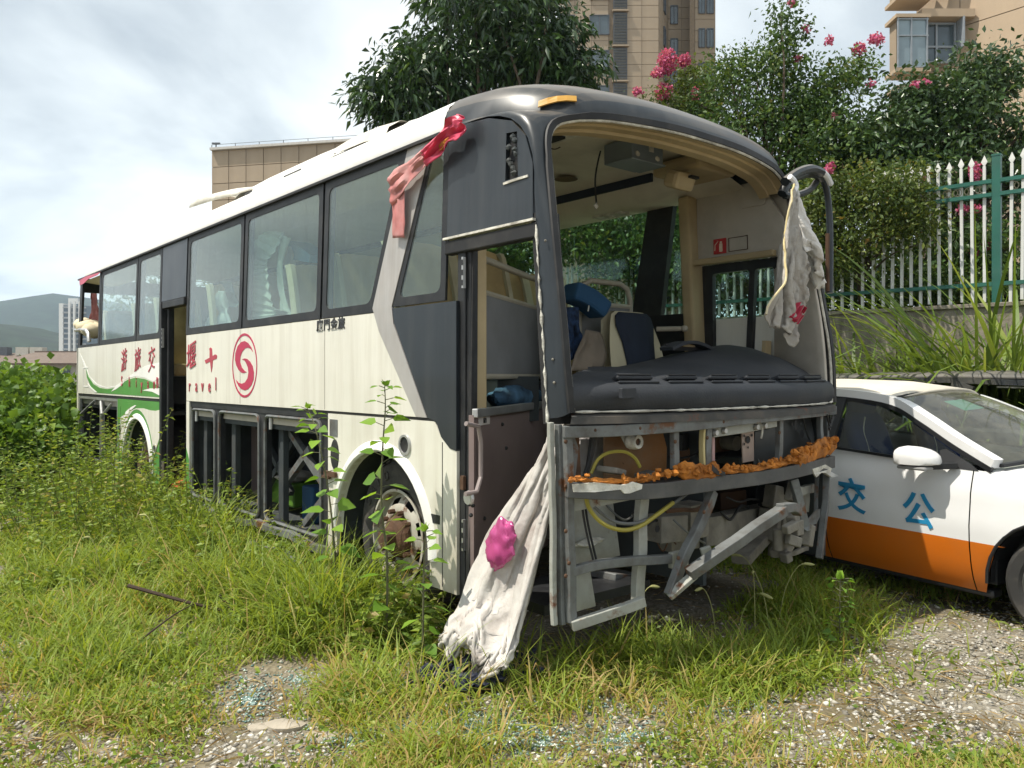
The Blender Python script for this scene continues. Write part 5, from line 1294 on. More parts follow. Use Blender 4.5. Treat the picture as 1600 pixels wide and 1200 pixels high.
MB().tube(P, 0.007, 6).build('rope_edge', M('yellowed_edge', (0.52, 0.42, 0.2), rough=0.8, var=0.3, scale=3, dirt=(0.6, 0.56, 0.48), damt=0.8), fl)
mb = MB()
P = [oP(x, y, -0.04) - inv for x, y in ((1234, 276), (1240, 282), (1244, 292), (1238, 300))]
mb.tube(smooth_curve(P, 4), 0.018, 8); mb.build('knot', M('knot_white', (0.72, 0.72, 0.74), rough=0.6), fl, smooth=True)
red_i = M('red_print', (0.40, 0.02, 0.05), rough=0.7)
def strokes(segs):
    for x0, y0, x1, y1, w_ in segs:
        a, b = cast_on(fsheet, inv, x0, y0)[0], cast_on(fsheet, inv, x1, y1)[0]
        if a is None or b is None: continue
        a, b = a - inv + nF * .014, b - inv + nF * .014
        MB().bar(a, b, w_, 0.004, up=(b - a).cross(nF)).build('red_mark', red_i, fl)
strokes([(1233, 495, 1245, 473, .03), (1238, 500, 1249, 478, .03), (1231, 494, 1240, 503, .02), (1245, 480, 1251, 489, .026), (1251, 489, 1256, 480, .02), (1240, 503, 1248, 492, .018), (1242, 500, 1250, 488, .008), (1243, 506, 1252, 493, .012), (1254, 488, 1258, 491, .02)])
# things inside, behind the glass
blank_m = M('striped_blanket', (0.42, 0.47, 0.42), rough=0.9, var=0.08, scale=4, dirt=(0.3, 0.34, 0.3), damt=0.4)
bl = empty('striped_blanket', Wb(B(3.4, 0.2, 1.9))); inv = bl.location.copy()
tag(bl, 'ribbed pale blanket hanging behind the second large side window', 'blanket')
Ls = smooth_curve([oS(420, 365, .13), oS(392, 392, .13), (oS(387, 430, .12)), oS(384, 470, .12), oS(383, 500, .12)], 7)
Rs = smooth_curve([oS(446, 366, .2), oS(424, 400, .16), oS(423, 430, .15), oS(432, 470, .14), oS(455, 490, .14)], 7)
g = []
for i, (a, b) in enumerate(zip(Ls, Rs)):
    row = []
    for j in range(14):
        u = j / 13
        row.append(a.lerp(b, u) - inv + nW * (0.018 * (i % 2) + 0.03 * math.sin(u * 7) + 0.02 * vnoise(u * 4, i * .2)) + Vector((0, 0, 0.03 * math.sin(3 * u + i * .4) - .02 * u)))
    g.append(row)
MB().grid(g).build('blanket_fold', blank_m, bl, solid=0.004)
cloth('blanket_edge', [(a - inv, b - inv) for a, b in [(oS(436, 362, .2), oS(452, 372, .2)), (oS(432, 410, .2), oS(442, 420, .2)), (oS(436, 460, .2), oS(448, 480, .2)), (oS(440, 492, .2), oS(468, 497, .2))]], 8, 0.03, 1.2, nW, blank_m, 3, 5, parent=bl, crumple=.02)
bb_m = M('blue_bag', (0.05, 0.20, 0.30), rough=0.5, var=0.15)
mb = MB(); mb.prism([oS(x, y, .3) for x, y in ((449, 380), (453, 376), (470, 388), (485, 398), (482, 410), (458, 406))], BW * 0.2)
o = mb.build('bag', bb_m); tag(o, 'blue bag leaning over the seat behind the ribbed blanket', 'bag')
mb = MB(); mb.prism([oS(x, y, .28) for x, y in ((452, 385), (456, 398), (446, 445), (440, 452), (438, 440))], BW * 0.05)
o = mb.build('paper_sheet', flagw); tag(o, 'white sheet hanging beside the blue bag behind side window', 'sheet')
def draped(name, px0, py0, px1, py1, t, mat, label, cat, seed):
    rows = []
    for k in range(5):
        v = k / 4; w_ = 0.3 + 0.7 * v
        cx = (px0 + px1) / 2; hw_ = (px1 - px0) / 2 * w_
        y = py0 + (py1 - py0) * v
        rows.append((oS(cx - hw_, y, t), oS(cx + hw_, y, t)))
    o = cloth(name, rows, 16, 0.05, 2, nW, mat, seed, 5, crumple=0.04); tag(o, label, cat); return o
draped('plastic_sheet', 322, 455, 366, 512, 0.2, M('pale_green_sheet', (0.4, 0.46, 0.45), rough=0.5), 'pale crumpled plastic sheet behind the third side window from the front', 'sheet', 2.0)
draped('curtain', 338, 440, 372, 480, 0.3, M('dark_sheet', (0.12, 0.16, 0.16), rough=0.7), 'dark cloth draped over a seat behind the pale plastic sheet', 'curtain', 7.0)
draped('rear_curtain', 140, 440, 156, 505, 0.5, M('maroon_curtain', (0.10, 0.025, 0.02), rough=0.8), 'maroon curtain hanging in the open rear side window', 'curtain', 3.0)
mb = MB()
for px, py, r_ in ((133, 508, .14), (140, 512, .16), (147, 516, .15)): mb.blob(oS(px, py, .12), (r_ * 1.1, r_, r_ * .75), 12, 8, 0.08)
o = mb.build('foam_cushion', M('cream_foam', (0.6, 0.52, 0.36), rough=0.9, var=0.15, scale=4), smooth=True); tag(o, 'cream torn cushion stuffed in the open rear side window', 'cushion')
mb = MB(); mb.tube([oS(x, y, -0.02) for x, y in ((118, 516), (128, 515), (135, 516), (138, 522), (139, 534))], 0.025, 8); o = mb.build('rail', alum, None, smooth=True); o.parent = coach; o.matrix_parent_inverse = CW.inverted()
bluec = M('blue_cushion', (0.02, 0.075, 0.16), rough=0.8, var=0.2, scale=3, bump=0.1)
navyp = M('patterned_navy', (0.015, 0.035, 0.085), rough=0.85, var=0.9, scale=22)
p0, p1 = oP(889, 455, 1.25), oP(940, 487, 1.2)
mb = MB(); mb.path(smooth_curve([p0, p0.lerp(p1, .5) + Vector((0, 0, .02)), p1], 4), 0.2, 0.135); o = mb.build('blue_cushion', bluec, bevel=0.05); tag(o, 'bright blue cushion propped slantwise on the front passenger seat', 'cushion')
cb = M('cream_piping', (0.5, 0.5, 0.45), rough=0.7)
o2 = MB().tube([p0.lerp(p1, .72) + Vector((-.02, -.105, .06)), p0.lerp(p1, .66) + Vector((-.02, -.105, 0)), p0.lerp(p1, .62) + Vector((-.02, -.105, -.06))], 0.006, 6).build('piping', cb, o)
rows = [(oP(880, 480, 1.2), oP(903, 480, 1.2)), (oP(880, 510, 1.2), oP(906, 512, 1.2)), (oP(882, 540, 1.2), oP(910, 530, 1.2)), (oP(884, 565, 1.2), oP(896, 560, 1.2))]
o = cloth('patterned_cover', rows, 12, 0.03, 2, nF, navyp, 3.3, 4, crumple=0.02); tag(o, 'navy patterned cloth hanging below the bright blue cushion', 'cloth')
rows = [(oP(915, 515, 1.1), oP(940, 520, 1.1)), (oP(902, 545, 1.05), oP(948, 548, 1.05)), (oP(890, 580, 1.0), oP(946, 575, 1.0))]
o = cloth('seat_cover', rows, 10, 0.02, 1.5, nF, M('brown_cover', (0.2, 0.16, 0.12), rough=0.85, var=0.2), 1.9, 4, crumple=0.015); tag(o, 'brownish cloth slumped beside the drivers partition', 'cloth')
q_, z_ = onD(806, 615, .12); c_ = Wb(dia(q_, z_, .12))
gar = M('blue_bedding', (0.05, 0.11, 0.18), rough=0.8, var=0.9, scale=7)
mb = MB(); gr = []
for i in range(10):
    a = math.pi * i / 9
    gr.append([c_ + DD * (0.42 * math.cos(a)) + Vector((-DD.y, DD.x, 0)) * (0.14 * math.sin(a) * math.cos(6.283 * j / 16)) + Vector((0, 0, 0.10 * math.sin(a) * math.sin(6.283 * j / 16) * (1 + .3 * vnoise(i, j * .7)) - 0.02)) + BW * 0.03 * vnoise(i * .8, j * .8, 4) for j in range(16)])
o = mb.grid(gr, True).build('bedding_roll', gar, smooth=True); tag(o, 'rolled blue bedding on the floor edge under the grey partition', 'bedding')
q_, z_ = onD(848, 612, .1); c_ = Wb(dia(q_, z_, .1)); mb = MB(); mb.blob(c_, (0.09, 0.08, 0.09), 10, 7, 0.15); o = mb.build('dark_bundle', navyg, smooth=True); tag(o, 'small dark bundle beside the rolled blue bedding', 'bundle')
# in the luggage bay
gx = onS(455, 785, 0.45)
o = MB().box(Wb(B(gx[0], 0.5, 0.48)), (0.5, 0.3, 0.2), Matrix.Rotation(R(-50), 3, 'Z')).build('green_crate', M('green_plastic', (0.10, 0.22, 0.025), rough=0.5), bevel=0.02); tag(o, 'green plastic crate lying in the open luggage bay', 'crate')
gx = onS(497, 790, 0.4)
o = MB().box(Wb(B(gx[0], 0.45, 0.46)), (0.2, 0.3, 0.3), Matrix.Rotation(R(-50), 3, 'Z')).build('blue_crate', bluec, bevel=0.02); tag(o, 'dark blue crate in the luggage bay beside the front wheel', 'crate')
mb = MB(); mb.blob(Wb(B(gx[0] + .55, 0.45, 0.63)), (0.16, 0.12, 0.06), 10, 6, 0.3); o = mb.build('rag', flagm); tag(o, 'grey rag lying on the green crate in the luggage bay', 'rag')
mb = MB(); mb.prism([oS(x, y, .15) for x, y in ((403, 772), (408, 766), (409, 795), (404, 798), (401, 785))], BW * 0.03); o = mb.build('board_scrap', beige); tag(o, 'beige broken board standing in the luggage bay', 'board')
mb = MB(); mb.blob(Wb(B(5.55, 0.2, 0.40)), (0.22, 0.16, 0.05), 10, 6, 0.3); o = mb.build('red_rag', M('scarlet_rag', (0.5, 0.05, 0.03), rough=0.8)); tag(o, 'scarlet rag on the step of the middle doorway', 'rag')

# ------------------------------------------------------------------ white and orange saloon car
car = empty('saloon_car', (2.77, 4.85, 0), math.atan2(-0.86, 0.51))
tag(car, 'white saloon car with an orange lower stripe parked beside the coach', 'car')
cwhite = M('car_white', (0.74, 0.74, 0.74), rough=0.28, var=0.03, scale=1.5, dirt=(0.5, 0.47, 0.41), damt=0.18, dscale=2, coat=0.4)
croof = M('car_roof_dusty', (0.62, 0.57, 0.47), rough=0.5, var=0.08, scale=2, dirt=(0.38, 0.33, 0.26), damt=0.4, dscale=2.5)
corange = M('car_orange', (0.62, 0.15, 0.010), rough=0.3, var=0.06, scale=1.5, dirt=(0.35, 0.17, 0.06), damt=0.3, dscale=2, coat=0.4)
cblack = M('car_black_trim', (0.014, 0.015, 0.017), rough=0.45, var=0.15)
cglass = glass_mat('car_glass', (0.80, 0.84, 0.82), (0.22, 0.22, 0.18), 0.03)
cscreen = glass_mat('car_screen', (0.6, 0.63, 0.56), (0.30, 0.29, 0.22), 0.13)
WID = 1.63
def beltz(a): return 0.93 - 0.055 * min(0, a) * 1.0 - 0.02 * a * a * (1 if a > 0 else 0) - 0.05 * max(0, a) if a > -1.6 else 1.018 - 0.02 * (a + 1.6) ** 2
def sv(z, a):
    n = max(0, a - 0.6); r_ = max(0, -a - 2.7)
    base = np.interp(z, [0.17, 0.25, 0.31, 0.36, 0.48, 0.60, 0.72, 0.80, 0.90, 1.05], [0.10, 0.055, 0.035, 0.022, 0.004, 0.0, 0.012, 0.018, 0.045, 0.09])
    return float(base) + 0.25 * n ** 2 + 0.35 * r_ ** 2
def sill(a):
    z = 0.19
    for c in (0.48, -2.17):
        d = abs(a - c)
        if d < 0.375: z = max(z, 0.30 + math.sqrt(0.375 ** 2 - d * d))
    return z
def panel(name, a0, a1, far=False):
    n = max(4, int((a1 - a0) / 0.05)); A = [a0 + (a1 - a0) * i / n for i in range(n + 1)]
    def grid_rows(zlo, zhi, m):
        rows = []
        for j in range(m + 1):
            row = []
            for a in A:
                lo, hi = zlo(a), zhi(a); lo = min(lo, hi)
                z = lo + (hi - lo) * j / m; v = sv(z, a)
                row.append(Vector((a, WID - v if far else v, z)))
            rows.append(row)
        return rows
    up = MB().grid(grid_rows(lambda a: max(0.5, sill(a)), beltz, 9)).build(name, cwhite, car, smooth=True)
    MB().grid(grid_rows(sill, lambda a: 0.5, 8)).build('orange_stripe', corange, up, smooth=True)
    return up
door = panel('front_door', -1.03, -0.004); panel('front_fender', 0.004, 1.25); panel('rear_door', -1.95, -1.038); panel('rear_fender', -3.1, -1.956)
for a0, a1 in ((-1.03, -0.004), (0.004, 1.25), (-3.1, -1.038)): panel('far_panel', a0, a1, True)
mb = MB()
mb.box((-0.5, WID / 2, 0.55), (1.25, WID - 0.16, 0.6)); mb.box((-2.3, WID / 2, 0.55), (1.3, WID - 0.5, 0.6)); mb.box((0.55, WID / 2, 0.5), (1.2, WID - 0.5, 0.5)); mb.build('inner_body', cblack, car)
mb = MB(); mb.box((-0.85, 0.14, 0.185), (1.9, 0.10, 0.05)); mb.build('side_skirt', cblack, car, bevel=0.015)
# hood, cowl, roof
gr = []
for i in range(11):
    a = 0.06 + 1.2 * i / 10; row = []
    for j in range(15):
        u = j / 14; e = abs(2 * u - 1)
        row.append(Vector((a + 0.16 * (1 - e ** 2) * (1 - i / 10), sv(beltz(a), a) + (WID - 2 * sv(beltz(a), a)) * u, beltz(a) + (0.055 - 0.01 * i / 10) * (1 - e ** 3) - 0.25 * max(0, i / 10 - .75) ** 1.5)))
    gr.append(row)
MB().grid(gr).build('hood', cwhite, car, smooth=True)
mb = MB(); mb.box((1.22, WID / 2, 0.5), (0.12, 1.3, 0.6)); mb.build('front_bumper', cwhite, car, bevel=0.04)
RF = [(-0.67, 0.30, 1.335), (-1.0, 0.26, 1.385), (-1.5, 0.25, 1.40), (-2.0, 0.29, 1.375), (-2.3, 0.33, 1.33)]
gr = []
for a, v0, z in RF:
    row = []
    for j in range(13):
        u = j / 12; e = abs(2 * u - 1)
        row.append(Vector((a + 0.10 * (1 - e ** 2) * (1 if a > -1 else 0), v0 + (WID - 2 * v0) * u, z + 0.07 * (1 - e ** 2.4))))
    gr.append(row)
MB().grid(gr).build('roof', croof, car, smooth=True, solid=0.02)
def railp(a): return (np.interp(a, [-2.3, -1.6, -1.0, -0.67], [0.33, 0.245, 0.262, 0.30]), np.interp(a, [-2.3, -1.6, -1.0, -0.67], [1.33, 1.40, 1.385, 1.335]))
for far in (0, 1):
    fv = (lambda v: WID - v) if far else (lambda v: v)
    P = [Vector((a, fv(v), z)) for a, v, z in ((0.12, 0.085, 0.975), (-0.15, 0.145, 1.095), (-0.42, 0.22, 1.225), (-0.67, 0.285, 1.325), (-1.0, 0.25, 1.372), (-1.5, 0.235, 1.388), (-2.0, 0.275, 1.36), (-2.3, 0.31, 1.31), (-2.75, 0.2, 1.05))]
    MB().path(smooth_curve(P, 4), 0.075, 0.06).build('roof_rail', cwhite, car, smooth=True)
    MB().path([Vector((p.x - 0.012, fv(fv(p.y) - 0.033), p.z - 0.038)) for p in smooth_curve(P, 4)], 0.02, 0.03).build('window_seal', cblack, car, smooth=True)
    DLO = [(-0.01, 0.935), (-0.17, 1.035), (-0.44, 1.175), (-0.69, 1.275), (-1.0, 1.325), (-1.03, 1.325), (-1.03, 0.985)]
    dv = lambda z: np.interp(z, [0.9, 1.33], [0.045, 0.215])
    MB().prism([Vector((a, fv(dv(z)), z)) for a, z in DLO], (0, 0.004, 0)).build('door_glass', cglass, car)
    DL2 = [(-1.06, 0.985), (-1.06, 1.325), (-1.5, 1.34), (-1.9, 1.315), (-1.98, 1.02)]
    MB().prism([Vector((a, fv(dv(z)), z)) for a, z in DL2], (0, 0.004, 0)).build('door_glass', cglass, car)
    MB().prism([Vector((a, fv(dv(z) - 0.006), z)) for a, z in ((0.03, 0.925), (-0.03, 0.965), (-0.20, 1.04), (-0.235, 1.03), (-0.215, 0.93))], (0, 0.008 if not far else -0.008, 0)).build('window_corner', cblack, car)
    MB().bar((-1.045, fv(0.05), 0.985), (-1.045, fv(0.215), 1.34), 0.07, 0.02, up=(0, 1, 0)).build('door_pillar', cblack, car)
    MB().path([Vector((a, fv(0.045 + 0.004), beltz(a) + 0.006)) for a in (-0.2, -0.6, -1.0, -1.5, -2.0)], 0.02, 0.018).build('belt_strip', cblack, car)
# windscreen
gr = []
for i in range(7):
    u = i / 6; row = []
    for j in range(13):
        q = j / 12; e = abs(2 * q - 1)
        v0 = 0.105 + (0.305 - 0.105) * u
        row.append(Vector((0.13 - 0.81 * u + 0.16 * (1 - e ** 2) * (1 - u * 0.45), v0 + (WID - 2 * v0) * q, 0.965 + 0.385 * u + 0.045 * u * (1 - u) * 2 + 0.055 * (1 - e ** 2))))
    gr.append(row)
MB().grid(gr).build('windscreen', cscreen, car, smooth=True)
MB().path(gr[0], 0.05, 0.02).build('screen_trim', cblack, car, smooth=True); MB().path(gr[-1], 0.03, 0.02).build('screen_trim', cblack, car, smooth=True)
mb = MB(); mb.prism([gr[5][3] + Vector((-.01, 0, -.012)), gr[5][5] + Vector((-.01, 0, -.012)), gr[4][5] + Vector((0, 0, -.012)), gr[4][3] + Vector((0, 0, -.012))], (0, 0, -0.003)); mb.build('inspection_sticker', M('teal_sticker', (0.05, 0.30, 0.24), rough=0.5), car)
mb = MB(); mb.tube([gr[0][5] + Vector((.05, 0, .02)), gr[0][9] + Vector((.03, 0, .03))], 0.009, 6); mb.tube([gr[0][4] + Vector((.08, 0, .0)), gr[0][5] + Vector((.05, 0, .02))], 0.012, 6); mb.tube([gr[0][2] + Vector((.03, 0, .03)), gr[0][6] + Vector((.05, 0, .025))], 0.008, 6); mb.build('wiper', cblack, car)
gr = [[Vector((-2.3 - 0.45 * i, 0.33 - .1 * i + (WID - 0.66 + .2 * i) * j / 6, 1.36 - 0.3 * i)) for j in range(7)] for i in (0, 1)]
MB().grid(gr).build('rear_screen', cscreen, car)
gr = [[Vector((a, 0.13 + (WID - 0.26) * j / 6, z)) for j in range(7)] for a, z in ((-2.75, 1.04), (-3.08, 1.02), (-3.12, 0.9), (-3.12, 0.3))]
MB().grid(gr).build('boot', cwhite, car, smooth=True)
# mirror
def shell(c, r_, n=16, m=10, flat=0.3):
    g = []
    for i in range(m + 1):
        a = math.pi * i / m
        row = []
        for j in range(n):
            b = 2 * math.pi * j / n
            sgn = lambda x, e: math.copysign(abs(x) ** e, x)
            row.append(Vector(c) + Vector((sgn(math.cos(a), .7) * r_[0], sgn(math.sin(a), .7) * sgn(math.cos(b), .7) * r_[1], sgn(math.sin(a), .7) * sgn(math.sin(b), .7) * r_[2])))
        g.append(row)
    return g
g = shell((-0.275, -0.095, 0.985), (0.125, 0.085, 0.078))
for row in g:
    for p in row: p.z -= 0.18 * max(0, p.x + 0.30) * (1 if p.z > 0.98 else 0); p.y += 0.25 * (p.x + 0.3)
for row in g:
    for p in row: p.z = max(p.z, 0.942 + 0.10 * max(0, p.x + 0.24))
mir = MB().grid(g, True).build('wing_mirror', cwhite, car, smooth=True)
MB().box((-0.28, -0.09, 0.925), (0.19, 0.13, 0.022)).build('mirror_trim', M('mirror_grey', (0.25, 0.25, 0.25), rough=0.4), mir, bevel=0.01)
MB().bar((-0.22, -0.06, 0.935), (-0.10, 0.045, 0.945), 0.05, 0.035).build('mirror_foot', cblack, mir)
# lettering
cblue = M('car_blue_letter', (0.02, 0.22, 0.42), rough=0.4)
def car_text(ch, a, z, size, shear):
    mt = Matrix(((1, 0, 0, a), (0, 0, -1, sv(z, a) - 0.0035), (-0.035, 1, 0, z), (0, 0, 0, 1)))
    text_mesh(ch, size, cblue, door, 'letter', mt, sx=0.95, shear=shear, bold=0.004, depth=0.003)
car_text('交', -0.815, 0.655, 0.245, 0.0); car_text('公', -0.325, 0.628, 0.235, 0.0)
# seats and wheel
seatb = M('blue_seat_cover', (0.018, 0.035, 0.12), rough=0.8, var=0.2)
for v in (0.45, 1.28):
    s_ = MB(); gg = shell((-0.98, v, 0.98), (0.07, 0.22, 0.30)); 
    for row in gg:
        for p in row: p.x -= 0.3 * (p.z - 0.98)
    so = s_.grid(gg, True).build('seat', seatb, car, smooth=True)
    hg = shell((-1.06, v, 1.26), (0.06, 0.14, 0.10)); MB().grid(hg, True).build('headrest', seatb, so, smooth=True)
    pp = [Vector((-0.92 - 0.3 * (z - .98), v + sgn, z)) for sgn, z in ((-.20, .78), (-.12, .95), (-.12, 1.1), (-.06, 1.2))]
    MB().tube(smooth_curve(pp, 4), 0.006, 5).build('piping', sealw, so)
mb = MB(); mb.box((-0.12, WID / 2, 0.92), (0.4, 1.35, 0.08)); mb.build('car_dashboard', cblack, car, bevel=0.03)
mb = MB(); mb.box((-1.9, WID / 2, 0.95), (0.5, 1.3, 0.35)); mb.build('rear_seat', seatb, car, bevel=0.08)
ctyre = M('car_tyre', (0.035, 0.034, 0.033), rough=0.85, var=0.2, dirt=(0.17, 0.15, 0.12), damt=0.5, dscale=6)
for a in (0.48, -2.17):
    for far in (0, 1):
        Mx = Matrix.Translation((a, WID - 0.05 if far else 0.05, 0.305)) @ (Matrix.Rotation(math.pi, 4, 'Z') if far else Matrix.Identity(4))
        w_ = MB().lathe([(0.20, 0.02), (0.22, -0.005), (0.27, -0.012), (0.295, 0.005), (0.305, 0.03), (0.305, 0.16), (0.27, 0.19), (0.2, 0.18)], 36, Mx).build('wheel', ctyre, car, smooth=True)
        rb = MB().lathe([(0.205, 0.01), (0.195, 0.0), (0.185, 0.05)], 30, Mx); rb.lathe([(0.05, -0.005), (0.045, -0.012), (0.0, -0.014)], 14, Mx)
        for q in range(9):
            an = 2 * math.pi * q / 9
            rb.bar(Mx @ Vector((0.04 * math.cos(an), 0.0, 0.04 * math.sin(an))), Mx @ Vector((0.195 * math.cos(an), 0.012, 0.195 * math.sin(an))), 0.03, 0.02, up=(0, 1, 0))
        rb.build('rim', M('alloy', (0.45, 0.45, 0.43), rough=0.35, metal=0.8, dirt=(0.2, 0.17, 0.13), damt=0.5), w_, smooth=True)
        MB().lathe([(0.19, 0.07), (0.0, 0.075)], 18, Mx).build('brake_disc', cblack, w_)
    mb = MB(); rows_ = []
    for i in range(13):
        an = R(-5 + 190 * i / 12); rows_.append([Vector((a + 0.373 * math.cos(an), t_, 0.30 + 0.373 * math.sin(an))) for t_ in (0.035, 0.38)])
    mb.grid(rows_).build('wheel_housing', cblack, car)
    mb = MB(); mb.tube([Vector((a + 0.378 * math.cos(R(-5 + 190 * i / 16)), sv(0.5, a) + 0.004, 0.30 + 0.378 * math.sin(R(-5 + 190 * i / 16)))) for i in range(17)], 0.010, 6); mb.build('arch_trim', cblack, car, smooth=True)

# ------------------------------------------------------------------ dark stripped estate car behind it
jp = empty('estate_car', (4.86, 6.15, 0.04), math.atan2(-0.86, 0.51))
tag(jp, 'dark stripped vehicle without glass standing between white car and wall', 'car')
jm = M('dusty_black_paint', (0.028, 0.032, 0.036), rough=0.42, var=0.2, dirt=(0.2, 0.18, 0.14), damt=0.5, dscale=3)
jr = M('dusty_dark_roof', (0.10, 0.095, 0.085), rough=0.6, var=0.2, dirt=(0.25, 0.22, 0.18), damt=0.6, dscale=3)
gr = []
for a, dz in ((-3.3, -.04), (-3.0, 0.0), (-1.6, 0.015), (-0.5, 0.0), (-0.2, -0.05)):
    gr.append([Vector((a, v, 1.46 + dz + e)) for v, e in ((0.10, -0.03), (0.14, -0.005), (0.3, 0.012), (0.8, 0.03), (1.3, 0.012), (1.5, -0.005), (1.54, -0.03))])
MB().grid(gr).build('roof', jr, jp, smooth=True, solid=0.03)
for v in (0.07, 1.57):
    MB().path([(-3.3, v, 1.39), (-1.6, v, 1.425), (-0.2, v, 1.38)], 0.05, 0.05).build('roof_rail', jm, jp)
    for a0, a1, w_ in ((-1.42, -1.10, 0.20), (-2.25, -2.33, 0.12), (-0.15, 0.45, 0.09), (-3.25, -3.4, 0.2)):
        MB().bar((a0 + (a1 - a0) * 0 , v, 1.40), (a0 - (a1 - a0) * 0.55 if a0 == -1.42 else a1, v - 0.03 if v < 1 else v + 0.03, 0.98), w_, 0.06, up=(0, 1, 0)).build('pillar', jm, jp)
    MB().box((-1.4, v, 0.68), (4.0, 0.08, 0.62)).build('side_panel', jm, jp, bevel=0.03)
MB().bar((-2.0, 0.12, 0.98), (-2.0, 0.15, 1.38), 0.14, 0.05, up=(0, 1, 0)).build('inner_pillar', M('blue_grey_metal', (0.10, 0.13, 0.14), rough=0.4), jp)
MB().path([(-2.6, 0.16, 1.33), (-1.5, 0.16, 1.345)], 0.015, 0.012).build('window_channel', alum, jp)
MB().path([(-1.15, 0.10, 1.365), (-0.3, 0.10, 1.35)], 0.015, 0.014).build('window_channel', sealw, jp)
MB().box((-0.95, 0.55, 1.15), (0.12, 0.5, 0.42)).build('seat', cblack, jp, bevel=0.04)
MB().box((0.85, 0.82, 0.7), (1.0, 1.5, 0.5)).build('hood', jm, jp, bevel=0.06)
for a in (0.6, -2.7):
    for v in (0.1, 1.45):
        MB().lathe([(0.1, -0.01), (0.3, -0.01), (0.33, 0.03), (0.33, 0.17), (0.1, 0.18)], 24, Matrix.Translation((a, v, 0.33))).build('wheel', ctyre, jp, smooth=True)

# peeled roof film: a creased strip hanging over the first window pillar, its pink also painting in the lit tint on pillar and glass
def side_cloth(name, rows, ncol, amp, mat, seed, crumple=0.0, sub=5, t=-0.03):
    o = cloth(name, [(oS(a, b, t), oS(c, d, t)) for (a, b), (c, d) in rows], ncol, amp, 1.3, nW, mat, seed, sub, thick=0.002, crumple=crumple)
    o.parent = coach; o.matrix_parent_inverse = CWI; return o
side_cloth('peeled_film', [((606, 277), (612, 322)), ((618, 266), (628, 304)), ((636, 254), (646, 280)), ((660, 234), (668, 258))], 10, 0.012, pinkf, 1.7, 0.02)
side_cloth('peeled_film', [((658, 236), (667, 260)), ((680, 212), (690, 243)), ((700, 190), (706, 222)), ((712, 178), (718, 220)), ((722, 181), (727, 205))], 12, 0.02, redfilm, 5.2, 0.03, t=-0.045)
side_cloth('peeled_film', [((612, 300), (632, 290)), ((613, 335), (632, 330)), ((614, 372), (631, 371))], 8, 0.006, pinkf, 3.2, 0.008, t=-0.022)
side_cloth('peeled_film', [((684, 228), (700, 214)), ((688, 236), (704, 220))], 6, 0.01, foam, 3.2, 0.01, t=-0.05)
# ------------------------------------------------------------------ ground, wall, fence, far buildings, hills
def ground_z(x, y):
    n = vnoise(x * 0.5, y * 0.5) * 0.03 + vnoise(x * 2.1, y * 2.1, 5) * 0.012
    return n if y < 40 else 0.0
gm = bpy.data.materials.new('ground_soil'); gm.use_nodes = True
n_, l_ = gm.node_tree.nodes, gm.node_tree.links
pr = n_['Principled BSDF']; pr.inputs['Roughness'].default_value = 0.95; pr.inputs['Specular IOR Level'].default_value = 0.15
tc_ = n_.new('ShaderNodeTexCoord')
def nz(scale, detail=6, rough=0.6):
    q = n_.new('ShaderNodeTexNoise'); q.inputs['Scale'].default_value = scale; q.inputs['Detail'].default_value = detail; q.inputs['Roughness'].default_value = rough
    l_.new(tc_.outputs['Object'], q.inputs['Vector']); return q
def ramp(src, stops):
    q = n_.new('ShaderNodeValToRGB')
    while len(q.color_ramp.elements) < len(stops): q.color_ramp.elements.new(0.5)
    for i, (p_, c_) in enumerate(stops): q.color_ramp.elements[i].position = p_; q.color_ramp.elements[i].color = tuple(c_) + (1,)
    l_.new(src, q.inputs[0]); return q
r1 = ramp(nz(38, 8, 0.7).outputs['Fac'], [(0.3, (0.115, 0.10, 0.076)), (0.5, (0.235, 0.212, 0.17)), (0.7, (0.37, 0.345, 0.29))])
r2 = ramp(nz(1.6, 8, 0.65).outputs['Fac'], [(0.35, (0.10, 0.085, 0.05)), (0.65, (0.20, 0.165, 0.10))])
mxg = n_.new('ShaderNodeMix'); mxg.data_type = 'RGBA'
mk_ = ramp(nz(0.9, 5).outputs['Fac'], [(0.42, (0, 0, 0)), (0.58, (1, 1, 1))])
l_.new(mk_.outputs[0], mxg.inputs[0]); l_.new(r1.outputs[0], mxg.inputs[6]); l_.new(r2.outputs[0], mxg.inputs[7])
l_.new(mxg.outputs[2], pr.inputs['Base Color'])
vb = n_.new('ShaderNodeTexVoronoi'); vb.inputs['Scale'].default_value = 45; l_.new(tc_.outputs['Object'], vb.inputs['Vector'])
bpn = n_.new('ShaderNodeBump'); bpn.inputs['Strength'].default_value = 0.8; bpn.inputs['Distance'].default_value = 0.015
l_.new(vb.outputs['Distance'], bpn.inputs['Height']); l_.new(bpn.outputs[0], pr.inputs['Normal'])
xs_ = [-2000, -600, -200, -80, -40, -25] + [-16 + 0.4 * i for i in range(71)] + [20, 35, 80, 200, 600, 2000]
ys_ = [-300, -40, -5] + [0.0 + 0.35 * i for i in range(63)] + [26, 35, 50, 80, 150, 400, 1000, 3000]
g = [[Vector((x, y, ground_z(x, y) if abs(x) < 20 and 0 <= y < 22 else 0)) for x in xs_] for y in ys_]
gd = MB().grid(g).build('ground', gm, smooth=True); tag(gd, kind='structure')
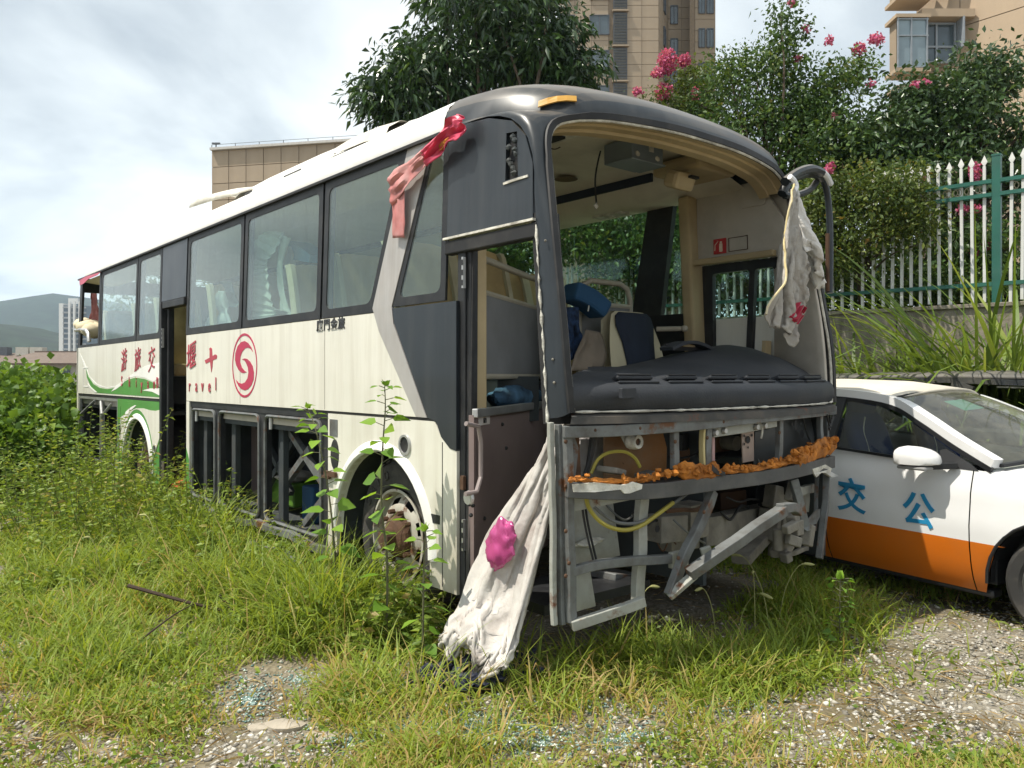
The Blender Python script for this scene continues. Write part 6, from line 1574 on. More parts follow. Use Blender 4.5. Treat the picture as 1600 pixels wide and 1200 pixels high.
# terrace behind the wall
FD = Vector((-0.746, 0.666, 0)).normalized(); FN = Vector((FD.y, -FD.x, 0))      # FN points away from the yard
if FN.dot(Vector((1, 1, 0))) < 0: FN = -FN
F0 = Vector((5.68, 9.6, 0))
def fence_pt(q, n=0.0, z=0.0): return F0 + FD * q + FN * n + Vector((0, 0, z))
WT = 2.33
mb = MB(); a, b = fence_pt(-14, 0.22), fence_pt(19, 0.22)
mb.prism([a, b, b + FN * 60, a + FN * 60], (0, 0, WT - 0.05)); tr = mb.build('terrace', gm); tag(tr, kind='structure')
conc = M('weathered_concrete', (0.22, 0.195, 0.155), rough=0.92, var=0.4, scale=2.6, bump=0.7, bscale=18, dirt=(0.055, 0.05, 0.038), damt=0.9, streak=True, dscale=1.5)
wl_ = empty('retaining_wall', fence_pt(20)); tag(wl_, 'stained concrete retaining wall under the green and white fence', 'wall')
off = wl_.location.copy()
rot_f = math.atan2(FD.y, FD.x)
for k, q in enumerate([-14 + 3.0 * i for i in range(11)]):
    c = fence_pt(q + 1.49, 0.10, WT / 2) - off
    mb = MB(); mb.box(c, (2.985, 0.25 + 0.01 * (k % 2), WT), Matrix.Rotation(rot_f, 3, 'Z')); mb.build('wall_panel', conc, wl_)
    mb = MB(); mb.box(fence_pt(q + 1.49, 0.09, WT + 0.02) - off, (2.985, 0.31, 0.05), Matrix.Rotation(rot_f, 3, 'Z')); mb.build('wall_coping', conc, wl_, bevel=0.008)
# fence
fgreen = M('fence_green', (0.018, 0.105, 0.078), rough=0.42, var=0.12, dirt=(0.07, 0.1, 0.085), damt=0.3)
fwhite = M('fence_white', (0.58, 0.58, 0.555), rough=0.5, var=0.06, dirt=(0.4, 0.38, 0.32), damt=0.4, streak=True)
fring = M('fence_ring', (0.32, 0.28, 0.2), rough=0.5, var=0.1)
fe = empty('picket_fence', fence_pt(4, 0, WT)); tag(fe, 'white picket fence with green posts and rails on the concrete wall', 'fence')
off = fe.location.copy()
PB, PT = WT + 0.06, 4.02
pk = MB(); w_ = 0.016
pk.box((0, 0, (PB + PT) / 2), (2 * w_, 2 * w_, PT - PB))
pk.box((0, 0, PT + 0.006), (0.022, 0.022, 0.012))
pk.add([(-0.012, -0.012, PT + .012), (0.012, -0.012, PT + .012), (0.012, 0.012, PT + .012), (-0.012, 0.012, PT + .012), (-0.034, -0.010, PT + .05), (0.034, -0.010, PT + .05), (0.034, 0.010, PT + .05), (-0.034, 0.010, PT + .05), (0, 0, PT + .135)],
       [(0, 1, 5, 4), (1, 2, 6, 5), (2, 3, 7, 6), (3, 0, 4, 7), (4, 5, 8), (5, 6, 8), (6, 7, 8), (7, 4, 8)])
rg = MB(); N = 14
for cx, rr2 in ((0, 0.046),):
    rg.tube([(cx + rr2 * math.cos(2 * math.pi * i / N), 0, rr2 * math.sin(2 * math.pi * i / N)) for i in range(N + 1)], 0.006, 4, cap=False)
for sg in (-1, 1):
    rg.tube([(sg * 0.05 + -sg * 0.05 * math.cos(R(-70 + 140 * i / 6)) , 0, 0.046 * math.sin(R(-70 + 140 * i / 6))) for i in range(7)], 0.005, 4, cap=False)
po = MB(); po.box((0, 0, (WT + 4.12) / 2 + .0), (0.09, 0.09, 4.12 - WT)); po.box((0, 0, 4.13), (0.10, 0.10, 0.02))
first = {}
def fput(key, mb_, mat, q, n=0.0, z=0.0):
    if key not in first:
        o = mb_.build(key, mat, fe); first[key] = o
    else:
        o = first[key].copy(); COL.objects.link(o); o.parent = fe
    o.location = fence_pt(q, n, z) - off; o.rotation_euler = (0, 0, rot_f)
    if key == 'picket': o.rotation_euler = (0.006 * math.sin(q * 91), 0.010 * math.sin(q * 57), rot_f); o.location.z += 0.012 * math.sin(q * 33)
    return o
SP = 0.119; QP = -0.12                                   # the post in view
posts = [QP + 2.50 * k for k in range(-1, 6)]
nring = 0
for k, p in enumerate(posts):
    fput('post', po, fgreen, p)
    for i in range(1, 21):
        q = p + 0.06 + SP * (i - 0.5) + 0.0
        if q < p + 2.46 and q < 13.2: fput('picket', pk, fwhite, q + 0.004 * math.sin(i * 7.7))
        if q < 4.5 and i < 20: fput('ring', rg, fring, q + SP / 2, 0, 3.745)
    for z, h in ((3.825, 0.045), (3.665, 0.045), (2.60, 0.045)):
        if p < 12: MB().bar(fence_pt(p + 0.045, 0.034, z) - off, fence_pt(p + 2.455, 0.034, z) - off, 0.03, h).build('rail', fgreen, fe); MB().bar(fence_pt(p + 0.045, -0.034, z) - off, fence_pt(p + 2.455, -0.034, z) - off, 0.03, h).build('rail', fgreen, fe)
# ---- buildings
def tower_box(mb, px0, px1, Y0, Y1, z0, z1):
    a, b = W(px0, 0, Y0), W(px1, 0, Y1); return a, b
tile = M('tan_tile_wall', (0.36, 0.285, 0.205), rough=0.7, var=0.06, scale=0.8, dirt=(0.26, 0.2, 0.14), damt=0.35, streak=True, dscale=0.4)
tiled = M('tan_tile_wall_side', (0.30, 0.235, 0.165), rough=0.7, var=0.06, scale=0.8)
wframe = M('window_frame_grey', (0.09, 0.10, 0.115), rough=0.5)
wglass = M('building_glass', (0.06, 0.085, 0.10), rough=0.08, spec=0.8, var=0.3, scale=0.6)
louv = M('louver_grey', (0.12, 0.125, 0.125), rough=0.6)
grout = M('tile_joint', (0.24, 0.185, 0.13), rough=0.9)
def facade(parent, a, b, z0, z1, mat, tw, th, joint=0.03, skip=None, depth=0.06, name='wall_panel', keep=None):
    """Facing panels with open joints between a and b (ground points) in front of a darker core."""
    d = (b - a); L = d.length; d.normalize(); nr = Vector((d.y, -d.x, 0))
    mb = MB(); mb.box((a + b) / 2 - nr * 0.25 + Vector((0, 0, (z0 + z1) / 2)), (L - 0.01, 0.4, z1 - z0), Matrix.Rotation(math.atan2(d.y, d.x), 3, 'Z')); mb.build('wall_core', grout, parent)
    nx = max(1, round(L / tw)); nzv = max(1, round((z1 - z0) / th)); proto = None
    rz = math.atan2(d.y, d.x); pw, ph = L / nx, (z1 - z0) / nzv
    cnt = 0
    for i in range(nx):
        for j in range(nzv):
            x, z = (i + .5) * pw, z0 + (j + .5) * ph
            if skip and skip(x, z, pw, ph): continue
            if keep and not keep(x, z): continue
            if proto is None:
                m_ = MB(); m_.box((0, 0, 0), (pw - joint, depth, ph - joint)); o = m_.build(name, mat, parent); proto = o
            else: o = proto.copy(); COL.objects.link(o); o.parent = parent
            o.location = a + d * x + nr * 0.0 + Vector((0, 0, z)); o.rotation_euler = (0, 0, rz); cnt += 1
    return cnt
# blank tan block to the left
YB = 60
ba, bb_ = W(331, 0, YB), W(640, 0, YB - 3.2); ba.z = bb_.z = 0
tb = empty('tan_building', (0, 0, 0)); tag(tb, 'blank tan tiled building end rising behind the coach roof', 'building')
zt = 1.5 + (588 - 236) / F_ * YB
facade(tb, ba, bb_, 6.0, zt, tile, 1.36, 1.28, 0.05, keep=lambda x, z: z > 10.0)
mb = MB(); d = (bb_ - ba).normalized(); nr = Vector((d.y, -d.x, 0))
mb.bar(ba + Vector((0, 0, zt + 0.09)) + nr * .05, bb_ + Vector((0, 0, zt + 0.09)) + nr * .05, 0.5, 0.18); mb.build('roof_edge', M('roof_edge', (0.5, 0.48, 0.45), rough=0.7), tb)
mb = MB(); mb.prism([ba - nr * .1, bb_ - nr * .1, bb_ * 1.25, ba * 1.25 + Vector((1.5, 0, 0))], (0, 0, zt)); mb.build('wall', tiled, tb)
for k in range(9):
    p = ba.lerp(bb_, k / 8) + Vector((0, 0, zt + 0.18)); mb = MB(); mb.bar(p, p + Vector((0, 0, 0.28)), 0.04, 0.04); mb.build('rail_post', wframe, tb)
mb = MB(); mb.bar(ba + Vector((0, 0, zt + 0.46)), bb_ + Vector((0, 0, zt + 0.46)), 0.025, 0.025); mb.build('roof_rail', wframe, tb)
mb = MB(); p = ba + d * 0.35 + Vector((0, 0, zt + 0.35)); mb.bar(p - Vector((0, 0, .15)), p + Vector((0, 0, .15)), 0.07, 0.07); mb.box(p + Vector((0, 0, .2)), (0.6, 0.15, 0.1)); mb.build('roof_lamp', wframe, tb)
# residential tower in the middle
YT = 65
tw_ = empty('tan_tower', (0, 0, 0)); tag(tw_, 'tall tan apartment tower with grey louver column behind the big tree', 'building')
def gp(px, Y): v = W(px, 0, Y); v.z = 0; return v
ZT0, ZT1 = 0.0, 46.0
def win(parent, a, d, nr, x, z, w_, h, mulls=2, depth=0.08):
    rz = math.atan2(d.y, d.x); c = a + d * x + Vector((0, 0, z)) + nr * 0.10
    f = MB(); rot = Matrix.Rotation(rz, 3, 'Z'); t = 0.07
    for dx_, dz_, sx_, sz_ in ((0, h / 2, w_, t), (0, -h / 2, w_, t), (-w_ / 2, 0, t, h), (w_ / 2, 0, t, h)): f.box(c + d * dx_ + Vector((0, 0, dz_)), (sx_, 0.10, sz_), rot)
    for k in range(1, mulls): f.box(c + d * (-w_ / 2 + w_ * k / mulls), (0.05, 0.08, h), rot)
    fo = f.build('window', wframe, parent)
    MB().box(c - nr * 0.03, (w_ - t, 0.03, h - t), rot).build('pane', wglass, fo)
    return fo
fl_h = 2.86
ZF = 1.5 + (588 - 56) / F_ * YT                            # a sill level in view
def block(px0, Y0, px1, Y1, mat, wins, keep=lambda x, z: z > 20):
    a, b = gp(px0, Y0), gp(px1, Y1); L = (b - a).length; d = (b - a).normalized(); nr = Vector((d.y, -d.x, 0))
    facade(tw_, a, b, ZT0, ZT1, mat, 1.45, 0.96, 0.035, keep=keep, skip=lambda x, z, pw, ph: any(abs(x - wx) < ww / 2 - .1 for wx, ww in [(w__[0], w__[1]) for w__ in wins if w__[2] == 'l']))
    for k in range(-3, 5):
        z = ZF + fl_h * k
        for wx, ww, kind in wins:
            if kind == 'w': win(tw_, a, d, nr, wx, z + 0.85, ww, 1.55, 2)
            if kind == 'l':
                rot = Matrix.Rotation(math.atan2(d.y, d.x), 3, 'Z'); lo = MB()
                MBm = MB(); MBm.box(a + d * wx + Vector((0, 0, z + 0.55)) - nr * 0.02, (ww, 0.2, fl_h - 0.25), rot); lb = MBm.build('louver_box', wframe, tw_)
                for q in range(11): lo.box(a + d * wx + nr * 0.12 + Vector((0, 0, z - 0.65 + q * 0.235)), (ww - 0.12, 0.05, 0.15), rot @ Matrix.Rotation(0.5, 3, 'X'))
                lo.build('louver', louv, lb)
                MB().box(a + d * wx + nr * 0.10 + Vector((0, 0, z - 0.88)), (ww + 0.2, 0.4, 0.12), rot).build('ledge', tile, tw_)
block(872, YT, 1029, YT, tile, [(0.75, 1.15, 'w'), (3.35, 1.55, 'w'), (5.05, 1.12, 'l')])
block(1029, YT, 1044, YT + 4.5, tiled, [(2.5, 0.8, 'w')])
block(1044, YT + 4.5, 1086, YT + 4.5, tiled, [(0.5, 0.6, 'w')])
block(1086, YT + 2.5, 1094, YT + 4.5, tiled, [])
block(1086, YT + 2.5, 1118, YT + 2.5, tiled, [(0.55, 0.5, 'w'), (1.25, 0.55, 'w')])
mb = MB(); a, b, c, d_ = gp(872, YT + .5), gp(1029, YT + .5), gp(1117, YT + 14), gp(880, YT + 14)
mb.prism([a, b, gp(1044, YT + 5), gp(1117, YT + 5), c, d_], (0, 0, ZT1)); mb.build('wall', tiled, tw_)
# block at the upper right with bay windows
YR = 52
rb_ = empty('bay_window_building', (0, 0, 0)); tag(rb_, 'beige apartment block with bay windows behind the hedge', 'building')
peach = M('peach_tile_wall', (0.42, 0.32, 0.22), rough=0.7, var=0.05, scale=0.7, dirt=(0.32, 0.24, 0.16), damt=0.3, dscale=0.5, streak=True)
a, b = gp(1500, YR), gp(1680, YR - 5)
facade(rb_, a, b, 10.0, 36.0, peach, 9, 2.45, 0.06, keep=lambda x, z: z > 14)
a2, b2 = gp(1432, YR + 1.5), gp(1500, YR)
facade(rb_, a2, b2, 10.0, 36.0, peach, 9, 2.45, 0.05, keep=lambda x, z: z > 14)
mb = MB(); mb.prism([gp(1432, YR + 2), gp(1500, YR + .5), gp(1680, YR - 4.5), gp(1690, YR + 12), gp(1440, YR + 12)], (0, 0, 36)); mb.build('wall', tiled, rb_)
d2 = (b2 - a2).normalized(); n2 = Vector((d2.y, -d2.x, 0))
frm = M('bay_frame_grey', (0.25, 0.28, 0.31), rough=0.5)
palew = M('bay_glass', (0.20, 0.26, 0.29), rough=0.08, spec=0.8, var=0.2, scale=0.5)
def zpx(py, Y): return 1.5 + (588 - py) / F_ * Y
for k in (-1, 0, 1):
    z0 = zpx(122, YR) + k * 4.55
    # projecting bay at the left corner
    c = gp(1418, YR - 0.4) + Vector((0, 0, z0)); bo = MB().box(c + Vector((0, 0, 0.10)), (2.2, 1.6, 0.22)).build('bay_slab', peach, rb_); MB().box(c + Vector((0, 0, 3.55)), (2.2, 1.6, 0.22)).build('bay_slab', peach, rb_)
    fm = MB()
    for dx_ in (-0.95, -0.1, 0.9): fm.box(c + Vector((dx_, -0.70, 1.85)), (0.09, 0.09, 3.2))
    for dz_ in (0.3, 2.3, 3.35): fm.box(c + Vector((0, -0.70, dz_)), (2.0, 0.08, 0.08))
    fm.build('bay_frame', frm, bo)
    MB().box(c + Vector((0, -0.62, 1.85)), (1.9, 0.04, 3.1)).build('pane', palew, bo)
    MB().box(c + Vector((0, 0.2, 1.85)), (1.7, 0.9, 3.1)).build('bay_core', tiled, bo)
    z1 = zpx(100, YR) + k * 4.55
    c = gp(1470, YR - 0.25) + Vector((0, 0, z1)); fm = MB()
    for dx_ in (-1.1, -0.3, 0.9): fm.box(c + Vector((dx_, 0, 1.2)), (0.12, 0.14, 2.6))
    for dz_ in (0.0, 1.0, 2.5): fm.box(c + Vector((-.1, 0, dz_)), (2.1, 0.12, 0.12))
    w__ = fm.build('window', frm, rb_); MB().box(c + Vector((-.1, 0.06, 1.2)), (2.0, 0.04, 2.5)).build('pane', wglass, w__)
    if k == 0: MB().box(c + Vector((1.05, -0.4, 1.7)), (0.08, 0.9, 1.9)).build('open_sash', frm, w__)
    MB().box(c + Vector((0.1, -0.3, 2.9)), (3.4, 0.9, 0.5)).build('balcony_slab', peach, rb_)
# far white slab tower and the village roofs to the left
YW = 420
ft = empty('white_tower', (0, 0, 0)); tag(ft, 'distant white high-rise slab standing before the wooded hills', 'building')
wtm = M('far_white_wall', (0.62, 0.62, 0.60), rough=0.7, var=0.03, scale=0.05); wtd = M('far_glass_wall', (0.12, 0.15, 0.18), rough=0.3, var=0.1, scale=0.05)
z1 = zpx(474, YW)
mb = MB(); a = gp(92, YW); b = gp(98.5, YW); mb.prism([a, b, b + Vector((0, 14, 0)), a + Vector((0, 14, 0))], (0, 0, z1)); mb.build('wall', wtm, ft)
mb = MB(); a = gp(98.6, YW + 0.6); b = gp(135, YW + 3); mb.prism([a, b, b + Vector((0, 14, 0)), a + Vector((0, 14, 0))], (0, 0, z1 - 1)); mb.build('glass_wall', wtd, ft)
for k in range(14):
    z = 2 + (z1 - 4) * k / 13; mb = MB(); mb.bar(a + Vector((0.1, -0.35, z)), b + Vector((0, -0.35, z)), 0.7, 0.9); mb.build('balcony_band', M('far_band', (0.36, 0.37, 0.38), rough=0.7), ft)
for px in (109, 116.5, 125): mb = MB(); p = gp(px, YW + 0.2); mb.box(p + Vector((0, 0, z1 / 2 + 1)), (0.9, 1.5, z1)); mb.build('pilaster', wtm, ft)
mb = MB(); p = gp(118, YW + 6); mb.box(p + Vector((0, 0, z1 + 1.5)), (5, 5, 3)); mb.build('roof_house', wtm, ft)
YH = 62
hs = empty('low_house', (0, 0, 0)); tag(hs, 'low white house with a brown tiled roof behind the shrubs', 'house')
rt = M('brown_roof_tile', (0.14, 0.105, 0.085), rough=0.85, var=0.2, scale=3, dirt=(0.22, 0.19, 0.16), damt=0.4)
hw_ = M('house_wall', (0.45, 0.43, 0.38), rough=0.8, var=0.08)
a, b = gp(48, YH), gp(170, YH); ze, zr = zpx(569, YH), zpx(553, YH)
mb = MB(); mb.prism([a, b, b + Vector((0, 8, 0)), a + Vector((0, 8, 0))], (0, 0, ze)); mb.build('wall', hw_, hs)
mb = MB(); e_ = Vector((-.6, -.6, ze)), Vector((0.6, -.6, ze))
mb.grid([[a + Vector((-2.6, -.6, ze)), b + Vector((.6, -.6, ze))], [a + Vector((-2.0, 4, zr + .2)), b + Vector((.6, 4, zr + .2))], [a + Vector((-2.6, 8.6, ze)), b + Vector((.6, 8.6, ze))]]); mb.build('roof', rt, hs, solid=0.15)
mb = MB(); mb.bar(a + Vector((-2.0, 4, zr + .25)), b + Vector((.6, 4, zr + .25)), .3, .2); mb.build('ridge', rt, hs)
for x in (2.6, 4.2): win(hs, a, Vector((1, 0, 0)), Vector((0, -1, 0)), x, ze - .9, .9, 1.0, 2)
h2 = empty('low_house', (0, 0, 0)); tag(h2, 'low house with grey brown roof and small roof boxes at the far left', 'house')
a, b = gp(-40, YH + 12), gp(100, YH + 14); ze, zr = zpx(566, YH + 12), zpx(551, YH + 12)
mb = MB(); mb.prism([a, b, b + Vector((0, 7, 0)), a + Vector((0, 7, 0))], (0, 0, ze)); mb.build('wall', hw_, h2)
mb = MB(); mb.grid([[a + Vector((-.6, -.6, ze)), b + Vector((.6, -.6, ze))], [a + Vector((-.6, 3.5, zr)), b + Vector((.6, 3.5, zr))], [a + Vector((-.6, 7.6, ze)), b + Vector((.6, 7.6, ze))]]); mb.build('roof', rt, h2, solid=0.15)
for px in (5, 38, 60): p = gp(px, YH + 15); mb = MB(); mb.box(p + Vector((0, 0, zr + .2)), (1.2, .8, .8)); mb.build('roof_box', hw_ if px > 10 else wframe, h2)
# hills
def hill(name, pts, Y, mat, depth, seed):
    g = []; n = 90
    for i in range(9):
        v = i / 8; row = []
        for j in range(n + 1):
            u = j / n; px = pts[0][0] + (pts[-1][0] - pts[0][0]) * u
            py = np.interp(px, [p[0] for p in pts], [p[1] for p in pts])
            zt_ = max(1, zpx(py, Y)); x = (px - 800) / F_ * Y
            e = math.sin(v * math.pi / 2) ** 0.9
            row.append(Vector((x + 0.03 * Y * vnoise(u * 6, v * 3, seed), Y - depth + depth * v, -3 + (zt_ + 3) * e * (1 + 0.06 * vnoise(u * 14, v * 5, seed)) + (0.012 * zt_ * vnoise(u * 90, v * 40, seed)))))
        g.append(row)
    g.append([p + Vector((0, depth, -p.z - 3)) for p in g[-1]])
    o = MB().grid(g).build(name, mat, smooth=True); tag(o, kind='structure'); return o
hm = M('wooded_hill', (0.016, 0.027, 0.016), rough=0.95, var=0.55, scale=0.06, bump=0.8, bscale=0.15)
hill('hill', [(-900, 520), (-300, 500), (-80, 515), (0, 508), (30, 506), (70, 512), (95, 520), (130, 530), (300, 545), (800, 560), (2600, 560)], 620, hm, 160, 1.0)
hill('hill', [(-1600, 470), (-700, 455), (-250, 478), (-60, 492), (0, 483), (30, 477), (60, 468), (90, 463), (108, 462), (140, 466), (300, 490), (700, 510), (1500, 500), (3200, 480)], 1500, hm, 400, 4.0)
# ------------------------------------------------------------------ foliage
def mesh_np(name, V, F, rnd, mat, parent=None):
    """V (n,3), F (m,3) triangles, rnd (n,) per-vertex value."""
    me = bpy.data.meshes.new(name)
    V = np.asarray(V, dtype=np.float32); F = np.asarray(F, dtype=np.int32)
    me.vertices.add(len(V)); me.vertices.foreach_set('co', V.ravel())
    me.loops.add(F.size); me.loops.foreach_set('vertex_index', F.ravel())
    me.polygons.add(len(F)); me.polygons.foreach_set('loop_start', np.arange(0, F.size, 3, dtype=np.int32))
    try: me.polygons.foreach_set('loop_total', np.full(len(F), 3, dtype=np.int32))
    except Exception: pass
    at = me.attributes.new('rnd', 'FLOAT', 'POINT'); at.data.foreach_set('value', np.asarray(rnd, dtype=np.float32))
    me.update(calc_edges=True); me.validate()
    me.materials.append(mat)
    o = bpy.data.objects.new(name, me); COL.objects.link(o)
    if parent is not None: o.parent = parent
    return o
def unit(a): return a / np.maximum(1e-9, np.linalg.norm(a, axis=1, keepdims=True))
def leaf_geo(P, D, L, Wd, fold=0.25, curl=0.15):
    """Folded lance-shaped leaves at P along D: two triangles a side."""
    n = len(P); D = unit(D); up = RNG.normal(size=(n, 3)); S = unit(np.cross(D, up)); N = np.cross(S, D)
    L = np.broadcast_to(L, (n,))[:, None]; Wd = np.broadcast_to(Wd, (n,))[:, None]
    base = P; tip = P + D * L - np.array([0, 0, 1]) * L * curl
    mid = P + D * L * 0.45
    l = mid - S * Wd * 0.5 + N * Wd * fold; r = mid + S * Wd * 0.5 + N * Wd * fold
    V = np.stack([base, l, tip, r], 1).reshape(-1, 3)
    k = np.arange(n)[:, None] * 4
    F = np.concatenate([k + [0, 2, 1], k + [0, 3, 2]], 0)
    return V, F
def clusters(ells, frac=0.55):
    """Cluster centres through a set of ellipsoids (centre, radii, count)."""
    C = []
    for c, r_, n in ells:
        u = unit(RNG.normal(size=(n, 3))); d = (frac + (1 - frac) * RNG.random((n, 1)) ** 0.7)
        C.append(np.asarray(c) + u * d * np.asarray(r_))
    return np.concatenate(C)
def foliage(name, ells, per, cr, L, Wd, mat, parent, droop=0.2, frac=0.5, out=0.8, curl=0.15, lvar=0.5, rbias=0.0, flat=0.8):
    C = clusters(ells, frac); n = len(C) * per
    ctr = np.mean([e[0] for e in ells], 0)
    ci = np.repeat(np.arange(len(C)), per)
    off = RNG.normal(size=(n, 3)) * cr * np.array([1, 1, flat]); P = C[ci] + off
    D = unit(RNG.normal(size=(n, 3))) + unit(off) * out + np.array([0, 0, -droop])
    sz = 1 + lvar * RNG.normal(size=n).clip(-1.5, 1.5)
    V, F = leaf_geo(P, D, L * sz, Wd * sz, curl=curl)
    cl = RNG.random(len(C)); rn = (0.5 * cl[ci] + 0.5 * RNG.random(n) + rbias).clip(0, 1)
    return mesh_np(name, V, F, np.repeat(rn, 4), mat, parent), C
barkm = M('bark', (0.085, 0.062, 0.042), rough=0.9, var=0.3, scale=12, bump=0.5, dirt=(0.15, 0.13, 0.1), damt=0.4)
def limbs(name, base, C, parent, r0, n, mat=barkm, fork=None, seed=1):
    """Trunk from the base and limbs that run to a sample of leaf clusters."""
    rg_ = np.random.default_rng(seed); mb = MB(); top = Vector(np.mean(C, 0)); base = Vector(base)
    fk = Vector(fork) if fork is not None else base.lerp(top, 0.45)
    mid = base.lerp(fk, .5) + Vector((rg_.normal() * r0 * .6, rg_.normal() * r0 * .6, 0))
    mb.tube(smooth_curve([base, mid, fk], 4), r0, 8, r2=r0 * 0.7)
    for i in rg_.choice(len(C), min(n, len(C)), replace=False):
        e = Vector(C[i]); st = base.lerp(fk, rg_.uniform(.6, 1.0))
        m1 = st.lerp(e, .5) + Vector((0, 0, 0.10 * (e - st).length)) + Vector(rg_.normal(size=3)) * 0.06 * (e - st).length
        P = smooth_curve([st, m1, e], 4); rr3 = [max(0.004, r0 * 0.42 * (1 - j / len(P)) ** 1.2 + .004) for j in range(len(P))]
        mb.tube(P, rr3, 5)
    return mb.build(name, mat, parent, smooth=True)
def EL(px, py, Y, rx, ry, n, dz=None):
    c = W(px, py, Y); k = Y / F_
    return ((c.x, c.y, c.z), (rx * k, dz if dz else max(rx, ry) * k * 0.8, ry * k), n)

ev_m = leaf_mat('evergreen_leaf', [(0.0, (0.015, 0.033, 0.013)), (0.5, (0.033, 0.073, 0.020)), (0.85, (0.062, 0.125, 0.030)), (1.0, (0.138, 0.213, 0.037))], trans=0.18, rough=0.28, spec=0.6)
my_m = leaf_mat('myrtle_leaf', [(0.0, (0.030, 0.060, 0.021)), (0.5, (0.063, 0.120, 0.033)), (0.85, (0.128, 0.195, 0.045)), (1.0, (0.240, 0.195, 0.045))], trans=0.3, rough=0.45)
yl_m = leaf_mat('yellowing_leaf', [(0.0, (0.04, 0.072, 0.018)), (0.5, (0.085, 0.125, 0.026)), (0.88, (0.14, 0.165, 0.034)), (1.0, (0.24, 0.13, 0.04))], trans=0.3, rough=0.5)
dk_m = leaf_mat('dark_gloss_leaf', [(0.0, (0.022, 0.046, 0.019)), (0.5, (0.050, 0.096, 0.034)), (0.9, (0.101, 0.163, 0.054)), (1.0, (0.171, 0.232, 0.078))], trans=0.2, rough=0.3, spec=0.55)
sh_m = leaf_mat('shrub_leaf', [(0.0, (0.052, 0.103, 0.016)), (0.5, (0.103, 0.190, 0.028)), (0.85, (0.172, 0.276, 0.039)), (1.0, (0.253, 0.345, 0.057))], trans=0.35, rough=0.45)
wd_m = leaf_mat('weed_leaf', [(0.0, (0.079, 0.139, 0.024)), (0.5, (0.166, 0.245, 0.035)), (0.85, (0.264, 0.343, 0.053)), (1.0, (0.370, 0.277, 0.106))], trans=0.35, rough=0.5)
sp_m = leaf_mat('sapling_leaf', [(0.0, (0.081, 0.176, 0.024)), (0.6, (0.149, 0.284, 0.034)), (1.0, (0.270, 0.432, 0.054))], trans=0.4, rough=0.4)
pk_m = leaf_mat('pink_petal', [(0.0, (0.38, 0.05, 0.16)), (0.5, (0.54, 0.12, 0.26)), (1.0, (0.66, 0.26, 0.40))], trans=0.3, rough=0.7)
gr_m = leaf_mat('grass_blade', [(0.0, (0.080, 0.125, 0.023)), (0.4, (0.171, 0.251, 0.034)), (0.78, (0.279, 0.348, 0.052)), (0.9, (0.388, 0.325, 0.114)), (1.0, (0.456, 0.325, 0.148))], trans=0.42, rough=0.5)
rd_m = leaf_mat('reed_leaf', [(0.0, (0.06, 0.10, 0.02)), (0.5, (0.12, 0.19, 0.03)), (0.85, (0.2, 0.27, 0.05)), (1.0, (0.34, 0.30, 0.10))], trans=0.35, rough=0.45)

# the big evergreen behind the coach
t_ = empty('evergreen_tree', W(760, 588, 20)); t_.location.z = 0
tag(t_, 'large dark glossy evergreen tree behind the coach roof', 'tree'); L0 = np.array(t_.location)
def rel(ells): return [((c[0] - L0[0], c[1] - L0[1], c[2] - L0[2]), r_, n) for c, r_, n in ells]
es_ = rel([EL(770, 60, 20, 130, 130, 120), EL(690, 130, 20, 95, 65, 60), EL(612, 145, 20, 62, 30, 26), EL(640, 95, 20, 52, 45, 26), EL(650, 170, 20, 70, 30, 24), EL(868, 110, 20, 78, 42, 40), EL(840, 55, 20, 80, 60, 40), EL(730, -20, 20.5, 80, 70, 45), EL(800, -90, 21, 110, 80, 50)])
o, C = foliage('crown', es_, 58, 0.22, 0.20, 0.062, ev_m, t_, droop=0.5, frac=0.35, out=0.9, curl=0.3)
limbs('trunk', (0, 0, 0), C, t_, 0.2, 40, fork=(0, 0, 5.0))

def shrub(name, label, ells, base, per, cr, L, Wd, mat, r0=0.05, nl=25, group=None, cat='shrub', blossoms=(), **kw):
    global L0
    t = empty(name, base); tag(t, label, cat, group); L0 = np.array(t.location)
    o, C = foliage('crown', rel(ells), per, cr, L, Wd, mat, t, **kw)
    limbs('branches', (0, 0, 0), C, t, r0, nl, seed=len(label))
    if blossoms:
        PP = []
        for px, py, Y, rx, ry, n in blossoms:
            c = np.array(W(px, py, Y)) - L0; k = 0.85 * Y / F_
            PP.append(c + unit(RNG.normal(size=(n, 3))) * (RNG.random((n, 1)) ** 0.4) * np.array([rx * k, rx * k, ry * k]))
        PP = np.concatenate(PP); n = len(PP)
        V, F = leaf_geo(PP, RNG.normal(size=(n, 3)), 0.045, 0.045, fold=0.5)
        mesh_np('blossom', V, F, np.repeat(RNG.random(n), 4), pk_m, t)
    return t
TB = WT
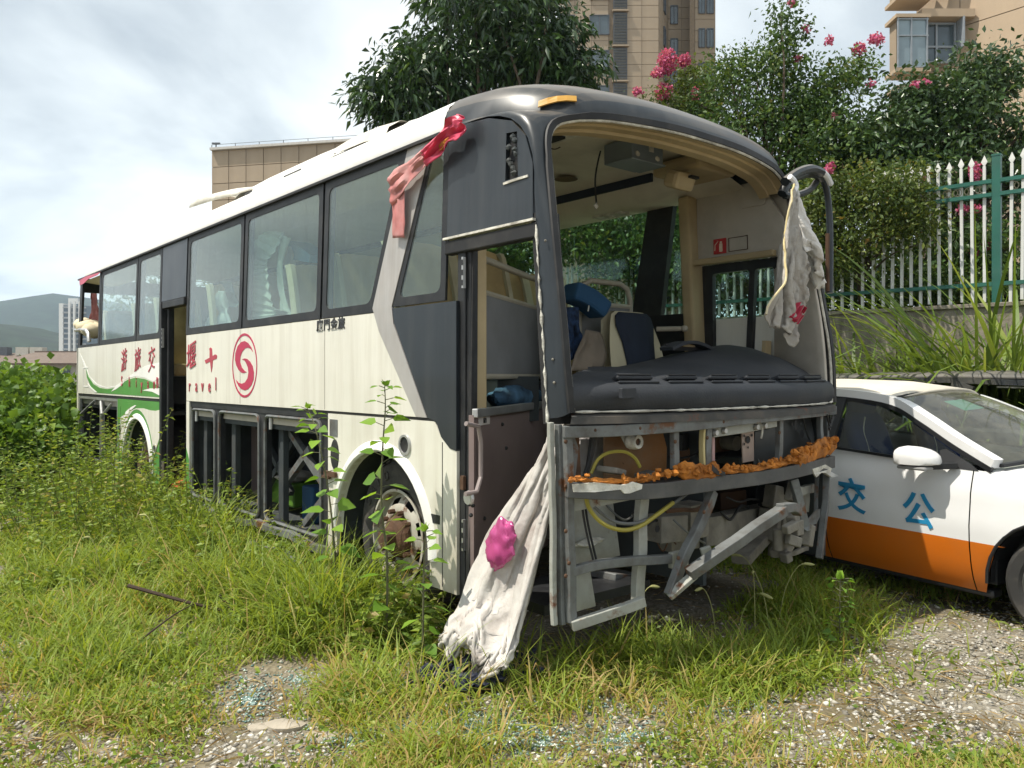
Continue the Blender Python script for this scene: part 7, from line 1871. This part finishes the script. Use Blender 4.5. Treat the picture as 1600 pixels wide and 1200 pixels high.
shrub('crape_myrtle', 'tall crape myrtle with arching twigs and pink blossom against the sky', [EL(1180, 210, 12.5, 85, 75, 60), EL(1300, 200, 12.5, 70, 45, 44), EL(1370, 235, 12.4, 60, 45, 36), EL(1130, 170, 12.9, 50, 50, 26), EL(1215, 110, 12.5, 50, 55, 34), EL(1228, 45, 12.5, 22, 42, 14), EL(1150, 120, 12.5, 45, 45, 20), EL(1270, 150, 12.5, 60, 45, 34), EL(1320, 130, 12.5, 40, 22, 12), EL(1345, 105, 12.5, 26, 20, 8), EL(1180, 300, 12.5, 100, 55, 50), EL(1115, 245, 12.8, 60, 60, 44), EL(1240, 190, 12.6, 70, 50, 40), EL(1275, 240, 12.3, 85, 70, 60)],
      Vector((W(1190, 0, 12.6).x, 12.6, TB)), 64, 0.13, 0.062, 0.034, my_m, 0.07, 60, frac=0.3, blossoms=[(1237, 3, 12.4, 9, 8, 60), (1258, 45, 12.4, 8, 8, 40), (1296, 63, 12.4, 10, 9, 60), (1343, 76, 12.3, 13, 11, 110), (1369, 62, 12.3, 14, 11, 130), (1246, 90, 12.3, 9, 7, 40), (1362, 132, 12.2, 8, 7, 25), (1304, 182, 12, 6, 6, 25)])
shrub('crape_myrtle', 'small yellowing crape myrtle with big pink blossom heads above coach roof', [EL(1062, 165, 13.5, 62, 40, 34), EL(1100, 125, 13.5, 40, 40, 18), EL(1020, 190, 13.5, 40, 22, 14), EL(1090, 200, 13.5, 60, 40, 30)],
      Vector((W(1080, 0, 14).x, 14, TB)), 60, 0.13, 0.062, 0.034, yl_m, 0.05, 25, frac=0.3, blossoms=[(1043, 95, 13.2, 17, 24, 420), (1069, 94, 13.2, 12, 13, 200), (1028, 114, 13.2, 12, 10, 150), (1037, 142, 13.2, 16, 15, 260), (997, 143, 13.2, 9, 7, 90), (1087, 148, 13.2, 9, 12, 100)])
shrub('dark_shrub', 'tall dark glossy evergreen shrub at the right behind fence', [EL(1480, 190, 11.8, 90, 75, 70), EL(1400, 215, 12.0, 55, 60, 44), EL(1370, 260, 12.1, 60, 50, 36), EL(1570, 190, 11.6, 80, 85, 60), EL(1540, 115, 11.8, 55, 42, 30), EL(1440, 160, 11.9, 60, 42, 30), EL(1500, 290, 11.6, 130, 60, 60), EL(1600, 290, 11.6, 60, 80, 30)],
      Vector((W(1500, 0, 11.9).x, 11.9, TB)), 60, 0.14, 0.085, 0.040, dk_m, 0.07, 45, frac=0.3, blossoms=[(1430, 130, 11.4, 9, 6, 20), (1447, 126, 11.4, 7, 5, 14)])
shrub('yellow_shrub', 'yellow green shrub spilling over the fence pickets beside mirror', [EL(1320, 300, 10.5, 75, 42, 54), EL(1395, 302, 10.15, 64, 55, 56), EL(1425, 345, 10.0, 36, 45, 26), EL(1270, 340, 10.6, 55, 60, 46), EL(1335, 365, 10.35, 75, 48, 52), EL(1290, 410, 10.6, 50, 30, 24)],
      Vector((W(1350, 0, 10.9).x, 10.95, TB)), 62, 0.11, 0.048, 0.026, yl_m, 0.04, 30, frac=0.25, blossoms=[(1297, 262, 10.3, 9, 10, 60), (1446, 284, 10.2, 5, 7, 25)])
shrub('dark_shrub', 'dense shaded shrub behind the pickets right of the mirror', [EL(1330, 430, 11.6, 110, 50, 55), EL(1450, 400, 11.3, 100, 75, 70), EL(1560, 400, 11.0, 70, 80, 50), EL(1420, 300, 11.9, 120, 50, 50), EL(1330, 250, 12.4, 80, 50, 40), EL(1300, 462, 11.5, 80, 24, 30), EL(1410, 460, 11.2, 70, 22, 30), EL(1510, 456, 11.0, 80, 22, 34), EL(1610, 450, 10.8, 50, 24, 20)],
      Vector((W(1440, 0, 11.5).x, 11.5, TB)), 62, 0.14, 0.07, 0.036, my_m, 0.05, 40, frac=0.25, blossoms=[(1524, 268, 10.6, 9, 20, 160), (1504, 326, 10.8, 9, 8, 60), (1527, 325, 10.8, 7, 7, 40), (1540, 384, 10.8, 8, 7, 50), (1522, 393, 10.8, 6, 8, 30)])
shrub('hedge_shrub', 'leafy shrub behind the fence seen through the open windscreen', [EL(970, 360, 12.9, 90, 70, 80), EL(1080, 370, 12.1, 80, 90, 80), EL(900, 340, 13.5, 80, 80, 70), EL(1010, 440, 13.2, 100, 50, 50), EL(1160, 370, 12.0, 70, 90, 60), EL(1165, 450, 12.6, 90, 40, 50)],
      Vector((W(1000, 0, 13.6).x, 13.6, TB)), 60, 0.16, 0.075, 0.038, my_m, 0.06, 40, frac=0.2, blossoms=[(960, 373, 13.6, 7, 7, 40), (912, 468, 14, 6, 14, 40)])
shrub('hedge_shrub', 'leafy shrub behind the fence seen through the coach doorway', [EL(800, 380, 14.4, 80, 100, 80), EL(720, 380, 15.2, 80, 110, 70), EL(640, 380, 17, 80, 110, 60)],
      Vector((W(760, 0, 15.4).x, 15.4, TB)), 50, 0.2, 0.10, 0.05, my_m, 0.06, 30, frac=0.2)
shrub('hedge_shrub', 'leafy shrub far back behind the coach side windows', [EL(520, 420, 19.5, 110, 90, 60), EL(380, 440, 22, 100, 70, 50), EL(250, 470, 24, 80, 50, 30)],
      Vector((W(420, 0, 21).x, 21, TB)), 45, 0.25, 0.13, 0.06, my_m, 0.06, 25, frac=0.2)
# broad-leaved shrubs at the far left
for lab, ee, bx, by in (
    ('broad leaved green shrub at the left edge, tallest of the mass', [EL(0, 640, 10.8, 60, 38, 60), EL(-50, 645, 10.5, 60, 45, 40), EL(15, 668, 10.2, 60, 34, 50)], 10, 10.6),
    ('broad leaved green shrub close against the coach rear corner', [EL(70, 645, 11.8, 38, 34, 44), EL(80, 668, 11.4, 26, 30, 26), EL(50, 615, 12.2, 40, 20, 24)], 90, 11.6),
    ('lower broad leaved shrub in front of the left shrub mass', [EL(0, 700, 9.6, 56, 26, 40), EL(-50, 695, 9.5, 50, 32, 24), EL(48, 695, 10.2, 34, 22, 24)], 20, 9.1)):
    shrub('broadleaf_shrub', lab, ee, Vector((W(bx, 0, by).x, by, 0)), 74, 0.17, 0.095, 0.078, sh_m, 0.03, 25, frac=0.45, droop=0.25, curl=0.1, group='broad leaved shrubs at the left')
# ------------------------------------------------------------------ weeds along the coach
def weed(name, label, base, h, nst, spread, L, Wd, mat, lps=26, group=None, lean=(0, 0), rbias=0.0):
    t = empty(name, base); tag(t, label, 'weed', group)
    mb = MB(); P, D, Ls = [], [], []
    for i in range(nst):
        a = RNG.uniform(0, 6.28); r_ = spread * math.sqrt(RNG.random())
        b = Vector((r_ * math.cos(a), r_ * math.sin(a), 0)); hh = h * RNG.uniform(.55, 1.05) * (1 - 0.35 * r_ / max(spread, .01))
        tip = b + Vector((RNG.normal() * .12 * h + lean[0] + .3 * b.x, RNG.normal() * .12 * h + lean[1] + .3 * b.y, hh))
        pts = smooth_curve([b, b.lerp(tip, .5) + Vector((RNG.normal() * .03, RNG.normal() * .03, .04 * h)), tip], 4)
        mb.tube(pts, 0.005, 4, r2=0.0015)
        for k in range(lps):
            u = 0.12 + 0.88 * (k + RNG.random()) / lps; x = u * (len(pts) - 1); j = min(int(x), len(pts) - 2)
            p = pts[j].lerp(pts[j + 1], x - j); an = k * 2.4 + RNG.normal() * .4
            P.append(p); D.append((math.cos(an), math.sin(an), RNG.uniform(-.35, .45))); Ls.append((0.55 + 0.6 * RNG.random()) * (1.15 - 0.55 * u))
    tag(mb.build('stems', M('weed_stem', (0.11, 0.13, 0.035), rough=0.7, var=0.2), t), kind='stuff')
    P, D, Ls = np.array(P), np.array(D), np.array(Ls)
    V, F = leaf_geo(P, D, L * Ls, Wd * Ls)
    mesh_np('leaves', V, F, np.repeat((RNG.random(len(P)) * .8 + .1 + rbias).clip(0, 1), 4), mat, t)
    return t
def atg(px, py): v = G(px, py); v.z = -0.02; return v
wl_spec = [  # px, py of the foot, height, stems, spread, label
    (150, 800, 1.45, 34, .55, 'bushy weed before the open rear luggage bay'),
    (210, 832, 1.35, 40, .60, 'bushy weed hiding the rear wheel of the coach'),
    (85, 805, 1.25, 30, .6, 'leafy weed between the left shrubs and coach rear'),
    (300, 868, .85, 24, .42, 'leafy weed at the foot of the middle doorway'),
    (140, 845, 1.0, 36, .70, 'low bushy weed in front of the rear wheel weeds'),
    (30, 830, .75, 28, .7, 'low leafy weed at the left picture edge'),
    (255, 862, 1.0, 32, .55, 'leafy weed before the green skirt of the coach'),
    (380, 900, .60, 20, .34, 'leafy weed under the middle luggage bay'),
    (455, 935, .50, 18, .30, 'leafy weed before the luggage bay nearest the front wheel'),
    (110, 890, .45, 18, .45, 'low leafy weed in the open grass left of the fallen branch'),
    (240, 915, .38, 14, .3, 'leafy weed in the grass behind the fallen branch'),
    (430, 985, .30, 12, .25, 'small leafy weed in the grass right of the fallen branch'),
    (60, 945, .34, 14, .35, 'small leafy weed near the left picture edge beside the glass crumbs'),
    (590, 1005, .55, 22, .26, 'low leafy weed at the foot of the front wheel'),
    (665, 1010, .34, 14, .2, 'low leafy weed under the front skirt beside the door'),
]
for i, (px, py, h, ns, spd, lab) in enumerate(wl_spec):
    weed('leafy_weed', lab, atg(px, py), h, ns, spd, 0.088, 0.036, wd_m, 34, 'leafy weeds along the coach side', rbias=.05 + (0.0, 0.04, -0.05)[i % 3])
def sapling(label, pts, sizes, mat=sp_m, name='mulberry_sapling', pairs=1, L=0.11, Wd=0.085, r0=0.008, n=18):
    """One upright stem with broad leaves on short stalks."""
    t = empty(name, pts[0]); tag(t, label, 'sapling'); b0 = Vector(pts[0])
    P = [Vector(p) - b0 for p in pts]; S = smooth_curve(P, 6)
    mb = MB(); mb.tube(S, r0, 6, r2=0.0025)
    LP, LD, LL = [], [], []
    for k in range(n):
        u = 0.06 + 0.94 * k / (n - 1); x = u * (len(S) - 1); j = min(int(x), len(S) - 2); p = S[j].lerp(S[j + 1], x - j)
        for q in range(pairs):
            an = k * 2.5 + q * math.pi + RNG.normal() * .35; d = Vector((math.cos(an), math.sin(an) * .8, RNG.uniform(.0, .5)))
            e = p + d * 0.045; mb.tube([p, e], 0.0022, 4); LP.append(e); LD.append(d + Vector((0, 0, -.35))); LL.append(np.interp(u, [0, .35, .8, 1], sizes) * RNG.uniform(.75, 1.15))
    for q in range(5):
        LP.append(S[-1]); LD.append(Vector((RNG.normal() * .6, RNG.normal() * .6, 1))); LL.append(.45)
    mb.build('stem', M('sapling_stem', (0.10, 0.10, 0.05), rough=0.7), t)
    LP, LD, LL = np.array(LP), unit(np.array(LD)), np.array(LL); m = len(LP)
    # heart-shaped leaves, six points each
    up = np.tile(np.array([[0, 0, 1.0]]), (m, 1)) + RNG.normal(size=(m, 3)) * .35; Sd = unit(np.cross(LD, up)); N = np.cross(Sd, LD)
    Lh = (L * LL)[:, None]; Wh = (Wd * LL)[:, None]
    def q(a, b, c): return LP + LD * Lh * a + Sd * Wh * b + N * Lh * c
    V = np.stack([q(0, 0, 0), q(.18, -.5, .05), q(.5, -.42, .04), q(1, 0, -.12), q(.5, .42, .04), q(.18, .5, .05), q(.45, 0, -.05)], 1).reshape(-1, 3)
    k = np.arange(m)[:, None] * 7
    F = np.concatenate([k + list(f) for f in ((6, 0, 1), (6, 1, 2), (6, 2, 3), (6, 3, 4), (6, 4, 5), (6, 5, 0))], 0)
    mesh_np('leaves', V, F, np.repeat((RNG.random(m) * .7 + .15 + .15 * (LL < .6)).clip(0, 1), 7), mat, t)
    return t
def up_stem(px0, py0, pts, t):
    """Stem standing t metres off the coach side."""
    return [oS(px, py, -t) for px, py in pts]
def stem_at(pts, t): 
    P = [oS(px, py, -t) for px, py in pts]; P[0].z = -0.02; return P
sapling('tall mulberry sapling standing before the front wheel arch', stem_at([(603, 985), (605, 880), (596, 790), (598, 700), (602, 640), (601, 603)], 0.32), [1.25, 1.25, .85, .55], n=36, L=0.10, Wd=0.078)
sapling('mulberry sapling standing between luggage bay and front wheel', stem_at([(528, 945), (522, 850), (512, 760), (500, 700), (490, 660), (480, 638)], 0.26), [1.3, 1.3, .8, .6], n=36, L=0.10, Wd=0.076)
sapling('lower weedy sapling at the front wheel, right of the tall sapling', stem_at([(660, 985), (662, 900), (665, 830)], 0.30), [.9, .9, .7, .5], n=18)
sapling('small sprout in the gravel before the orange car stripe', [atg(1312, 1015), W(1312, 965, 4.3), W(1313, 905, 4.3)], [.55, .5, .4, .35], n=16, pairs=2, r0=.004)
# dry stalks heap around the fallen branch
bm_ = M('dead_branch', (0.05, 0.032, 0.022), rough=0.9, var=0.3)
br = empty('fallen_branch', atg(310, 975)); br.location.z = 0; tag(br, 'dead brown branch lying in the grass left of the coach door', 'branch')
iv = br.location.copy()
for pts, r0 in ((((200, 915, .22), (290, 940, .14), (350, 955, .08), (392, 972, .04)), .012), (((343, 930, .20), (360, 950, .12), (385, 975, .04)), .010), (((222, 998, .12), (270, 962, .16), (300, 945, .14)), .006)):
    MB().tube(smooth_curve([G(a, b, z) - iv for a, b, z in pts], 4), r0, 6, r2=r0 * .45).build('twig', bm_, br, smooth=True)
weed('dry_weed', 'dry brown weed stalks standing behind the fallen branch', atg(312, 935), .42, 16, .14, .04, .015, leaf_mat('dry_leaf', [(0, (.10, .06, .03)), (1, (.22, .15, .07))], trans=.2), 12, rbias=.1)
# ------------------------------------------------------------------ blades: grass on the ground, reeds at the wall
def blades(B0, H, Wd, az, bend, rnd, seg=3):
    """Arching blades: feet B0, lengths H, widths, azimuth, bend (radians at the tip)."""
    n = len(B0); side = np.stack([-np.sin(az), np.cos(az), np.zeros(n)], 1); fw = np.stack([np.cos(az), np.sin(az), np.zeros(n)], 1)
    side = unit(side + 0.5 * RNG.normal(size=(n, 3)) * np.array([1, 1, 0.3]))
    P = B0.copy(); rows = []; lean = 0.12 + 0.25 * RNG.random(n)
    for k in range(seg + 1):
        u = k / seg; w_ = Wd * (1.0 if k == 0 else (1 - u) ** 0.7 * 1.05)
        if k < seg: rows += [P - side * w_[:, None] / 2, P + side * w_[:, None] / 2]
        else: rows.append(P)
        an = lean + bend * (u + .5 / seg); st = H / seg
        P = P + fw * (np.sin(an) * st)[:, None] + np.array([0, 0, 1.0]) * (np.cos(an) * st)[:, None]
    V = np.stack(rows, 1); m = V.shape[1]; k = np.arange(n)[:, None] * m; F = []
    for s in range(seg - 1):
        a = 2 * s; F += [k + [a, a + 1, a + 3], k + [a, a + 3, a + 2]]
    a = 2 * (seg - 1); F.append(k + [a, a + 1, a + 2])
    return V.reshape(-1, 3), np.concatenate(F, 0), np.repeat(rnd, m)
def pix_y(Y): return HY_ + 1.5 * F_ / Y
def dens_np(x, y):
    """How thick the grass grows: thin on the gravel patches."""
    px = 800 + x / y * F_; py = HY_ + 1.5 * F_ / y
    d = np.ones_like(x)
    def el(cx, cy, rx, ry, k):
        nonlocal d
        q = ((px - cx) / rx) ** 2 + ((py - cy) / ry) ** 2
        d = d * np.where(q < 1, 1 - k * (1 - q ** 2), 1)
    el(1520, 1030, 270, 100, 0.985); el(1380, 1130, 330, 80, 0.75); el(1180, 1180, 260, 80, 0.55); el(100, 1170, 190, 50, 0.9); el(420, 1170, 130, 40, .7); el(680, 1140, 150, 50, 0.7); el(480, 1190, 160, 60, 0.8)
    el(20, 1010, 70, 30, 0.7); el(80, 800, 130, 14, 0.6); el(940, 1160, 130, 50, 0.5); el(640, 1075, 80, 40, .6); el(250, 1060, 60, 40, .5); el(1050, 1120, 120, 30, .6); el(725, 1060, 135, 55, .985); el(400, 1100, 80, 40, .5)
    d = d * np.where(py > 1040, 1 - 0.28 * np.clip((py - 1030) / 90, 0, 1), 1) * np.where(px > 1250, .75, 1)
    return d
def in_bus(x, y, m=0.0):
    rx, ry = x - BP.x, y - BP.y; s = rx * BD.x + ry * BD.y; t = rx * BW.x + ry * BW.y
    return (s > 0.25 + m) & (s < 10) & (t > 0.12 + m) & (t < 2.5), s, t
ncl = 80000
Yc = 2.6 + (17 - 2.6) * RNG.random(ncl) ** 1.9; Xc = (RNG.random(ncl) * 2 - 1) * (0.90 * Yc + 0.9)
pn = np.array([vnoise(x * 1.3, y * 1.3, 2.0) for x, y in zip(Xc, Yc)]); pn2 = np.array([vnoise(x * 0.6 + 9, y * 0.6, 7.0) for x, y in zip(Xc, Yc)])
dn = dens_np(Xc, Yc) * (0.60 + 1.7 * pn).clip(0.08, 1.0)
ib, ss, tt_ = in_bus(Xc, Yc)
beyond = ((Xc - F0.x) * FN.x + (Yc - F0.y) * FN.y) > -0.3
keep = (RNG.random(ncl) < dn) & ~ib & ~beyond
Xc, Yc, pn, pn2, ss, tt_ = (a[keep] for a in (Xc, Yc, pn, pn2, ss, tt_))
per = 7; nb = len(Xc) * per
ci = np.repeat(np.arange(len(Xc)), per)
sd = 0.035 + 0.012 * Yc[ci] / 4
bx = Xc[ci] + RNG.normal(size=nb) * sd; by = Yc[ci] + RNG.normal(size=nb) * sd
pxc = 800 + bx / by * F_; pyc = HY_ + 1.5 * F_ / by
near_side = np.exp(-((tt_[ci] + 0.35) / 0.55) ** 2) * ((ss[ci] > -0.3) & (ss[ci] < 11))
hmul = 0.115 + 0.10 * np.clip((pn2[ci] + .3), 0, 1) + 0.27 * near_side + 0.13 * np.clip((5.2 - np.abs(bx + 2.0)) / 5, 0, 1) * np.clip((by - 3.9) / 1.5, 0, 1)
hmul *= np.where((pxc > 950), 0.95, 1.0) * np.where(pyc > 1080, 0.75, 1.0)
hmul += 0.10 * np.exp(-(((pxc - 1080) / 190) ** 2 + ((pyc - 1040) / 60) ** 2))
H = 0.86 * hmul * RNG.uniform(.35, 1.45, nb) * (1 + 0.9 * pn[ci])
dry = np.clip((pyc - 1030) / 120, 0, 1) * 0.32 + 0.55 * np.clip(-pn[ci] - .05, 0, 1) + 0.5 * np.clip(pn2[ci] - .15, 0, 1)
rnd = (0.30 * RNG.random(nb) + 0.45 * np.repeat(RNG.random(len(Xc)), per) + 0.12 + dry * RNG.random(nb) + 0.06).clip(0, 1)
rnd = np.where(RNG.random(nb) < 0.035 + 0.22 * dry, RNG.uniform(.9, 1, nb), rnd)
B0 = np.stack([bx, by, np.full(nb, -0.01)], 1)
Wd_ = (0.007 + 0.006 * RNG.random(nb) ** 2) * (0.85 + 0.09 * by)
V, F, rv = blades(B0, H, Wd_, RNG.uniform(0, 6.283, nb), RNG.uniform(.5, 2.6, nb), rnd)
go = mesh_np('grass', V, F, rv, gr_m); tag(go, kind='stuff')
# small broad-leaved ground cover between the blades
m_ = 16000
Yw = 2.7 + 9 * RNG.random(m_) ** 1.6; Xw = (RNG.random(m_) * 2 - 1) * (0.68 * Yw + .3)
pw = np.array([vnoise(x * 2.2 + 4, y * 2.2, 11.0) for x, y in zip(Xw, Yw)])
kw_ = (RNG.random(m_) < (pw * 1.8 + .12).clip(0, 1) * dens_np(Xw, Yw).clip(.2, 1)) & ~in_bus(Xw, Yw)[0]; Xw, Yw, pw = Xw[kw_], Yw[kw_], pw[kw_]
q_ = 5; Pw = np.stack([np.repeat(Xw, q_), np.repeat(Yw, q_), 0.02 + 0.10 * RNG.random(len(Xw) * q_) ** 1.5], 1) + RNG.normal(size=(len(Xw) * q_, 3)) * np.array([.03, .03, 0])
Dw = RNG.normal(size=Pw.shape) * np.array([1, 1, .35]) + np.array([0, 0, .25]); sz = RNG.uniform(.018, .042, len(Pw))
V, F = leaf_geo(Pw, Dw, sz, sz * .55); o = mesh_np('ground_weeds', V, F, np.repeat(RNG.random(len(Pw)), 4), wd_m); tag(o, kind='stuff')
# dead straw lying between the clumps
m_ = 5200
Ys = 2.7 + 6 * RNG.random(m_) ** 1.7; Xs = (RNG.random(m_) * 2 - 1) * (0.68 * Ys + .3); ks = RNG.random(m_) < (1.1 - .7 * dens_np(Xs, Ys)); Xs, Ys = Xs[ks], Ys[ks]; m_ = len(Xs)
st_m = leaf_mat('straw', [(0.0, (0.176, 0.110, 0.050)), (0.6, (0.363, 0.253, 0.110)), (1.0, (0.528, 0.418, 0.220))], trans=0.15, rough=0.8)
V, F = leaf_geo(np.stack([Xs, Ys, np.full(m_, .015) + .03 * RNG.random(m_)], 1), RNG.normal(size=(m_, 3)) * np.array([1, 1, .12]), RNG.uniform(.06, .2, m_), .0045, curl=.05); o = mesh_np('straw', V, F, np.repeat(RNG.random(m_), 4), st_m); tag(o, kind='stuff')
# seed heads of foxtail grass
fx = []
mb = MB()
for px, py, h in ((318, 800, .55), (345, 790, .6), (372, 800, .55), (400, 800, .55), (430, 830, .5), (460, 845, .55), (485, 850, .5), (1000, 1010, .42), (985, 1015, .35), (960, 1010, .3), (1180, 1000, .4), (1150, 1010, .35), (1205, 1000, .45), (1215, 985, .4), (1120, 1010, .35), (700, 1000, .4), (690, 985, .35), (250, 900, .45), (160, 930, .4)):
    b = G(px, py); d = Vector((RNG.normal() * .5, RNG.normal() * .4, 0)) * .3
    P = smooth_curve([b, b + d * .25 + Vector((0, 0, h * .6)), b + d * .7 + Vector((0, 0, h * .95)), b + d * 1.15 + Vector((0, 0, h * .97))], 5)
    mb.tube(P, .0022, 4); q = P[-5:]; mb.tube(q + [q[-1] + (q[-1] - q[-2]) * 1.2], [.003, .008, .009, .009, .007, .002], 6)
o = mb.build('foxtail_grass', M('foxtail', (0.30, 0.30, 0.12), rough=0.8, var=0.25)); tag(o, kind='stuff')
# reed clumps before the wall
rspec = [(1340, 9.7, 1.35, 150, 'arching reed clump before the wall, nearest the coach'), (1405, 9.3, 1.5, 170, 'arching reed clump before the wall behind the white car roof'), (1465, 9.0, 1.35, 170, 'arching reed clump before the wall left of the green post'), (1545, 8.6, 1.75, 190, 'tall reed clump growing up over the green fence post'), (1612, 8.2, 1.9, 170, 'tall reed clump at the right picture edge'), (1275, 10.3, 1.1, 110, 'low reed clump half hidden behind the coach front corner')]
for px, Y, h, n, lab in rspec:
    c = W(px, 588, Y); c.z = 0
    n = int(n * 1.6); t = empty('reed_clump', c); tag(t, lab, 'reeds', 'reed clumps along the wall')
    a = RNG.uniform(0, 6.283, n); r_ = 0.5 * np.sqrt(RNG.random(n))
    B0 = np.stack([r_ * np.cos(a), r_ * np.sin(a) * .6, RNG.uniform(0, .55, n) * h], 1)
    Hh = h * RNG.uniform(.65, 1.35, n)
    V, F, rv = blades(B0, Hh * 1.25, np.full(n, .052) * RNG.uniform(.5, 1.4, n), a + RNG.normal(size=n) * .8, RNG.uniform(.7, 2.3, n), (RNG.random(n) * .9).clip(0, 1), seg=7)
    mesh_np('leaves', V, F, rv, rd_m, t)
    mb = MB()
    for q in range(10):
        an = RNG.uniform(0, 6.28); p0 = Vector((.2 * math.cos(an), .12 * math.sin(an), 0)); mb.tube([p0, p0 + Vector((RNG.normal() * .1, RNG.normal() * .1, h * RNG.uniform(.6, 1.1)))], .008, 5, r2=.003)
    mb.build('stalks', M('reed_stalk', (.22, .24, .08), rough=.7), t)
# plants between the wall and the coach, seen through the far windows
for q, lab in ((3.2, 'leafy plant before the wall seen through the drivers window'), (5.0, 'leafy plant before the wall seen below the slanted pillar')):
    p = fence_pt(q, -0.9); weed('leafy_weed', lab, Vector((p.x, p.y, 0)), 2.4, 16, .7, .16, .05, wd_m, 40, 'leafy plants by the wall')
# ------------------------------------------------------------------ pebbles, glass crumbs, litter
def scatter(name, P, S, mat, rnd, flat=0.6, kind='stuff'):
    """Small faceted stones: squashed, jittered octahedra (8 faces) or cubes."""
    n = len(P); base = np.array([(1, 0, 0), (-1, 0, 0), (0, 1, 0), (0, -1, 0), (0, 0, 1), (0, 0, -1)], float)
    V = base[None] * (0.7 + 0.6 * RNG.random((n, 6, 1))); V = V * S[:, None, None] * np.array([1, 1, flat]); V[:, :, :2] += RNG.normal(size=(n, 6, 2)) * S[:, None, None] * .25
    an = RNG.uniform(0, 6.28, n); c, s = np.cos(an)[:, None], np.sin(an)[:, None]
    x, y = V[..., 0] * c - V[..., 1] * s, V[..., 0] * s + V[..., 1] * c; V[..., 0], V[..., 1] = x, y
    V += P[:, None, :]
    f = np.array([(0, 2, 4), (2, 1, 4), (1, 3, 4), (3, 0, 4), (2, 0, 5), (1, 2, 5), (3, 1, 5), (0, 3, 5)])
    F = (np.arange(n)[:, None, None] * 6 + f[None]).reshape(-1, 3)
    o = mesh_np(name, V.reshape(-1, 3), F, np.repeat(rnd, 6), mat); tag(o, kind=kind); return o
pb_m = leaf_mat('pebble', [(0.0, (0.15, 0.138, 0.118)), (0.4, (0.31, 0.288, 0.245)), (0.8, (0.47, 0.445, 0.39)), (1.0, (0.60, 0.575, 0.52))], trans=0.0, rough=0.9, spec=.2)
n = 76000
Yp = 2.6 + 7.5 * RNG.random(n) ** 2.0; Xp = (RNG.random(n) * 2 - 1) * (0.88 * Yp + .8)
kp = RNG.random(n) < (1.15 - dens_np(Xp, Yp)).clip(0.12, 1); Xp, Yp = Xp[kp], Yp[kp]
scatter('gravel', np.stack([Xp, Yp, np.array([ground_z(a, b) for a, b in zip(Xp, Yp)]) + 0.002], 1), 0.004 + 0.013 * RNG.random(len(Xp)) ** 3 + .002, pb_m, RNG.random(len(Xp)))
gl_m = leaf_mat('glass_crumb', [(0.0, (0.09, 0.17, 0.155)), (0.5, (0.19, 0.31, 0.285)), (0.85, (0.42, 0.54, 0.51)), (1.0, (0.8, 0.9, 0.88))], trans=0.25, rough=0.08, spec=.9)
GP = []
for cx, cy, rx, ry, m in ((690, 1145, 120, 30, 3600), (390, 1095, 36, 34, 520), (30, 1012, 44, 13, 500), (975, 1160, 50, 14, 500), (1140, 1100, 60, 18, 500), (650, 1085, 70, 20, 400), (820, 1165, 90, 24, 600), (1060, 1095, 90, 24, 500), (470, 1065, 50, 18, 240), (560, 1150, 70, 26, 500), (900, 1100, 120, 30, 400)):
    for _ in range(m):
        a = RNG.uniform(0, 6.28); r_ = min(2.2, abs(RNG.normal()) * .72); p = G(cx + rx * r_ * math.cos(a), cy + ry * r_ * math.sin(a)); GP.append((p.x, p.y, ground_z(p.x, p.y) + .004))
GP = np.array(GP); scatter('glass_crumbs', GP, 0.0045 + 0.005 * RNG.random(len(GP)), gl_m, RNG.random(len(GP)), flat=.8)
wp_m = leaf_mat('white_chip', [(0.0, (0.4, 0.41, 0.41)), (1.0, (0.75, 0.77, 0.77))], trans=0.0, rough=0.5)
GP = []
for _ in range(70): p = G(1365 + 90 * RNG.normal() * .7, 1158 + 18 * RNG.normal()); GP.append((p.x, p.y, .006))
GP = np.array(GP); scatter('white_chips', GP, 0.006 + 0.012 * RNG.random(len(GP)) ** 2, wp_m, RNG.random(len(GP)), flat=.25)
for px, py, sx_, lab in ((445, 1140, .10, 'pale flat stone in the gravel at the lower left'), (505, 1155, .07, 'small grey stone in the gravel beside the pale flat stone'), (408, 1142, .06, 'small pale stone left of the flat stone in the gravel')):
    c = G(px, py); mb = MB(); mb.blob((0, 0, 0), (sx_, sx_ * .6, sx_ * .28), 10, 6, .14); o = mb.build('stone', M('stone', (.33, .29, .23), rough=.9, var=.2, bump=.4), smooth=True); o.location = (c.x, c.y, .012); tag(o, lab, 'stone')
# ------------------------------------------------------------------ air
HZ = bpy.data.materials.new('haze_air'); HZ.use_nodes = True
hn, hl = HZ.node_tree.nodes, HZ.node_tree.links
hn.remove(hn['Principled BSDF'])
pv = hn.new('ShaderNodeVolumePrincipled'); pv.inputs['Density'].default_value = HAZE_D
pv.inputs['Color'].default_value = (0.62, 0.80, 1.0, 1); pv.inputs['Anisotropy'].default_value = 0.2
hl.new(pv.outputs[0], hn['Material Output'].inputs['Volume'])
if HAZE_D > 0:
    mb = MB(); mb.box((0, 1300, 144), (6400, 5000, 310)); o = mb.build('haze', HZ); tag(o, kind='stuff')
    SC.cycles.volume_bounces = 1
